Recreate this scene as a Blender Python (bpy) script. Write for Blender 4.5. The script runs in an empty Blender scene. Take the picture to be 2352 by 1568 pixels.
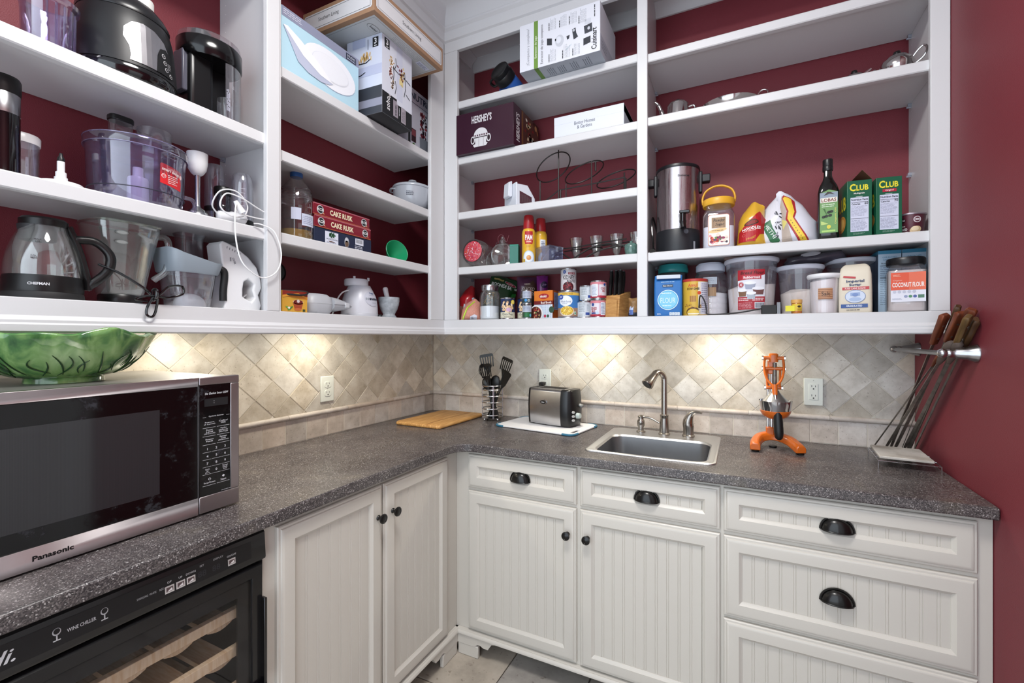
import bpy, bmesh, math, random
from math import pi, sin, cos, sqrt, atan2, radians as R
from mathutils import Vector, Matrix
from mathutils.geometry import tessellate_polygon

random.seed(7)
S = bpy.context.scene
C = S.collection

# ------------------------------------------------------------------ camera, light, exposure
cam = bpy.data.cameras.new('camera')
cam.sensor_fit = 'HORIZONTAL'; cam.sensor_width = 36.0
cam.lens = 36.0 * 1010.18 / 2352
cam.shift_x = (1176 - 1230.494) / 2352
cam.shift_y = (772.267 - 784) / 2352
cam.clip_start = 0.02
camo = bpy.data.objects.new('camera', cam); C.objects.link(camo)
camo.location = (1.7167, -2.1916, 1.3648)
camo.rotation_euler = (pi / 2, 0, 0.435)
S.camera = camo

world = bpy.data.worlds.new('world'); S.world = world; world.use_nodes = True
world.node_tree.nodes['Background'].inputs[0].default_value = (0.80, 0.90, 1.0, 1)
world.node_tree.nodes['Background'].inputs[1].default_value = 2.3

def area_light(name, loc, rot, sx, sy, power, col, shape='RECTANGLE', spread=pi):
    l = bpy.data.lights.new(name, 'AREA'); l.shape = shape; l.size = sx; l.size_y = sy
    l.energy = power; l.color = col; l.spread = spread
    o = bpy.data.objects.new(name, l); C.objects.link(o); o.location = loc; o.rotation_euler = rot
    return o
area_light('added_fill_light', (1.38, -1.75, 3.0), (0, 0, 0), 0.62, 0.62, 30, (1.0, 0.98, 0.95), 'DISK')  # added overhead fill, source out of view

S.view_settings.view_transform = 'Standard'; S.view_settings.look = 'None'
S.view_settings.gamma = 1.0; S.view_settings.use_curve_mapping = False
S.view_settings.exposure = 0.32
S.cycles.max_bounces = 8; S.cycles.diffuse_bounces = 3; S.cycles.glossy_bounces = 3; S.cycles.transmission_bounces = 3; S.cycles.transparent_max_bounces = 14

# ------------------------------------------------------------------ materials
def lin(h):
    if isinstance(h, str):
        h = h.lstrip('#'); c = [int(h[i:i + 2], 16) / 255 for i in (0, 2, 4)]
    else: c = list(h)
    return [x / 12.92 if x <= .04045 else ((x + .055) / 1.055) ** 2.4 for x in c]
_M = {}
def base_mat(name):
    m = bpy.data.materials.new(name); m.use_nodes = True
    nt = m.node_tree; return m, nt, nt.nodes, nt.links, nt.nodes['Principled BSDF']
def M(h, rough=.5, metal=0., bump=0., bscale=200., var=0., vscale=8., spec=.5, coat=0., aniso=None):
    """plain procedural material: colour, slight noise in colour and relief"""
    key = (h, rough, metal, bump, bscale, var, vscale, spec, coat, aniso)
    if key in _M: return _M[key]
    m, nt, N, L, p = base_mat('paint_%s_%d' % (str(h).strip('#'), len(_M)))
    c = lin(h) + [1]
    p.inputs['Base Color'].default_value = c
    p.inputs['Roughness'].default_value = rough; p.inputs['Metallic'].default_value = metal
    p.inputs['Specular IOR Level'].default_value = spec; p.inputs['Coat Weight'].default_value = coat
    p.inputs['Coat Roughness'].default_value = .08
    if var or bump or aniso:
        tc = N.new('ShaderNodeTexCoord'); mp = N.new('ShaderNodeMapping'); L.new(tc.outputs['Object'], mp.inputs[0])
        if aniso: mp.inputs['Scale'].default_value = aniso
    if var:
        n = N.new('ShaderNodeTexNoise'); n.inputs['Scale'].default_value = vscale; n.inputs['Detail'].default_value = 5
        L.new(mp.outputs[0], n.inputs[0])
        r = N.new('ShaderNodeMapRange'); r.inputs[1].default_value = .3; r.inputs[2].default_value = .7
        r.inputs[3].default_value = 1 - var; r.inputs[4].default_value = 1 + var * .6
        L.new(n.outputs[0], r.inputs[0])
        mx = N.new('ShaderNodeVectorMath'); mx.operation = 'SCALE'; mx.inputs[0].default_value = c[:3]
        L.new(r.outputs[0], mx.inputs['Scale']); L.new(mx.outputs[0], p.inputs['Base Color'])
    if bump:
        n2 = N.new('ShaderNodeTexNoise'); n2.inputs['Scale'].default_value = bscale; n2.inputs['Detail'].default_value = 4
        L.new(mp.outputs[0], n2.inputs[0])
        b = N.new('ShaderNodeBump'); b.inputs['Strength'].default_value = bump; b.inputs['Distance'].default_value = .002
        L.new(n2.outputs[0], b.inputs['Height']); L.new(b.outputs[0], p.inputs['Normal'])
    _M[key] = m; return m
def CLEAR(h='#ffffff', gloss=.16, rough=.04, dens=0., milk='#ffffff'):
    """see-through plastic or glass: tinted transparency with a fresnel gloss and a little body"""
    key = ('clear', h, gloss, rough, dens, milk)
    if key in _M: return _M[key]
    m, nt, N, L, p = base_mat('clear_%s_%d' % (h.strip('#'), len(_M)))
    N.remove(p); out = N['Material Output']
    t = N.new('ShaderNodeBsdfTransparent'); t.inputs[0].default_value = lin(h) + [1]
    g = N.new('ShaderNodeBsdfGlossy'); g.inputs['Roughness'].default_value = rough
    d = N.new('ShaderNodeBsdfDiffuse'); d.inputs[0].default_value = lin(milk) + [1]
    lw = N.new('ShaderNodeLayerWeight'); lw.inputs[0].default_value = .35
    r = N.new('ShaderNodeMapRange'); r.inputs[3].default_value = gloss * .35; r.inputs[4].default_value = min(1, gloss * 3.2)
    L.new(lw.outputs['Facing'], r.inputs[0])
    m1 = N.new('ShaderNodeMixShader'); m1.inputs[0].default_value = dens; L.new(t.outputs[0], m1.inputs[1]); L.new(d.outputs[0], m1.inputs[2])
    m2 = N.new('ShaderNodeMixShader'); L.new(r.outputs[0], m2.inputs[0]); L.new(m1.outputs[0], m2.inputs[1]); L.new(g.outputs[0], m2.inputs[2])
    L.new(m2.outputs[0], out.inputs[0]); _M[key] = m; return m
def ramp(N, stops):
    r = N.new('ShaderNodeValToRGB'); e = r.color_ramp.elements
    while len(e) < len(stops): e.new(.5)
    for i, (pos, col) in enumerate(stops): e[i].position = pos; e[i].color = (col if len(col) == 4 else list(col) + [1])
    return r
def m_counter():
    m, nt, N, L, p = base_mat('speckled_solid_surface')
    tc = N.new('ShaderNodeTexCoord')
    v = N.new('ShaderNodeTexVoronoi'); v.inputs['Scale'].default_value = 480; L.new(tc.outputs['Object'], v.inputs[0])
    sp = N.new('ShaderNodeSeparateColor'); L.new(v.outputs['Color'], sp.inputs[0])
    r = ramp(N, [(0, lin('#252022')), (.3, lin('#463f40')), (.62, lin('#645d5b')), (.84, lin('#7f7876')), (.955, lin('#bcb7b5'))])
    r.color_ramp.interpolation = 'CONSTANT'; L.new(sp.outputs[0], r.inputs[0])
    n = N.new('ShaderNodeTexNoise'); n.inputs['Scale'].default_value = 9; n.inputs['Detail'].default_value = 6; L.new(tc.outputs['Object'], n.inputs[0])
    r2 = ramp(N, [(.35, lin('#3a3638')), (.62, lin('#6a6663')), (.78, lin('#837a64'))])
    L.new(n.outputs[0], r2.inputs[0])
    mx = N.new('ShaderNodeMix'); mx.data_type = 'RGBA'; mx.inputs[0].default_value = .28
    L.new(r.outputs[0], mx.inputs[6]); L.new(r2.outputs[0], mx.inputs[7]); L.new(mx.outputs[2], p.inputs['Base Color'])
    n3 = N.new('ShaderNodeTexNoise'); n3.inputs['Scale'].default_value = 5; n3.inputs['Detail'].default_value = 4; L.new(tc.outputs['Object'], n3.inputs[0])
    rr = N.new('ShaderNodeMapRange'); rr.inputs[1].default_value = .3; rr.inputs[2].default_value = .7; rr.inputs[3].default_value = .22; rr.inputs[4].default_value = .42
    L.new(n3.outputs[0], rr.inputs[0]); L.new(rr.outputs[0], p.inputs['Roughness'])
    return m
def m_stone(name, a, b, c_, pit=1.0, scale=14., rough=.55):
    m, nt, N, L, p = base_mat(name)
    tc = N.new('ShaderNodeTexCoord'); oi = N.new('ShaderNodeObjectInfo')
    ml = N.new('ShaderNodeMath'); ml.operation = 'MULTIPLY'; ml.inputs[1].default_value = 37.; L.new(oi.outputs['Random'], ml.inputs[0])
    ad = N.new('ShaderNodeVectorMath'); L.new(tc.outputs['Object'], ad.inputs[0]); L.new(ml.outputs[0], ad.inputs[1])
    n = N.new('ShaderNodeTexNoise'); n.inputs['Scale'].default_value = scale; n.inputs['Detail'].default_value = 9; n.inputs['Roughness'].default_value = .62
    L.new(ad.outputs[0], n.inputs[0])
    r = ramp(N, [(.28, lin(a)), (.5, lin(b)), (.72, lin(c_))]); L.new(n.outputs[0], r.inputs[0])
    h = N.new('ShaderNodeHueSaturation'); L.new(r.outputs[0], h.inputs['Color'])
    mr = N.new('ShaderNodeMapRange'); mr.inputs[3].default_value = .80; mr.inputs[4].default_value = 1.10; L.new(oi.outputs['Random'], mr.inputs[0]); L.new(mr.outputs[0], h.inputs['Value'])
    wn = N.new('ShaderNodeTexWhiteNoise'); wn.noise_dimensions = '1D'; L.new(ml.outputs[0], wn.inputs['W'])
    mr2 = N.new('ShaderNodeMapRange'); mr2.inputs[3].default_value = .6; mr2.inputs[4].default_value = 1.35; L.new(wn.outputs[0], mr2.inputs[0]); L.new(mr2.outputs[0], h.inputs['Saturation'])
    # small dark pits where the noise bottoms out
    n2 = N.new('ShaderNodeTexNoise'); n2.inputs['Scale'].default_value = scale * 11; n2.inputs['Detail'].default_value = 4; L.new(ad.outputs[0], n2.inputs[0])
    r2 = ramp(N, [(.30, (.35, .3, .26)), (.36, (1, 1, 1))]); L.new(n2.outputs[0], r2.inputs[0])
    mx = N.new('ShaderNodeMix'); mx.data_type = 'RGBA'; mx.blend_type = 'MULTIPLY'; mx.inputs[0].default_value = .5 * pit
    L.new(h.outputs[0], mx.inputs[6]); L.new(r2.outputs[0], mx.inputs[7]); L.new(mx.outputs[2], p.inputs['Base Color'])
    b_ = N.new('ShaderNodeBump'); b_.inputs['Strength'].default_value = .5; b_.inputs['Distance'].default_value = .003
    n3 = N.new('ShaderNodeTexNoise'); n3.inputs['Scale'].default_value = scale * 2.5; n3.inputs['Detail'].default_value = 8; L.new(ad.outputs[0], n3.inputs[0])
    L.new(n3.outputs[0], b_.inputs['Height']); L.new(b_.outputs[0], p.inputs['Normal'])
    p.inputs['Roughness'].default_value = rough
    return m
def m_wood(name, a, b, scale=(3, 30, 30), rough=.5, bands=6.):
    m, nt, N, L, p = base_mat(name)
    tc = N.new('ShaderNodeTexCoord'); mp = N.new('ShaderNodeMapping'); mp.inputs['Scale'].default_value = scale; L.new(tc.outputs['Object'], mp.inputs[0])
    n = N.new('ShaderNodeTexNoise'); n.inputs['Scale'].default_value = bands; n.inputs['Detail'].default_value = 6; L.new(mp.outputs[0], n.inputs[0])
    r = ramp(N, [(.3, lin(a)), (.7, lin(b))]); L.new(n.outputs[0], r.inputs[0]); L.new(r.outputs[0], p.inputs['Base Color'])
    p.inputs['Roughness'].default_value = rough; return m
def m_steel(name, h, rough=.28, stretch=(1, 1, 60), var=.25):
    m, nt, N, L, p = base_mat(name)
    tc = N.new('ShaderNodeTexCoord'); mp = N.new('ShaderNodeMapping'); mp.inputs['Scale'].default_value = stretch; L.new(tc.outputs['Object'], mp.inputs[0])
    n = N.new('ShaderNodeTexNoise'); n.inputs['Scale'].default_value = 12; n.inputs['Detail'].default_value = 5; L.new(mp.outputs[0], n.inputs[0])
    mr = N.new('ShaderNodeMapRange'); mr.inputs[1].default_value = .3; mr.inputs[2].default_value = .7
    mr.inputs[3].default_value = rough * (1 - var); mr.inputs[4].default_value = rough * (1 + var * 1.6)
    L.new(n.outputs[0], mr.inputs[0]); L.new(mr.outputs[0], p.inputs['Roughness'])
    p.inputs['Base Color'].default_value = lin(h) + [1]; p.inputs['Metallic'].default_value = 1; return m

WHITE = M('#d5d5d7', .38, bump=.05, bscale=60)             # painted cabinet, satin
CREAM = M('#cbc6bd', .36, bump=.05, bscale=60)
RED = M('#7b2c36', .55, bump=.35, bscale=420, var=.05, vscale=3)
CEIL = M('#d9dadc', .7)
BLACK = M('#0d0d0e', .35)
BLKGLOSS = M('#08080a', .12, coat=.6)
BLKMATT = M('#1b1b1c', .6)
BRONZE = M('#141312', .32, metal=.4, coat=.3)
STEEL = M('#b4b4b7', .25, metal=1., var=.06, vscale=30)
STEELH = m_steel('brushed_steel_lengthwise', '#b4b2b2', .3, (60, 1, 1))
NICKEL = M('#a39d96', .24, metal=1., var=.04, vscale=20)
CHROME = M('#d6d6d8', .08, metal=1.)
DKSTEEL = M('#8d8982', .42, metal=.8, var=.45, vscale=30)
COUNTER = m_counter()
TRAV = m_stone('travertine', '#b3aa9c', '#cec6ba', '#e0dbd1')
TRAVP = m_stone('travertine_pinkish', '#b0a69c', '#cabfb6', '#dad2ca')
FLOORT = m_stone('floor_stone', '#8d857b', '#b2a99d', '#c8c0b5', scale=5, rough=.4)
GROUT = M('#d3ccc0', .85, bump=.3, bscale=300)
DGROUT = M('#6d655e', .9)
WPLASTIC = M('#e8e8ea', .3)
GLASS = CLEAR('#fbfdfc', .24, dens=.03, milk='#f2f6f6')
PURPLEC = CLEAR('#ebe8f7', .22, dens=.035, milk='#c4c4ee')
CLEARP = CLEAR('#f8f8fb', .19, dens=.05, milk='#eeeef6')

# ------------------------------------------------------------------ mesh helpers
class G:
    """collects geometry in lists; build() links ONE mesh object"""
    def __init__(s): s.v = []; s.f = []; s.mi = []; s.mats = []; s.T = None; s.cur = 0
    def mat(s, m):
        if m not in s.mats: s.mats.append(m)
        s.cur = s.mats.index(m); return s
    def add(s, vs, fs):
        b = len(s.v)
        for p in vs:
            p = Vector(p)
            if s.T is not None: p = s.T @ p
            s.v.append(p)
        for f in fs: s.f.append([i + b for i in f]); s.mi.append(s.cur)
        return s
    def box(s, x0, y0, z0, x1, y1, z1):
        vs = [(x0, y0, z0), (x1, y0, z0), (x1, y1, z0), (x0, y1, z0), (x0, y0, z1), (x1, y0, z1), (x1, y1, z1), (x0, y1, z1)]
        return s.add(vs, [(0, 3, 2, 1), (4, 5, 6, 7), (0, 1, 5, 4), (1, 2, 6, 5), (2, 3, 7, 6), (3, 0, 4, 7)])
    def loft(s, rings, closed=True, cap0=True, cap1=True):
        n = len(rings[0]); vs = [p for r in rings for p in r]; fs = []
        for i in range(len(rings) - 1):
            for j in range(n if closed else n - 1):
                k = (j + 1) % n
                fs.append((i * n + j, i * n + k, (i + 1) * n + k, (i + 1) * n + j))
        if cap0: fs.append(tuple(reversed(range(n))))
        if cap1: fs.append(tuple((len(rings) - 1) * n + j for j in range(n)))
        return s.add(vs, fs)
    def lathe(s, prof, n=28, c=(0, 0, 0), cap0=True, cap1=True, a0=0., a1=None, sx=1., sy=1.):
        full = a1 is None
        rings = []
        for r, z in prof:
            if full: rings.append([(c[0] + sx * r * cos(2 * pi * j / n), c[1] + sy * r * sin(2 * pi * j / n), c[2] + z) for j in range(n)])
            else: rings.append([(c[0] + sx * r * cos(a0 + (a1 - a0) * j / (n - 1)), c[1] + sy * r * sin(a0 + (a1 - a0) * j / (n - 1)), c[2] + z) for j in range(n)])
        return s.loft(rings, full, cap0 and full, cap1 and full)
    def tube(s, pts, r, n=8, closed=False, flat=1.):
        pts = [Vector(p) for p in pts]; m = len(pts); rs = r if isinstance(r, (list, tuple)) else [r] * m
        tan = []
        for i in range(m):
            a = pts[(i - 1) % m] if closed or i > 0 else pts[0]; b = pts[(i + 1) % m] if closed or i < m - 1 else pts[-1]
            t = (b - a); tan.append(t.normalized() if t.length > 1e-9 else Vector((0, 0, 1)))
        up = Vector((0, 0, 1)) if abs(tan[0].z) < .9 else Vector((1, 0, 0))
        nrm = (up - tan[0] * up.dot(tan[0])).normalized(); rings = []
        for i in range(m):
            if i:
                nrm = nrm - tan[i] * nrm.dot(tan[i])
                nrm = nrm.normalized() if nrm.length > 1e-6 else Vector((1, 0, 0))
            bi = tan[i].cross(nrm)
            rings.append([pts[i] + (nrm * cos(2 * pi * j / n) * flat + bi * sin(2 * pi * j / n)) * rs[i] for j in range(n)])
        if closed: rings.append(rings[0]); return s.loft(rings, True, False, False)
        return s.loft(rings)
    def prism(s, poly, a, b, axis='z'):
        """extrude a 2-D polygon between a and b along an axis; the polygon's axes are the other two in order"""
        def P(p, h): return (p[0], p[1], h) if axis == 'z' else ((p[0], h, p[1]) if axis == 'y' else (h, p[0], p[1]))
        return s.loft([[P(p, a) for p in poly], [P(p, b) for p in poly]])
    def ball(s, c, r, n=14, m=8, sx=1., sy=1., sz=1.):
        prof = [(max(1e-4, r * sin(pi * i / m)), -r * sz * cos(pi * i / m)) for i in range(m + 1)]
        return s.lathe(prof, n, c, sx=sx, sy=sy)
    def build(s, name, mat=None, parent=None, bevel=0., smooth=None, seg=2, sub=0, fix=True):
        me = bpy.data.meshes.new(name)
        me.from_pydata([tuple(p) for p in s.v], [], s.f)
        for m in (s.mats or ([mat] if mat else [])): me.materials.append(m)
        if s.mats: me.polygons.foreach_set('material_index', s.mi)
        if fix:
            bm = bmesh.new(); bm.from_mesh(me); bmesh.ops.recalc_face_normals(bm, faces=bm.faces); bm.to_mesh(me); bm.free()
        return link(name, me, parent, bevel, smooth, seg, sub)
def link(name, me, parent=None, bevel=0., smooth=None, seg=2, sub=0):
    o = bpy.data.objects.new(name, me); C.objects.link(o)
    if parent is not None: o.parent = parent
    if bevel:
        b = o.modifiers.new('edge', 'BEVEL'); b.width = bevel; b.segments = seg; b.limit_method = 'ANGLE'; b.angle_limit = R(40); b.harden_normals = False
    if sub:
        q = o.modifiers.new('smooth', 'SUBSURF'); q.levels = sub; q.render_levels = sub
    if smooth is None: smooth = 40
    if smooth:
        me.polygons.foreach_set('use_smooth', [True] * len(me.polygons))
        try: me.set_sharp_from_angle(angle=R(smooth))
        except Exception: pass
    me.update(); return o
def thing(name, label, cat, loc=(0, 0, 0), rotz=0., group=None, rot=None):
    o = bpy.data.objects.new(name, None); C.objects.link(o); o.empty_display_size = .05
    o.location = loc; o.rotation_euler = rot if rot else (0, 0, rotz)
    return tag(o, label, cat, group)
def attach(o, t):
    """make a piece modelled in room axes a part of its thing"""
    q = t.rotation_quaternion if t.rotation_mode == 'QUATERNION' else t.rotation_euler.to_quaternion()
    o.parent = t; o.matrix_parent_inverse = Matrix.LocRotScale(t.location, q, None).inverted(); return o
def tag(o, label, cat=None, group=None):
    o['label'] = label
    if cat: o['category'] = cat
    if group: o['group'] = group
    return o
def struct(o): o['kind'] = 'structure'; return o
def rrect(w, h, r, n=4, cx=0., cy=0.):
    pts = []
    for qx, qy, a in ((1, 1, 0), (-1, 1, 90), (-1, -1, 180), (1, -1, 270)):
        for i in range(n + 1):
            t = R(a + 90 * i / n); pts.append((cx + qx * (w / 2 - r) + r * cos(t), cy + qy * (h / 2 - r) + r * sin(t)))
    return pts
def ring(poly, z): return [(p[0], p[1], z) for p in poly]
def spline(pts, n=8, closed=False):
    """Catmull-Rom through the points"""
    P = [Vector(p) for p in pts]; out = []; m = len(P)
    for i in range(m if closed else m - 1):
        p1, p2 = P[i], P[(i + 1) % m]
        p0 = P[(i - 1) % m] if closed or i > 0 else p1 * 2 - p2
        p3 = P[(i + 2) % m] if closed or i < m - 2 else p2 * 2 - p1
        for j in range(n):
            t = j / n
            out.append(.5 * ((2 * p1) + (-p0 + p2) * t + (2 * p0 - 5 * p1 + 4 * p2 - p3) * t * t + (-p0 + 3 * p1 - 3 * p2 + p3) * t ** 3))
    if not closed: out.append(P[-1])
    return out

# ---- flat print on a surface: shapes and lettering in (u, v) metres laid on a face
_TX = {}
def text2d(s, bold=0., shear=0.):
    k = (s, bold, shear)
    if k not in _TX:
        cu = bpy.data.curves.new('lettering', 'FONT'); cu.body = s; cu.size = 1; cu.resolution_u = 2; cu.offset = bold; cu.shear = shear
        ob = bpy.data.objects.new('lettering', cu); me = bpy.data.meshes.new_from_object(ob)
        vs = [(v.co.x, v.co.y) for v in me.vertices]; fs = [tuple(p.vertices) for p in me.polygons]
        bpy.data.objects.remove(ob); bpy.data.curves.remove(cu); bpy.data.meshes.remove(me)
        if vs:
            x0 = min(v[0] for v in vs); x1 = max(v[0] for v in vs); y0 = min(v[1] for v in vs); y1 = max(v[1] for v in vs)
        else: x0 = y0 = 0; x1 = y1 = 1
        _TX[k] = (vs, fs, x0, x1, y0, y1)
    return _TX[k]
def clip(poly, a, b, c):   # keep a*x+b*y<=c
    out = []
    for i in range(len(poly)):
        p, q = poly[i - 1], poly[i]; dp = a * p[0] + b * p[1] - c; dq = a * q[0] + b * q[1] - c
        if (dp <= 0) != (dq <= 0):
            t = dp / (dp - dq); out.append((p[0] + t * (q[0] - p[0]), p[1] + t * (q[1] - p[1])))
        if dq <= 0: out.append(q)
    return out
class Print:
    def __init__(s, f, eps=.0004, step=None, stepv=None): s.f = f; s.eps = eps; s.step = step; s.stepv = stepv; s.g = G(); s.layer = 0
    def poly(s, pts, col, layer=1, mat=None):
        s.g.mat(mat or M(col, .45))
        ps = [pts]
        if s.step:
            u0 = min(p[0] for p in pts); u1 = max(p[0] for p in pts); n = int((u1 - u0) / s.step) + 1
            v0 = min(p[1] for p in pts); v1 = max(p[1] for p in pts); m = int((v1 - v0) / s.stepv) + 1 if s.stepv else 1
            if n > 1 or m > 1:
                tri = [[pts[i] for i in t] for t in tessellate_polygon([[Vector((p[0], p[1], 0)) for p in pts]])] if len(pts) > 4 else [pts]
                ps = []
                for i in range(n):
                    a = u0 + (u1 - u0) * i / n; b = u0 + (u1 - u0) * (i + 1) / n
                    for T in tri:
                        q = clip(clip(T, -1, 0, -a), 1, 0, b)
                        if len(q) < 3: continue
                        if m == 1: ps.append(q); continue
                        for j in range(m):
                            c = v0 + (v1 - v0) * j / m; d = v0 + (v1 - v0) * (j + 1) / m
                            w = clip(clip(q, 0, -1, -c), 0, 1, d)
                            if len(w) > 2: ps.append(w)
        for q in ps: s.g.add([s.f(u, v, s.eps * layer) for u, v in q], [tuple(range(len(q)))])
        return s
    def rect(s, u0, v0, u1, v1, col, layer=1, mat=None): return s.poly([(u0, v0), (u1, v0), (u1, v1), (u0, v1)], col, layer, mat)
    def ell(s, cu, cv, ru, rv=None, col='#ffffff', layer=1, n=22, rot=0.):
        rv = rv or ru
        return s.poly([(cu + ru * cos(2 * pi * i / n) * cos(rot) - rv * sin(2 * pi * i / n) * sin(rot), cv + ru * cos(2 * pi * i / n) * sin(rot) + rv * sin(2 * pi * i / n) * cos(rot)) for i in range(n)], col, layer)
    def text(s, t, cu, cv, h, col, layer=2, w=None, rot=0., bold=.012, shear=0., mat=None, arc=0.):
        vs, fs, x0, x1, y0, y1 = text2d(t, bold, shear)
        ky = h / (y1 - y0); kx = (w / (x1 - x0)) if w else ky; cr, sr = cos(rot), sin(rot)
        s.g.mat(mat or M(col, .45)); P = []
        for x, y in vs:
            a = (x - (x0 + x1) / 2) * kx; b = (y - (y0 + y1) / 2) * ky + arc * (1 - (2 * (x - x0) / (x1 - x0) - 1) ** 2)
            P.append((cu + a * cr - b * sr, cv + a * sr + b * cr))
        s.g.add([s.f(u, v, s.eps * layer) for u, v in P], fs); return s
    def rows(s, u0, v0, u1, v1, n, col, layer=2, fill=.45, vert=False):
        """small print: rows of dashes"""
        rnd = random.Random(int(abs(u0 * 9e4) + abs(v0 * 7e4)) + n)
        for i in range(n):
            if not vert:
                h = (v1 - v0) / n; b = v1 - (i + 1) * h + h * (1 - fill) / 2; x = u0; e = u0 + (u1 - u0) * rnd.uniform(.75, 1)
                while x < e - .001:
                    l = min(e - x, rnd.uniform(.08, .3) * (u1 - u0)); s.rect(x, b, x + l, b + h * fill, col, layer); x += l + (u1 - u0) * .035
            else:
                h = (u1 - u0) / n; b = u0 + i * h + h * (1 - fill) / 2; x = v0; e = v0 + (v1 - v0) * rnd.uniform(.75, 1)
                while x < e - .001:
                    l = min(e - x, rnd.uniform(.08, .3) * (v1 - v0)); s.rect(b, x, b + h * fill, x + l, col, layer); x += l + (v1 - v0) * .035
        return s
    def frame(s, u0, v0, u1, v1, t, col, layer=1):
        return s.rect(u0, v0, u1, v0 + t, col, layer).rect(u0, v1 - t, u1, v1, col, layer).rect(u0, v0 + t, u0 + t, v1 - t, col, layer).rect(u1 - t, v0 + t, u1, v1 - t, col, layer)
    def build(s, name, parent): return s.g.build(name, None, parent, smooth=0, fix=False)
def face(o, U, V):
    """planar frame: origin, unit u and v; offset along the normal U x V"""
    o, U, V = Vector(o), Vector(U), Vector(V); N = U.cross(V)
    return lambda u, v, e: o + U * u + V * v + N * e
def front(w, d): return face((-w / 2, -d / 2, 0), (1, 0, 0), (0, 0, 1))
def rside(w, d): return face((w / 2, -d / 2, 0), (0, 1, 0), (0, 0, 1))
def lside(w, d): return face((-w / 2, d / 2, 0), (0, -1, 0), (0, 0, 1))
def round_face(r, a0=-pi / 2):
    """cylinder about local z; u runs counter-clockwise from angle a0; r may be a function of v"""
    rf = r if callable(r) else (lambda v: r)
    return lambda u, v, e: Vector(((rf(v) + e) * cos(a0 + u / rf(v)), (rf(v) + e) * sin(a0 + u / rf(v)), v))
def copy_tree(o, parent=None):
    c = o.copy(); C.objects.link(c); c.parent = parent
    for ch in list(o.children): copy_tree(ch, c)
    return c

# ------------------------------------------------------------------ room shell
W, D, ZC, TC = 2.338, .6335, .914, .0344
UD, UB, UT = .328, 1.3725, 2.823          # shelving depth, bottom edge, top of the openings
YF = -3.3                                  # open end of the pantry, behind the camera
CEILZ = 3.05
wall_back = struct(G().box(-.1, 0, 0, W + .1, .1, CEILZ).build('wall_back', RED, smooth=0))
wall_left = struct(G().box(-.1, YF, 0, 0, 0, CEILZ).build('wall_left', RED, smooth=0))
wall_right = struct(G().box(W, YF, 0, W + .1, 0, CEILZ).build('wall_right', RED, smooth=0))
ceiling = struct(G().box(-.1, YF, CEILZ, W + .1, .1, CEILZ + .08).build('ceiling', CEIL, smooth=0))
floor = struct(G().box(-.1, YF, -.08, W + .1, .1, -.008).build('floor', DGROUT, smooth=0))
# floor tiles
ts = .33
g = G(); g.box(.002, .002, -.008, ts - .002, ts - .002, 0.0); ft = g.build('tile', FLOORT, floor, bevel=.003); first = True
for i in range(5):
    for j in range(10):
        x = .66 + .185 + (i - 1) * ts; y = -.62 - j * ts + .16
        if x + ts > W: continue
        if first: o = ft; first = False
        else: o = ft.copy(); C.objects.link(o)
        o.location = (x, y, 0); o.parent = floor

# white panelled door in the side wall, beside the camera
dY0, dY1 = -1.98, -1.17
g = G(); g.box(W - .012, dY0, 0, W + .002, dY1, 2.05); door_1 = struct(g.build('door_1', WHITE, smooth=0))
for a, b, c, d in ((dY0 + .11, .22, dY1 - .11, .92), (dY0 + .11, 1.05, dY1 - .11, 1.93)):
    g = G(); rr_ = [[(W - .012 - e, a + i, b + i), (W - .012 - e, c - i, b + i), (W - .012 - e, c - i, d - i), (W - .012 - e, a + i, d - i)] for i, e in ((0, .0), (.012, .006), (.03, .001), (.05, .008))]; g.loft(rr_, True, False, True); g.build('door_panel', WHITE, door_1, smooth=20)
g = G()
for y0, y1, z0, z1 in ((dY0 - .08, dY0, 0, 2.13), (dY1, dY1 + .08, 0, 2.13), (dY0, dY1, 2.05, 2.13)): g.box(W - .022, y0, z0, W - .0005, y1, z1)
g.build('door_casing', WHITE, door_1, bevel=.004)
g = G(); g.T = Matrix.Translation((W - .012, dY0 + .07, .95)) @ Matrix.Rotation(-pi / 2, 4, 'Y'); g.lathe([(.028, 0), (.028, .006), (.010, .012), (.010, .03), (.026, .045), (.026, .06), (.001, .068)], 22); g.build('door_knob', BRONZE, door_1)

# travertine backsplash: diamonds, half-round rail, row of squares
def tile_piece(poly, to3, mat, parent, proud, name='tile', inset=.0010, ch=.0016):
    cx = sum(p[0] for p in poly) / len(poly); cy = sum(p[1] for p in poly) / len(poly)
    A = 0
    for i in range(len(poly)): A += poly[i - 1][0] * poly[i][1] - poly[i][0] * poly[i - 1][1]
    if abs(A) / 2 < 6e-5: return
    if A < 0: poly = poly[::-1]
    def ins(pl, d):
        out = []
        for i in range(len(pl)):
            p0, p1, p2 = Vector(pl[i - 1]), Vector(pl[i]), Vector(pl[(i + 1) % len(pl)])
            e1 = (p1 - p0).normalized(); e2 = (p2 - p1).normalized(); n1 = Vector((-e1.y, e1.x)); n2 = Vector((-e2.y, e2.x))
            b = n1 + n2; b = b / max(.25, b.dot(n1)); out.append(p1 + b * d)
        return out
    p0 = ins(poly, inset); p1 = ins(poly, inset + ch)
    g = G(); g.loft([[to3(p[0] - cx, p[1] - cy, 0) for p in p0], [to3(p[0] - cx, p[1] - cy, proud * .55) for p in p0], [to3(p[0] - cx, p[1] - cy, proud) for p in p1]], cap0=False)
    o = g.build(name, mat, parent, smooth=35); o.location = to3(cx, cy, 0); return o
def clean(poly):
    out = []
    for p in poly:
        if not out or (abs(p[0] - out[-1][0]) + abs(p[1] - out[-1][1])) > .003: out.append(p)
    if len(out) > 1 and abs(out[0][0] - out[-1][0]) + abs(out[0][1] - out[-1][1]) <= .003: out.pop()
    return out
RT = 1.0328
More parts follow.
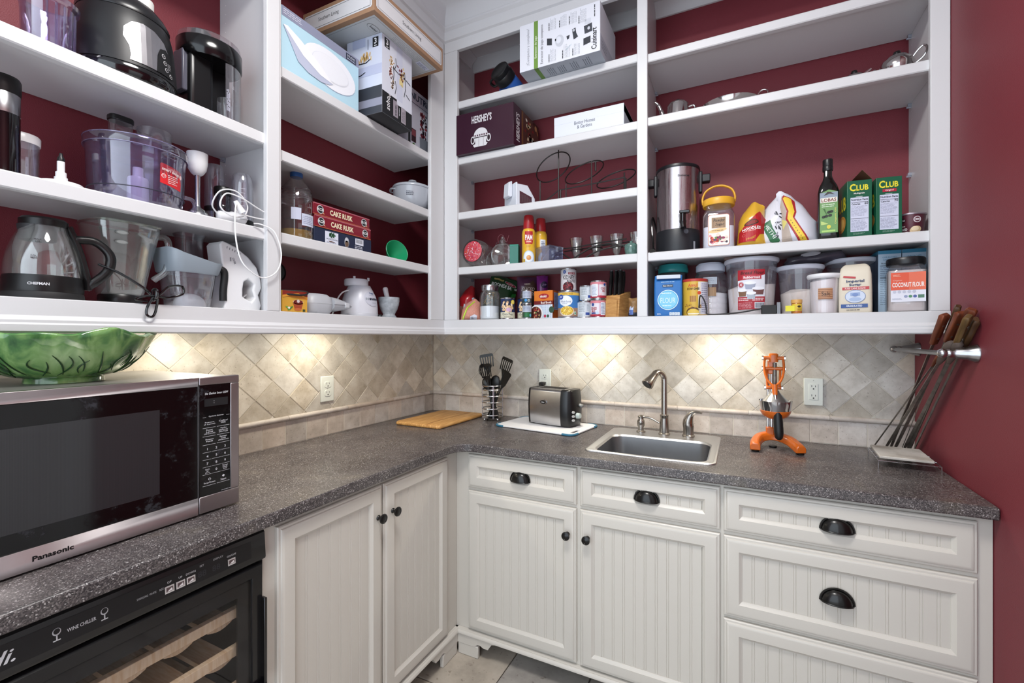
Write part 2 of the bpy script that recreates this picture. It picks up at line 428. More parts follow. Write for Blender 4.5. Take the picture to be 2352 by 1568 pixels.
def backsplash(parent, to3, u0, u1, nu, nv, strip0, strip_edges, side):
    h = .0711
    g = G(); vs = [to3(u0, ZC, .0042), to3(u1, ZC, .0042), to3(u1, UB + .06, .0042), to3(u0, UB + .06, .0042)]
    g.add(vs, [(0, 1, 2, 3)]); g.build('grout', GROUT, parent, smooth=0)
    for i in range(-40, 41):
        for j in range(-8, 8):
            if (i + j) % 2: continue
            cu, cv = nu + i * h, nv + j * .0705
            if cu < u0 - h or cu > u1 + h or cv < RT - .07 or cv > UB + .13: continue
            poly = [(cu + h, cv), (cu, cv + .0705), (cu - h, cv), (cu, cv - .0705)]
            for a, b, c in ((-1, 0, -u0), (1, 0, u1), (0, -1, -RT + .002), (0, 1, UB + .055)):
                poly = clip(poly, a, b, c)
                if len(poly) < 3: break
            poly = clean(poly)
            if len(poly) >= 3: tile_piece(poly, to3, TRAV, parent, .0065 + random.uniform(-.0008, .001))
    e = strip_edges
    for a, b in zip(e[:-1], e[1:]): tile_piece([(a, ZC + .001), (b, ZC + .001), (b, RT - .019), (a, RT - .019)], to3, TRAVP, parent, .006 + random.uniform(-.0006, .0006))
    x = u0; k = 0
    while x < u1 - .01:                                  # half-round rail in pieces
        nx = min(u1, x + (.305 if k else .22)); g = G()
        prof = [(0, -.010), (.009, -.0105), (.015, -.007), (.0175, 0), (.015, .007), (.009, .0105), (0, .010)]
        g.loft([[to3(q, RT - .0095 + z, d) for d, z in prof] for q in (x + .0006, nx - .0006)])
        g.build('rail_tile', TRAVP, parent, smooth=50); x = nx; k += 1
# back wall: u = x ; left wall: u = y
bx_edges = [.004, .101, .199, .297] + [.297 + .0994 * i for i in range(1, 20)] + [W - .0005]
backsplash(wall_back, lambda u, v, d: Vector((u, -d, v)), .0055, W - .0005, .854, 1.184, 0, [x for x in bx_edges if x < W - .03] + [W - .0005], 1)
ly_edges = [-.006, -.088, -.189, -.283, -.382, -.48, -.581, -.678, -.771, -.874, -.973, -1.071] + [-1.071 - .099 * i for i in range(1, 11)]
backsplash(wall_left, lambda u, v, d: Vector((d, u, v)), -2.1, -.0055, -.958, 1.184, 0, ly_edges[::-1], -1)

# crown moulding along the shelving tops
def crown_profile():
    P = [(.0, 2.875), (.010, 2.880), (.010, 2.900), (.010, 2.925), (.016, 2.930), (.022, 2.936), (.022, 2.944), (.016, 2.949)]
    for i in range(9):
        t = i / 8 * pi / 2; P.append((.018 + .094 * (1 - cos(t)), 2.951 + .082 * sin(t)))
    P += [(.118, 3.036), (.118, CEILZ), (0, CEILZ)]
    return P
g = G(); cp = crown_profile()
g.loft([[(W, -UD - d, z) for d, z in cp], [(UD + d, -UD - d, z) for d, z in cp], [(UD + d, YF, z) for d, z in cp]])
struct(g.build('trim_1', WHITE, smooth=35))
# ------------------------------------------------------------------ built-in open shelving
def nosed_shelf(parent, along, a, b, z, front_):
    """a shelf board with a thicker rounded nosing; along 'x' (back wall) or 'y' (left wall)"""
    prof = [(-.006, z - .019), (-(front_ - .022), z - .019), (-(front_ - .022), z - .037), (-(front_ - .003), z - .037), (-front_, z - .034), (-front_, z - .004), (-(front_ - .004), z), (-.006, z)]
    g = G()
    if along == 'x': g.loft([[(q, d, zz) for d, zz in prof] for q in (a, b)])
    else: g.loft([[(-d, q, zz) for d, zz in prof] for q in (a, b)])
    return g.build('shelf', WHITE, parent, smooth=30)
def pins(parent, pts, ax):
    """shelf-pin holes down a side panel, joined"""
    g = G(); g.mat(M('#f7f7f7', .4))
    for x, y, z in pts:
        if ax == 'x': g.add([(x, y + .0022 * cos(t), z + .0022 * sin(t)) for t in [2 * pi * i / 6 for i in range(6)]], [tuple(range(6))])
        else: g.add([(x + .0022 * cos(t), y, z + .0022 * sin(t)) for t in [2 * pi * i / 6 for i in range(6)]], [tuple(range(6))])
    o = g.build('pin_holes', None, parent, smooth=0, fix=False); o['kind'] = 'stuff'
def support(parent, p, ax):
    g = G()
    if ax == 'y': g.box(p[0] - .006, p[1], p[2] - .012, p[0] + .006, p[1] - .012, p[2] - .001); g.tube([(p[0], p[1], p[2] - .014), (p[0], p[1] - .016, p[2] - .014)], .004, 8)
    else:
        s = .012 if ax == '+x' else -.012
        g.box(min(p[0], p[0] + s), p[1] - .006, p[2] - .012, max(p[0], p[0] + s), p[1] + .006, p[2] - .001); g.tube([(p[0], p[1], p[2] - .014), (p[0] + s * 1.3, p[1], p[2] - .014)], .004, 8)
    g.build('shelf_support', CLEAR('#eef1f8', .4, dens=.45, milk='#c9d0e0'), parent)

SF = UD - .014
sh = thing('open_shelving', 'white painted open shelving built along the back wall above the sink', 'shelving', (0, 0, 0))
def rail_bottom_x(parent):
    prof = [(-UD + .02, 1.43), (-UD + .02, UB), (-UD - .006, UB), (-UD - .011, UB + .004), (-UD - .011, UB + .018), (-UD - .008, UB + .022), (-UD - .008, UB + .028), (-UD - .003, UB + .034), (-UD, UB + .038), (-UD, 1.447), (-UD + .003, 1.449), (-UD + .02, 1.449)]
    return prof
pf = rail_bottom_x(sh)
g = G(); g.loft([[(W - .001, d, z) for d, z in pf], [(-d + 1e-4, d, z) for d, z in pf]]); g.build('bottom_rail', WHITE, sh, smooth=30)
G().box(UD, -UD, 1.4485, .409, -UD + .02, UT).build('stile', WHITE, sh, bevel=.002)
G().box(1.322, -UD, 1.4485, 1.365, -UD + .02, UT).build('stile', WHITE, sh, bevel=.002)
G().box(2.286, -UD, 1.4485, W - .001, -UD + .02, UT).build('stile', WHITE, sh, bevel=.002)
G().box(UD, -UD, UT, W - .001, -UD + .02, 2.965).build('top_rail', WHITE, sh, bevel=.002)
G().box(.283, -UD + .02, 1.43, .302, -.001, 2.96).build('side_panel', WHITE, sh)
G().box(1.3265, -UD + .02, 1.43, 1.3455, -.001, 2.96).build('divider', WHITE, sh)
G().box(2.319, -UD + .02, 1.43, W - .001, -.001, 2.96).build('side_panel', WHITE, sh)
G().box(.283, -UD + .02, 1.43, W - .001, -.001, 1.449).build('cabinet_floor', WHITE, sh)
G().box(.283, -UD + .02, 2.96, W - .001, -.001, 2.975).build('cabinet_top', WHITE, sh)
for a, b in ((.302, 1.3265), (1.3455, 2.319)):
    g = G(); g.loft([[(x, y, z) for y, z in ((-.001, 2.905), (-.010, 2.905), (-.020, 2.930), (-.05, 2.955), (-.05, 2.96), (-.001, 2.96))] for x in (a, b)]); g.build('inner_moulding', WHITE, sh)
g = G(); g.loft([[(.302 + d, y, z) for d, z in ((0, 2.905), (.010, 2.905), (.020, 2.930), (.05, 2.955), (.05, 2.96), (0, 2.96))] for y in (-.05, -UD + .02)]); g.build('inner_moulding', WHITE, sh)
for z in (2.569, 2.282, 2.0, 1.718): nosed_shelf(sh, 'x', .303, 1.326, z, SF)
for z in (2.555, 2.287, 1.7177): nosed_shelf(sh, 'x', 1.346, 2.3185, z, SF)
for x, ax, zs in ((1.3455, '+x', (2.555, 2.287, 1.7177)), (2.319, '-x', (2.555, 2.287, 1.7177)), (.302, '+x', (2.569, 2.282, 2.0, 1.718))):
    for z in zs: support(sh, (x, -.03, z - .019), ax)
support(sh, (2.319, -.03, 2.0), '-x')
e = .0004
pins(sh, [(2.319 - e, y, 1.50 + .032 * i) for i in range(43) for y in (-.035, -.27)], 'x')
pins(sh, [(1.3455 + e, y, 1.50 + .032 * i) for i in range(43) for y in (-.035, -.27)], 'x')

lw = thing('open_shelving', 'white painted open shelving built along the long wall above the microwave', 'shelving', (0, 0, 0))
YL = -2.42
g = G(); g.loft([[(-d + 1e-4, d - 1e-4, z) for d, z in pf], [(-d, YL, z) for d, z in pf]]); g.build('bottom_rail', WHITE, lw, smooth=30)
G().box(UD - .02, -.434, 1.4485, UD, -UD, UT).build('stile', WHITE, lw, bevel=.002)
G().box(UD - .02, -1.267, 1.4485, UD, -1.223, UT).build('stile', WHITE, lw, bevel=.002)
G().box(UD - .02, YL, 1.4485, UD, YL + .05, UT).build('stile', WHITE, lw, bevel=.002)
G().box(UD - .02, YL, UT, UD, -UD, 2.965).build('top_rail', WHITE, lw, bevel=.002)
G().box(.001, -1.2245, 1.43, UD - .02, -1.2055, 2.96).build('divider', WHITE, lw)
G().box(.001, YL, 1.43, UD - .02, YL + .019, 2.96).build('side_panel', WHITE, lw)
G().box(.001, YL, 1.43, UD - .02, -.312, 1.449).box(.001, -.312, 1.43, .282, -.001, 1.449).build('cabinet_floor', WHITE, lw)
G().box(.001, YL, 2.96, .28, -.001, 2.975).build('cabinet_top', WHITE, lw)
for z in (2.278, 1.995, 1.716): nosed_shelf(lw, 'y', -1.205, -.34, z, SF)
for z in (2.62, 2.027, 1.716): nosed_shelf(lw, 'y', YL + .02, -1.2245, z, SF)
for z in (2.62, 2.027, 1.716): support(lw, (.03, -1.2245, z - .019), 'y')
for z in (2.027, 1.716): support(lw, (.27, -1.2245, z - .019), 'y')
pins(lw, [(x, -1.2245 - e, 1.50 + .032 * i) for i in range(43) for x in (.035, .27)], 'y')

# under-shelf puck lights
def puck(x, y, power, label):
    t = thing('puck_light', label, 'light', (x, y, 1.4299), 0, 'under-shelf puck lights')
    G().lathe([(.034, 0), (.034, -.012), (.030, -.016), (.024, -.0161)], 24, cap1=False).build('housing', WPLASTIC, t)
    em = bpy.data.materials.get('puck_lens')
    if not em:
        em, nt, N, L, p = base_mat('puck_lens'); p.inputs['Emission Color'].default_value = (1, .86, .62, 1); p.inputs['Emission Strength'].default_value = 6
    G().lathe([(.024, -.0155), (.012, -.0165), (.001, -.0168)], 20).build('lens', em, t)
    l = area_light('puck_light_glow', (x, y, 1.4299 - .018), (0, 0, 0), .06, .06, power * .7, (1, .93, .77), 'DISK'); return t
puck(1.05, -.175, 2.1, 'round puck light under the shelving above the toaster')
puck(1.66, -.175, 2.15, 'round puck light under the shelving above the orange juicer')
puck(.175, -.88, 2.1, 'round puck light under the shelving above the worktop by the long wall')
puck(.175, -1.40, 1.9, 'round puck light under the shelving behind the microwave')

# ------------------------------------------------------------------ base cabinets
FF, FR = .593, .612       # face frame and front planes
def knob(parent, p):
    g = G(); prof = [(.009, 0), (.0085, .003), (.005, .006), (.0048, .014), (.008, .017), (.0155, .020), (.0165, .023), (.0155, .026), (.0115, .0275), (.0105, .0265), (.008, .0275), (.001, .0285)]
    g.T = Matrix.Translation(p) @ Matrix.Rotation(pi / 2, 4, 'X'); g.lathe(prof, 22); return g.build('knob', BRONZE, parent)
def cup_pull(parent, p, w=.088, h=.042, dep=.024):
    g = G(); rings = []; n = 14
    for i in range(n + 1):                         # half dome shell, open below
        a = pi * i / n
        rings.append([(p[0] + (w / 2 - .003) * cos(a) * cos(b), p[1] - dep * sin(b) - .0005, p[2] + (h - .003) * sin(a) * (cos(b) ** .8) if b < pi / 2 - .01 else p[2]) for b in [pi / 2 * k / 7 for k in range(8)]])
    # outer and inner skins
    g.loft(rings, False, False, False)
    g.loft([[(p[0] + (q[0] - p[0]) * .93, p[1] + (q[1] - p[1]) * .9, p[2] + (q[2] - p[2]) * .93) for q in r] for r in rings], False, False, False)
    rim = [(p[0] + w / 2 * cos(pi * i / 20), p[1] - .0015, p[2] + h * sin(pi * i / 20)) for i in range(21)]
    g.tube(rim, .0028, 6)
    lip = [(p[0] + (w / 2 - .002) * cos(pi + pi * i / 20) * -1, p[1] - dep * sin(pi * i / 20) - .0005, p[2]) for i in range(21)]
    g.tube(lip, .0022, 6)
    return g.build('cup_pull', BRONZE, parent, smooth=60)
def panel_front(parent, name, w, h, loc, mat, rotz=0., pull=None, kn=None, phase=.029, m=.056):
    """framed front with beadboard boards as its own pieces; local origin = lower left of the back, facing -y"""
    g = G()
    prof = [(0, 0), (0, -.010), (.003, -.013), (.008, -.0135), (.010, -.0165), (.014, -.0185), (.018, -.019), (m - .010, -.019), (m - .004, -.013), (m, -.011), (m, 0)]
    g.loft([[(i, d, i), (w - i, d, i), (w - i, d, h - i), (i, d, h - i)] for i, d in prof], True, False, False)
    o = g.build(name, mat, parent, smooth=25); o.location = loc; o.rotation_euler = (0, 0, rotz)
    pitch = .0388; x = m - (pitch - phase) ; hh = h - 2 * m; k = 0
    while x < w - m - .001:
        a, b = max(x, m), min(x + pitch, w - m)
        if b - a > .002:
            q = G(); pr = [(a, -.0015)]
            for u, d in ((0, .0075), (.0012, .009), (.0060, .009), (.0072, .0075), (.0084, .009), (pitch - .0012, .009), (pitch, .0075)):
                uu = x + u
                if a <= uu <= b: pr.append((uu, -d))
            if pr[1][0] > a + 1e-6: pr.insert(1, (a, -.009))
            if pr[-1][0] < b - 1e-6: pr.append((b, -.009))
            pr.append((b, -.0015))
            q.loft([[(u, d, z) for u, d in pr] for z in (m, m + hh)])
            q.build('board', mat, o, smooth=20)
        x += pitch; k += 1
    if pull: cup_pull(o, (w / 2 if pull is True else pull, -.0125, h / 2 - .012))
    if kn: knob(o, (kn[0], -.019, kn[1]))
    return o
def skirt(parent, pts2, mat):
    pass
def base_box(t, x0, x1, mat, depth=FF, z1=ZC - TC - .001, stiles=((0, .02),), zb=.105):
    g = G(); g.box(x0, -depth + .02, zb, x1, -.012, zb + .018); g.box(x0, -depth + .02, zb, x0 + .016, -.012, z1); g.box(x1 - .016, -depth + .02, zb, x1, -.012, z1); g.box(x0, -.02, zb, x1, -.012, z1)
    g.build('carcass', mat, t, smooth=0)

# back run: three units in world axes
def unit_back(label, x0, x1, rows, frame_l, frame_r, **k):
    t = thing('base_cabinet', label, 'cabinet')
    base_box(t, x0, x1, CREAM)
    g = G(); zb = .105; z1 = ZC - TC - .001
    g.box(x0, -FF, zb, frame_l, -FF + .02, z1); g.box(frame_r, -FF, zb, x1, -FF + .02, z1)
    zs = [zb] + [z for r in rows for z in (r[1], r[2])] + [z1]
    for a, b in zip(zs[0::2], zs[1::2]): g.box(frame_l, -FF, a - .006 if a > .2 else a, frame_r, -FF + .02, b + .006 if b < .87 else b)
    g.build('face_frame', CREAM, t, smooth=0)
    for nm, za, zb_, pull, kn in rows: panel_front(t, nm, frame_r - frame_l, zb_ - za, (frame_l, -FF + .0005, za), CREAM, 0, pull, kn)
    return t
# drawer and door fronts stand in front of the frame (origin of a front is at the face frame)
unit_back('cream base cabinet with one drawer and a door beside the inner corner', .5935, 1.157, [('door', .119, .707, None, (.457, .489)), ('drawer', .721, .862, .25, None)], .66, 1.15)
unit_back('cream base cabinet with one drawer and a door under the sink', 1.157, 1.662, [('door', .115, .707, None, (.032, .492)), ('drawer', .721, .863, .25, None)], 1.165, 1.656)
unit_back('cream base cabinet with three wide drawers against the red wall', 1.662, W - .002, [('drawer', .12, .431, .315, None), ('drawer', .442, .706, .315, None), ('drawer', .720, .862, .315, None)], 1.667, 2.302)
# long-wall unit with two doors: built facing -y in its own axes, turned to face +x
lt = thing('base_cabinet', 'cream base cabinet with two tall doors beside the wine chiller', 'cabinet', (0, 0, 0), pi / 2)
# own x = world y, own -y = world +x
base_box(lt, -1.456, -.60, CREAM)
g = G(); z1 = ZC - TC - .001
g.box(-1.456, -FF, .105, -1.423, -FF + .02, z1); g.box(-.673, -FF, .105, -FF, -FF + .02, z1); g.box(-1.423, -FF, .858, -.673, -FF + .02, z1); g.box(-1.423, -FF, .105, -.673, -FF + .02, .117)
g.build('face_frame', CREAM, lt, smooth=0)
panel_front(lt, 'door', .376, .741, (-1.423, -FF + .0005, .117), CREAM, 0, None, (.352, .637))
panel_front(lt, 'door', .368, .741, (-1.041, -FF + .0005, .117), CREAM, 0, None, (.038, .637))
# skirting with scalloped bracket feet
def bracket_poly(x0, x1, corner_at_start=True):
    a = [(0, .050), (.085, .050), (.090, .056), (.100, .063), (.112, .063), (.128, .056), (.150, .056), (.156, .066), (.168, .082), (.186, .086)]
    pts = [(x0 + u, z) for u, z in a] + [(x1 - u, z) for u, z in reversed(a)]
    return pts + [(x1, .106), (x0, .106)]
for nm, lab, T, a, b in (('skirting_board', 'scalloped cream skirting board under the sink cabinets', Matrix.Identity(4), FR, W - .002), ('skirting_board', 'scalloped cream skirting board under the two tall doors', Matrix.Rotation(pi / 2, 4, 'Z'), -1.456, -FR - .0005)):
    t = thing(nm, lab, 'skirting')
    g = G(); g.T = T; g.prism(bracket_poly(a, b), -FR, -FF - .002, 'y'); g.build('board', CREAM, t, smooth=25)
    g = G(); g.T = T; g.loft([[(x, y, z) for y, z in ((-FR - .006, .086 + .006), (-FR - .006, .098), (-FR - .002, .104), (-FR + .006, .108), (-FF - .001, .108), (-FF - .001, .090))] for x in (a - (.006 if T[0][0] > .5 else 0), b + (0 if T[0][0] > .5 else .006))]); g.build('cap_moulding', CREAM, t)
    for p, q in (((a, a + .10),) if T[0][0] > .5 else ((b - .10, b),)):
        g = G(); g.T = T; g.box(p, -FR + .002, 0, q, -FR + .02, .052); g.build('foot', CREAM, t, bevel=.004)

# ------------------------------------------------------------------ worktop with the sink cut-out
SX0, SX1, SY0, SY1 = 1.155, 1.641, -.540, -.062
bm = bmesh.new()
rr_ = .075
outer = [(.002, -.004), (.002, -2.32), (D, -2.32), (D, -D - rr_)] + [(D + rr_ * (1 - cos(R(a))), -D - rr_ * (1 - sin(R(a)))) for a in (15, 30, 45, 60, 75)] + [(D + rr_, -D), (W - .002, -D), (W - .002, -.004)]
hole = rrect(SX1 - SX0 - .03, SY1 - SY0 - .03, .03, 4, (SX0 + SX1) / 2, (SY0 + SY1) / 2)
es = []
for lp in (outer, hole):
    vs = [bm.verts.new((x, y, ZC)) for x, y in lp]; es += [bm.edges.new((vs[i - 1], vs[i])) for i in range(len(vs))]
bmesh.ops.triangle_fill(bm, edges=es, use_beauty=True)
r = bmesh.ops.extrude_face_region(bm, geom=bm.faces[:])
for v in r['geom']:
    if isinstance(v, bmesh.types.BMVert): v.co.z -= TC
bmesh.ops.recalc_face_normals(bm, faces=bm.faces)
me = bpy.data.meshes.new('worktop'); bm.to_mesh(me); bm.free(); me.materials.append(COUNTER)
wt = link('worktop', me, None, bevel=.005, smooth=40, seg=3)
tag(wt, 'dark grey speckled L-shaped worktop with a rounded front edge', 'worktop')

# sink
t = thing('sink', 'square stainless steel drop-in sink in the worktop', 'sink', ((SX0 + SX1) / 2, (SY0 + SY1) / 2, ZC))
w, h = SX1 - SX0, SY1 - SY0
by = -.055; bw, bh = .415, .318                       # bowl, nearer the front
g = G(); rings = []
rings.append(ring(rrect(w, h, .03, 6), .0006)); rings.append(ring(rrect(w - .004, h - .004, .029, 6), .004)); rings.append(ring(rrect(w - .016, h - .016, .026, 6), .0055)); rings.append(ring(rrect(w - .024, h - .024, .024, 6), .0035))
rings.append(ring(rrect(bw + .03, bh + .03, .06, 6, 0, by), .0035))
rings.append(ring(rrect(bw + .012, bh + .012, .055, 6, 0, by), .0015)); rings.append(ring(rrect(bw, bh, .05, 6, 0, by), -.006)); rings.append(ring(rrect(bw - .02, bh - .02, .05, 6, 0, by), -.15))
rings.append(ring(rrect(bw - .05, bh - .05, .045, 6, 0, by), -.168)); rings.append(ring(rrect(bw - .09, bh - .09, .04, 6, 0, by), -.172))
SK = M('#a2a3a6', .34, metal=1., var=.05, vscale=25)
g.loft(rings[6:], True, False, True); g.build('basin', SK, t, smooth=35)
g = G(); g.loft(rings[:7], True, False, False); g.build('rim', M('#d0d1d2', .36, metal=1.), t, smooth=35)
G().lathe([(.04, -.1715), (.036, -.1705), (.03, -.174), (.001, -.174)], 24, (0, by, 0), cap0=False).build('drain', CHROME, t)
# faucet
def faucet():
    t = thing('faucet', 'brushed nickel gooseneck faucet with a pull-down spray head behind the sink', 'faucet', (1.403, -.125, ZC + .0036), R(0))
    G().lathe([(.026, 0), (.026, .006), (.0225, .009), (.0215, .03), (.019, .072), (.0185, .082), (.0195, .084), (.0195, .09), (.0165, .092)], 28).build('base', NICKEL, t)
    d = Vector((-.62, -.78, 0)).normalized()
    path = [(0, 0, .09), (0, 0, .17), (0, 0, .245)] + [tuple(d * (.036 * (1 - cos(a))) + Vector((0, 0, .245 + .040 * sin(a)))) for a in (.4, .8, 1.2, 1.57, 1.9)]
    G().tube(spline(path, 5), .0132, 16).build('spout', NICKEL, t)
    e = Vector(path[-1]); dirv = (d * .72 + Vector((0, 0, -.70))).normalized()
    q = [e - dirv * .002, e + dirv * .004, e + dirv * .010, e + dirv * .024, e + dirv * .044, e + dirv * .066, e + dirv * .074]
    G().tube(q, [.0140, .0165, .0160, .0175, .0205, .0270, .0268], 20).build('spray_head', NICKEL, t)
    G().tube([e + dirv * .0735, e + dirv * .0775], [.022, .020], 18).build('spray_face', BLKMATT, t)
faucet()
t = thing('soap_dispenser', 'brushed nickel soap dispenser with a long curved nozzle beside the faucet', 'dispenser', (1.296, -.118, ZC + .0036))
G().lathe([(.021, 0), (.021, .005), (.013, .009), (.0115, .022), (.0165, .030), (.0175, .048), (.016, .056), (.012, .060), (.011, .066), (.0145, .069), (.0145, .074), (.009, .079), (.001, .081)], 24).build('body', NICKEL, t)
G().tube(spline([(0, 0, .068), (.02, -.004, .072), (.05, -.008, .068), (.085, -.012, .052)], 6), [.0055] * 12 + [.005] * 7, 10).build('nozzle', NICKEL, t)
t = thing('faucet_handle', 'brushed nickel single lever handle mounted on the sink deck', 'handle', (1.507, -.118, ZC + .0036))  # the faucet's own lever handle, standing apart on the deck
G().lathe([(.027, 0), (.027, .006), (.0235, .009), (.0225, .030), (.0235, .044), (.0235, .046)], 28).build('base', NICKEL, t)
G().tube(spline([(0, 0, .044), (-.002, 0, .060), (.002, -.002, .080), (.012, -.006, .100), (.028, -.014, .112), (.046, -.022, .114), (.058, -.028, .112)], 4), [.0235, .0237, .0238, .0236, .0232, .0228, .022, .021, .0195, .018, .0165, .0148, .0132, .0118, .0105, .0092, .008, .0072, .0066, .006, .0056, .0052, .005, .0048, .0045], 16).build('lever', NICKEL, t)

# ------------------------------------------------------------------ wine chiller
CX = .600
t = thing('wine_chiller', 'black built-in wine chiller with glass door and wooden racks', 'wine chiller', (0, 0, 0), pi / 2)
c0, c1 = -2.062, -1.4575                          # own x = world y
g = G(); g.box(c0, -.56, .02, c0 + .02, -.03, .868); g.box(c1 - .02, -.56, .02, c1, -.03, .868); g.box(c0, -.56, .848, c1, -.03, .868); g.box(c0, -.05, .02, c1, -.03, .868); g.box(c0, -.56, .02, c1, -.03, .06)
g.build('case', BLKMATT, t, smooth=0)
g = G(); g.loft([[(x, y, z) for y, z in ((-.56, .795), (-.607, .795), (-.609, .800), (-.604, .862), (-.600, .866), (-.56, .866))] for x in (c0, c1)]); cp_ = g.build('control_panel', M('#141416', .28, coat=.3), t, smooth=30)
P = Print(face((c0, -.609, .800), (1, 0, 0), (0, .078, .997)))
w = c1 - c0
P.rect(w * .10, .010, w - .036, .052, '#0b0b0d', 1)
P.text('WINE CHILLER', w * .424, .030, .0065, '#c9c9cb', 2, .040); P.text('di.', w * .262, .030, .022, '#d8d8da', 2, .03, shear=.35)
for u in (w * .369, w * .477): P.ell(u, .036, .0058, .0065, '#bcbcbe', 2, 14); P.ell(u, .037, .0044, .005, '#0b0b0d', 3, 12); P.rect(u - .001, .022, u + .001, .031, '#bcbcbe', 2); P.rect(u - .005, .020, u + .005, .022, '#bcbcbe', 2)
for k, (u, s) in enumerate(((.575, 'SPARKLING'), (.604, 'WHITE'), (.630, 'RED'))): P.text(s, w * u, .030, .0042, '#a8a8aa', 2, .0036 * len(s) ** .75)
for k, (u, s) in enumerate(((.653, 'C/F'), (.687, 'UP'), (.720, 'DOWN'), (.863, 'ON/OFF'))):
    P.rect(w * u - .0085, .016, w * u + .0085, .031, '#cfcac6', 2); P.rect(w * u - .0062, .019, w * u + .0062, .028, '#5b4a4a', 3); P.poly([(w * u - .005, .020), (w * u + .005, .020), (w * u + .004, .026)], '#e9e4e2', 4); P.text(s, w * u, .0385, .0042, '#c8c8ca', 2)
P.text('SET', w * .757, .0435, .0042, '#b0b0b2', 2); P.text('DISPLAY', w * .815, .0455, .0042, '#b0b0b2', 2)
P.text('88', w * .757, .026, .013, '#2a2a2e', 2); P.text('88', w * .806, .026, .013, '#2a2a2e', 2)
P.build('printed_panel', cp_)
# door: frame ring, glass, handle
g = G(); z0, z1 = .03, .788
def fr(i, y, zt=0.): return [(c0 + .002 + i, y, z0 + i), (c1 - .002 - i, y, z0 + i), (c1 - .002 - i, y, z1 - i - zt), (c0 + .002 + i, y, z1 - i - zt)]
g.loft([fr(0, -.565), fr(0, -.598), fr(.006, -.607), fr(.03, -.607), fr(.032, -.603), fr(.032, -.565)], True, False, False); dr = g.build('door', M('#101012', .22, coat=.4), t, smooth=30)
dg = CLEAR('#f2f2f4', .04, .03)
g = G(); g.box(c0 + .034, -.603, z0 + .034, c1 - .034, -.598, z1 - .034); g.build('glass_pane', dg, dr, smooth=0)
g = G(); m_ = .075
for a, b, cc, d_ in ((c0 + .034, z0 + .034, c0 + m_, z1 - .034), (c1 - m_ + .012, z0 + .034, c1 - .034, z1 - .034), (c0 + m_, z1 - .066, c1 - m_ + .012, z1 - .034)): g.box(a, -.5972, b, cc, -.592, d_)
g.build('inner_border', BLACK, dr, smooth=0)
g = G(); g.box(c1 - .012, -.622, .48, c1 - .004, -.605, .70); g.box(c1 - .026, -.622, .478, c1 - .004, -.607, .486); g.build('handle', BLKGLOSS, dr, bevel=.002)
RACK = m_wood('rack_wood', '#d8b48a', '#f0d8b6', (30, 3, 3))
for zz, dpt in ((.640, -.575), (.545, -.575), (.45, -.575)):
    rk = G(); rk.box(c0 + .04, dpt, zz + .022, c1 - .04, dpt + .016, zz + .046); ro = rk.build('rack', RACK, t, bevel=.001)
    for k in range(6):
        x = c0 + .055 + k * .088; q = G()
        pr = [(x + .056 * i / 8, zz + .022 - .008 * sin(pi * i / 8)) for i in range(9)]
        q.loft([[(u, y, v) for u, v in pr] + [(u, y, v - .012) for u, v in reversed(pr)] for y in (-.558, -.12)]); q.build('slat', RACK, ro, smooth=30)
    q = G()
    for k in range(3): q.box(c0 + .045, -.50 + k * .16, zz - .012, c1 - .045, -.47 + k * .16, zz - .004)
    q.build('rack_runner', M('#a8977f', .6), ro, smooth=0)
q = G(); q.box(c1 - .20, -.54, .752, c1 - .11, -.48, .768); q.build('lamp_housing', BLKMATT, t, bevel=.003)
# ------------------------------------------------------------------ microwave (own x = world y, own -y = world +x)
MWF = M('#b3acad', .33, metal=1., var=.12, vscale=9)
def m_smudged(name, base, smear, rough):
    m, nt, N, L, p = base_mat(name); tc = N.new('ShaderNodeTexCoord')
    n = N.new('ShaderNodeTexNoise'); n.inputs['Scale'].default_value = 14; n.inputs['Detail'].default_value = 10; n.inputs['Roughness'].default_value = .75; L.new(tc.outputs['Object'], n.inputs[0])
    r = ramp(N, [(.56, lin(base)), (.72, lin(smear))]); L.new(n.outputs[0], r.inputs[0]); L.new(r.outputs[0], p.inputs['Base Color'])
    r2 = ramp(N, [(.52, (rough,) * 3), (.70, (.55,) * 3)]); L.new(n.outputs[0], r2.inputs[0]); L.new(r2.outputs[0], p.inputs['Roughness'])
    return m
SMUDGE = m_smudged('smudged_black_glass', '#070708', '#3c3d44', .08)
def m_mesh_screen():
    m, nt, N, L, p = base_mat('perforated_screen_glass'); tc = N.new('ShaderNodeTexCoord')
    v = N.new('ShaderNodeTexVoronoi'); v.inputs['Scale'].default_value = 520; v.inputs['Randomness'].default_value = .0; L.new(tc.outputs['Object'], v.inputs[0])
    r = ramp(N, [(.30, lin('#131314')), (.55, lin('#2f2f31'))]); L.new(v.outputs['Distance'], r.inputs[0]); L.new(r.outputs[0], p.inputs['Base Color'])
    p.inputs['Roughness'].default_value = .06; return m
t = thing('microwave', 'large microwave with stainless frame and smudged black door on the worktop', 'microwave', (.490, -1.452, ZC + .0004), pi / 2)
w, hh, dd = .606, .347, .455
G().box(-w + .004, .022, .012, -.004, dd, hh - .002).build('case', M('#8f8c89', .4, metal=.6), t, bevel=.004)
g = G()
for x in (-w + .05, -.05):
    for y in (.05, dd - .05): g.lathe([(.014, 0), (.014, .0125)], 12, (x, y, 0))
g.build('feet', BLKMATT, t)
dro = G(); dro.loft([[(-w + a, y, .004 + b), (-.0985 - c_, y, .004 + b), (-.0985 - c_, y, hh - d_), (-w + a, y, hh - d_)] for a, b, c_, d_, y in ((0, 0, 0, 0, .022), (0, 0, 0, 0, 0), (.002, .042, .0008, .022, 0), (.002, .042, .0008, .022, .022))], True, False, False)
door = dro.build('door', MWF, t, bevel=.002)
G().box(-w + .0025, .0012, .0465, -.0998, .02, .3245).build('door_glass', SMUDGE, door, bevel=.0008)
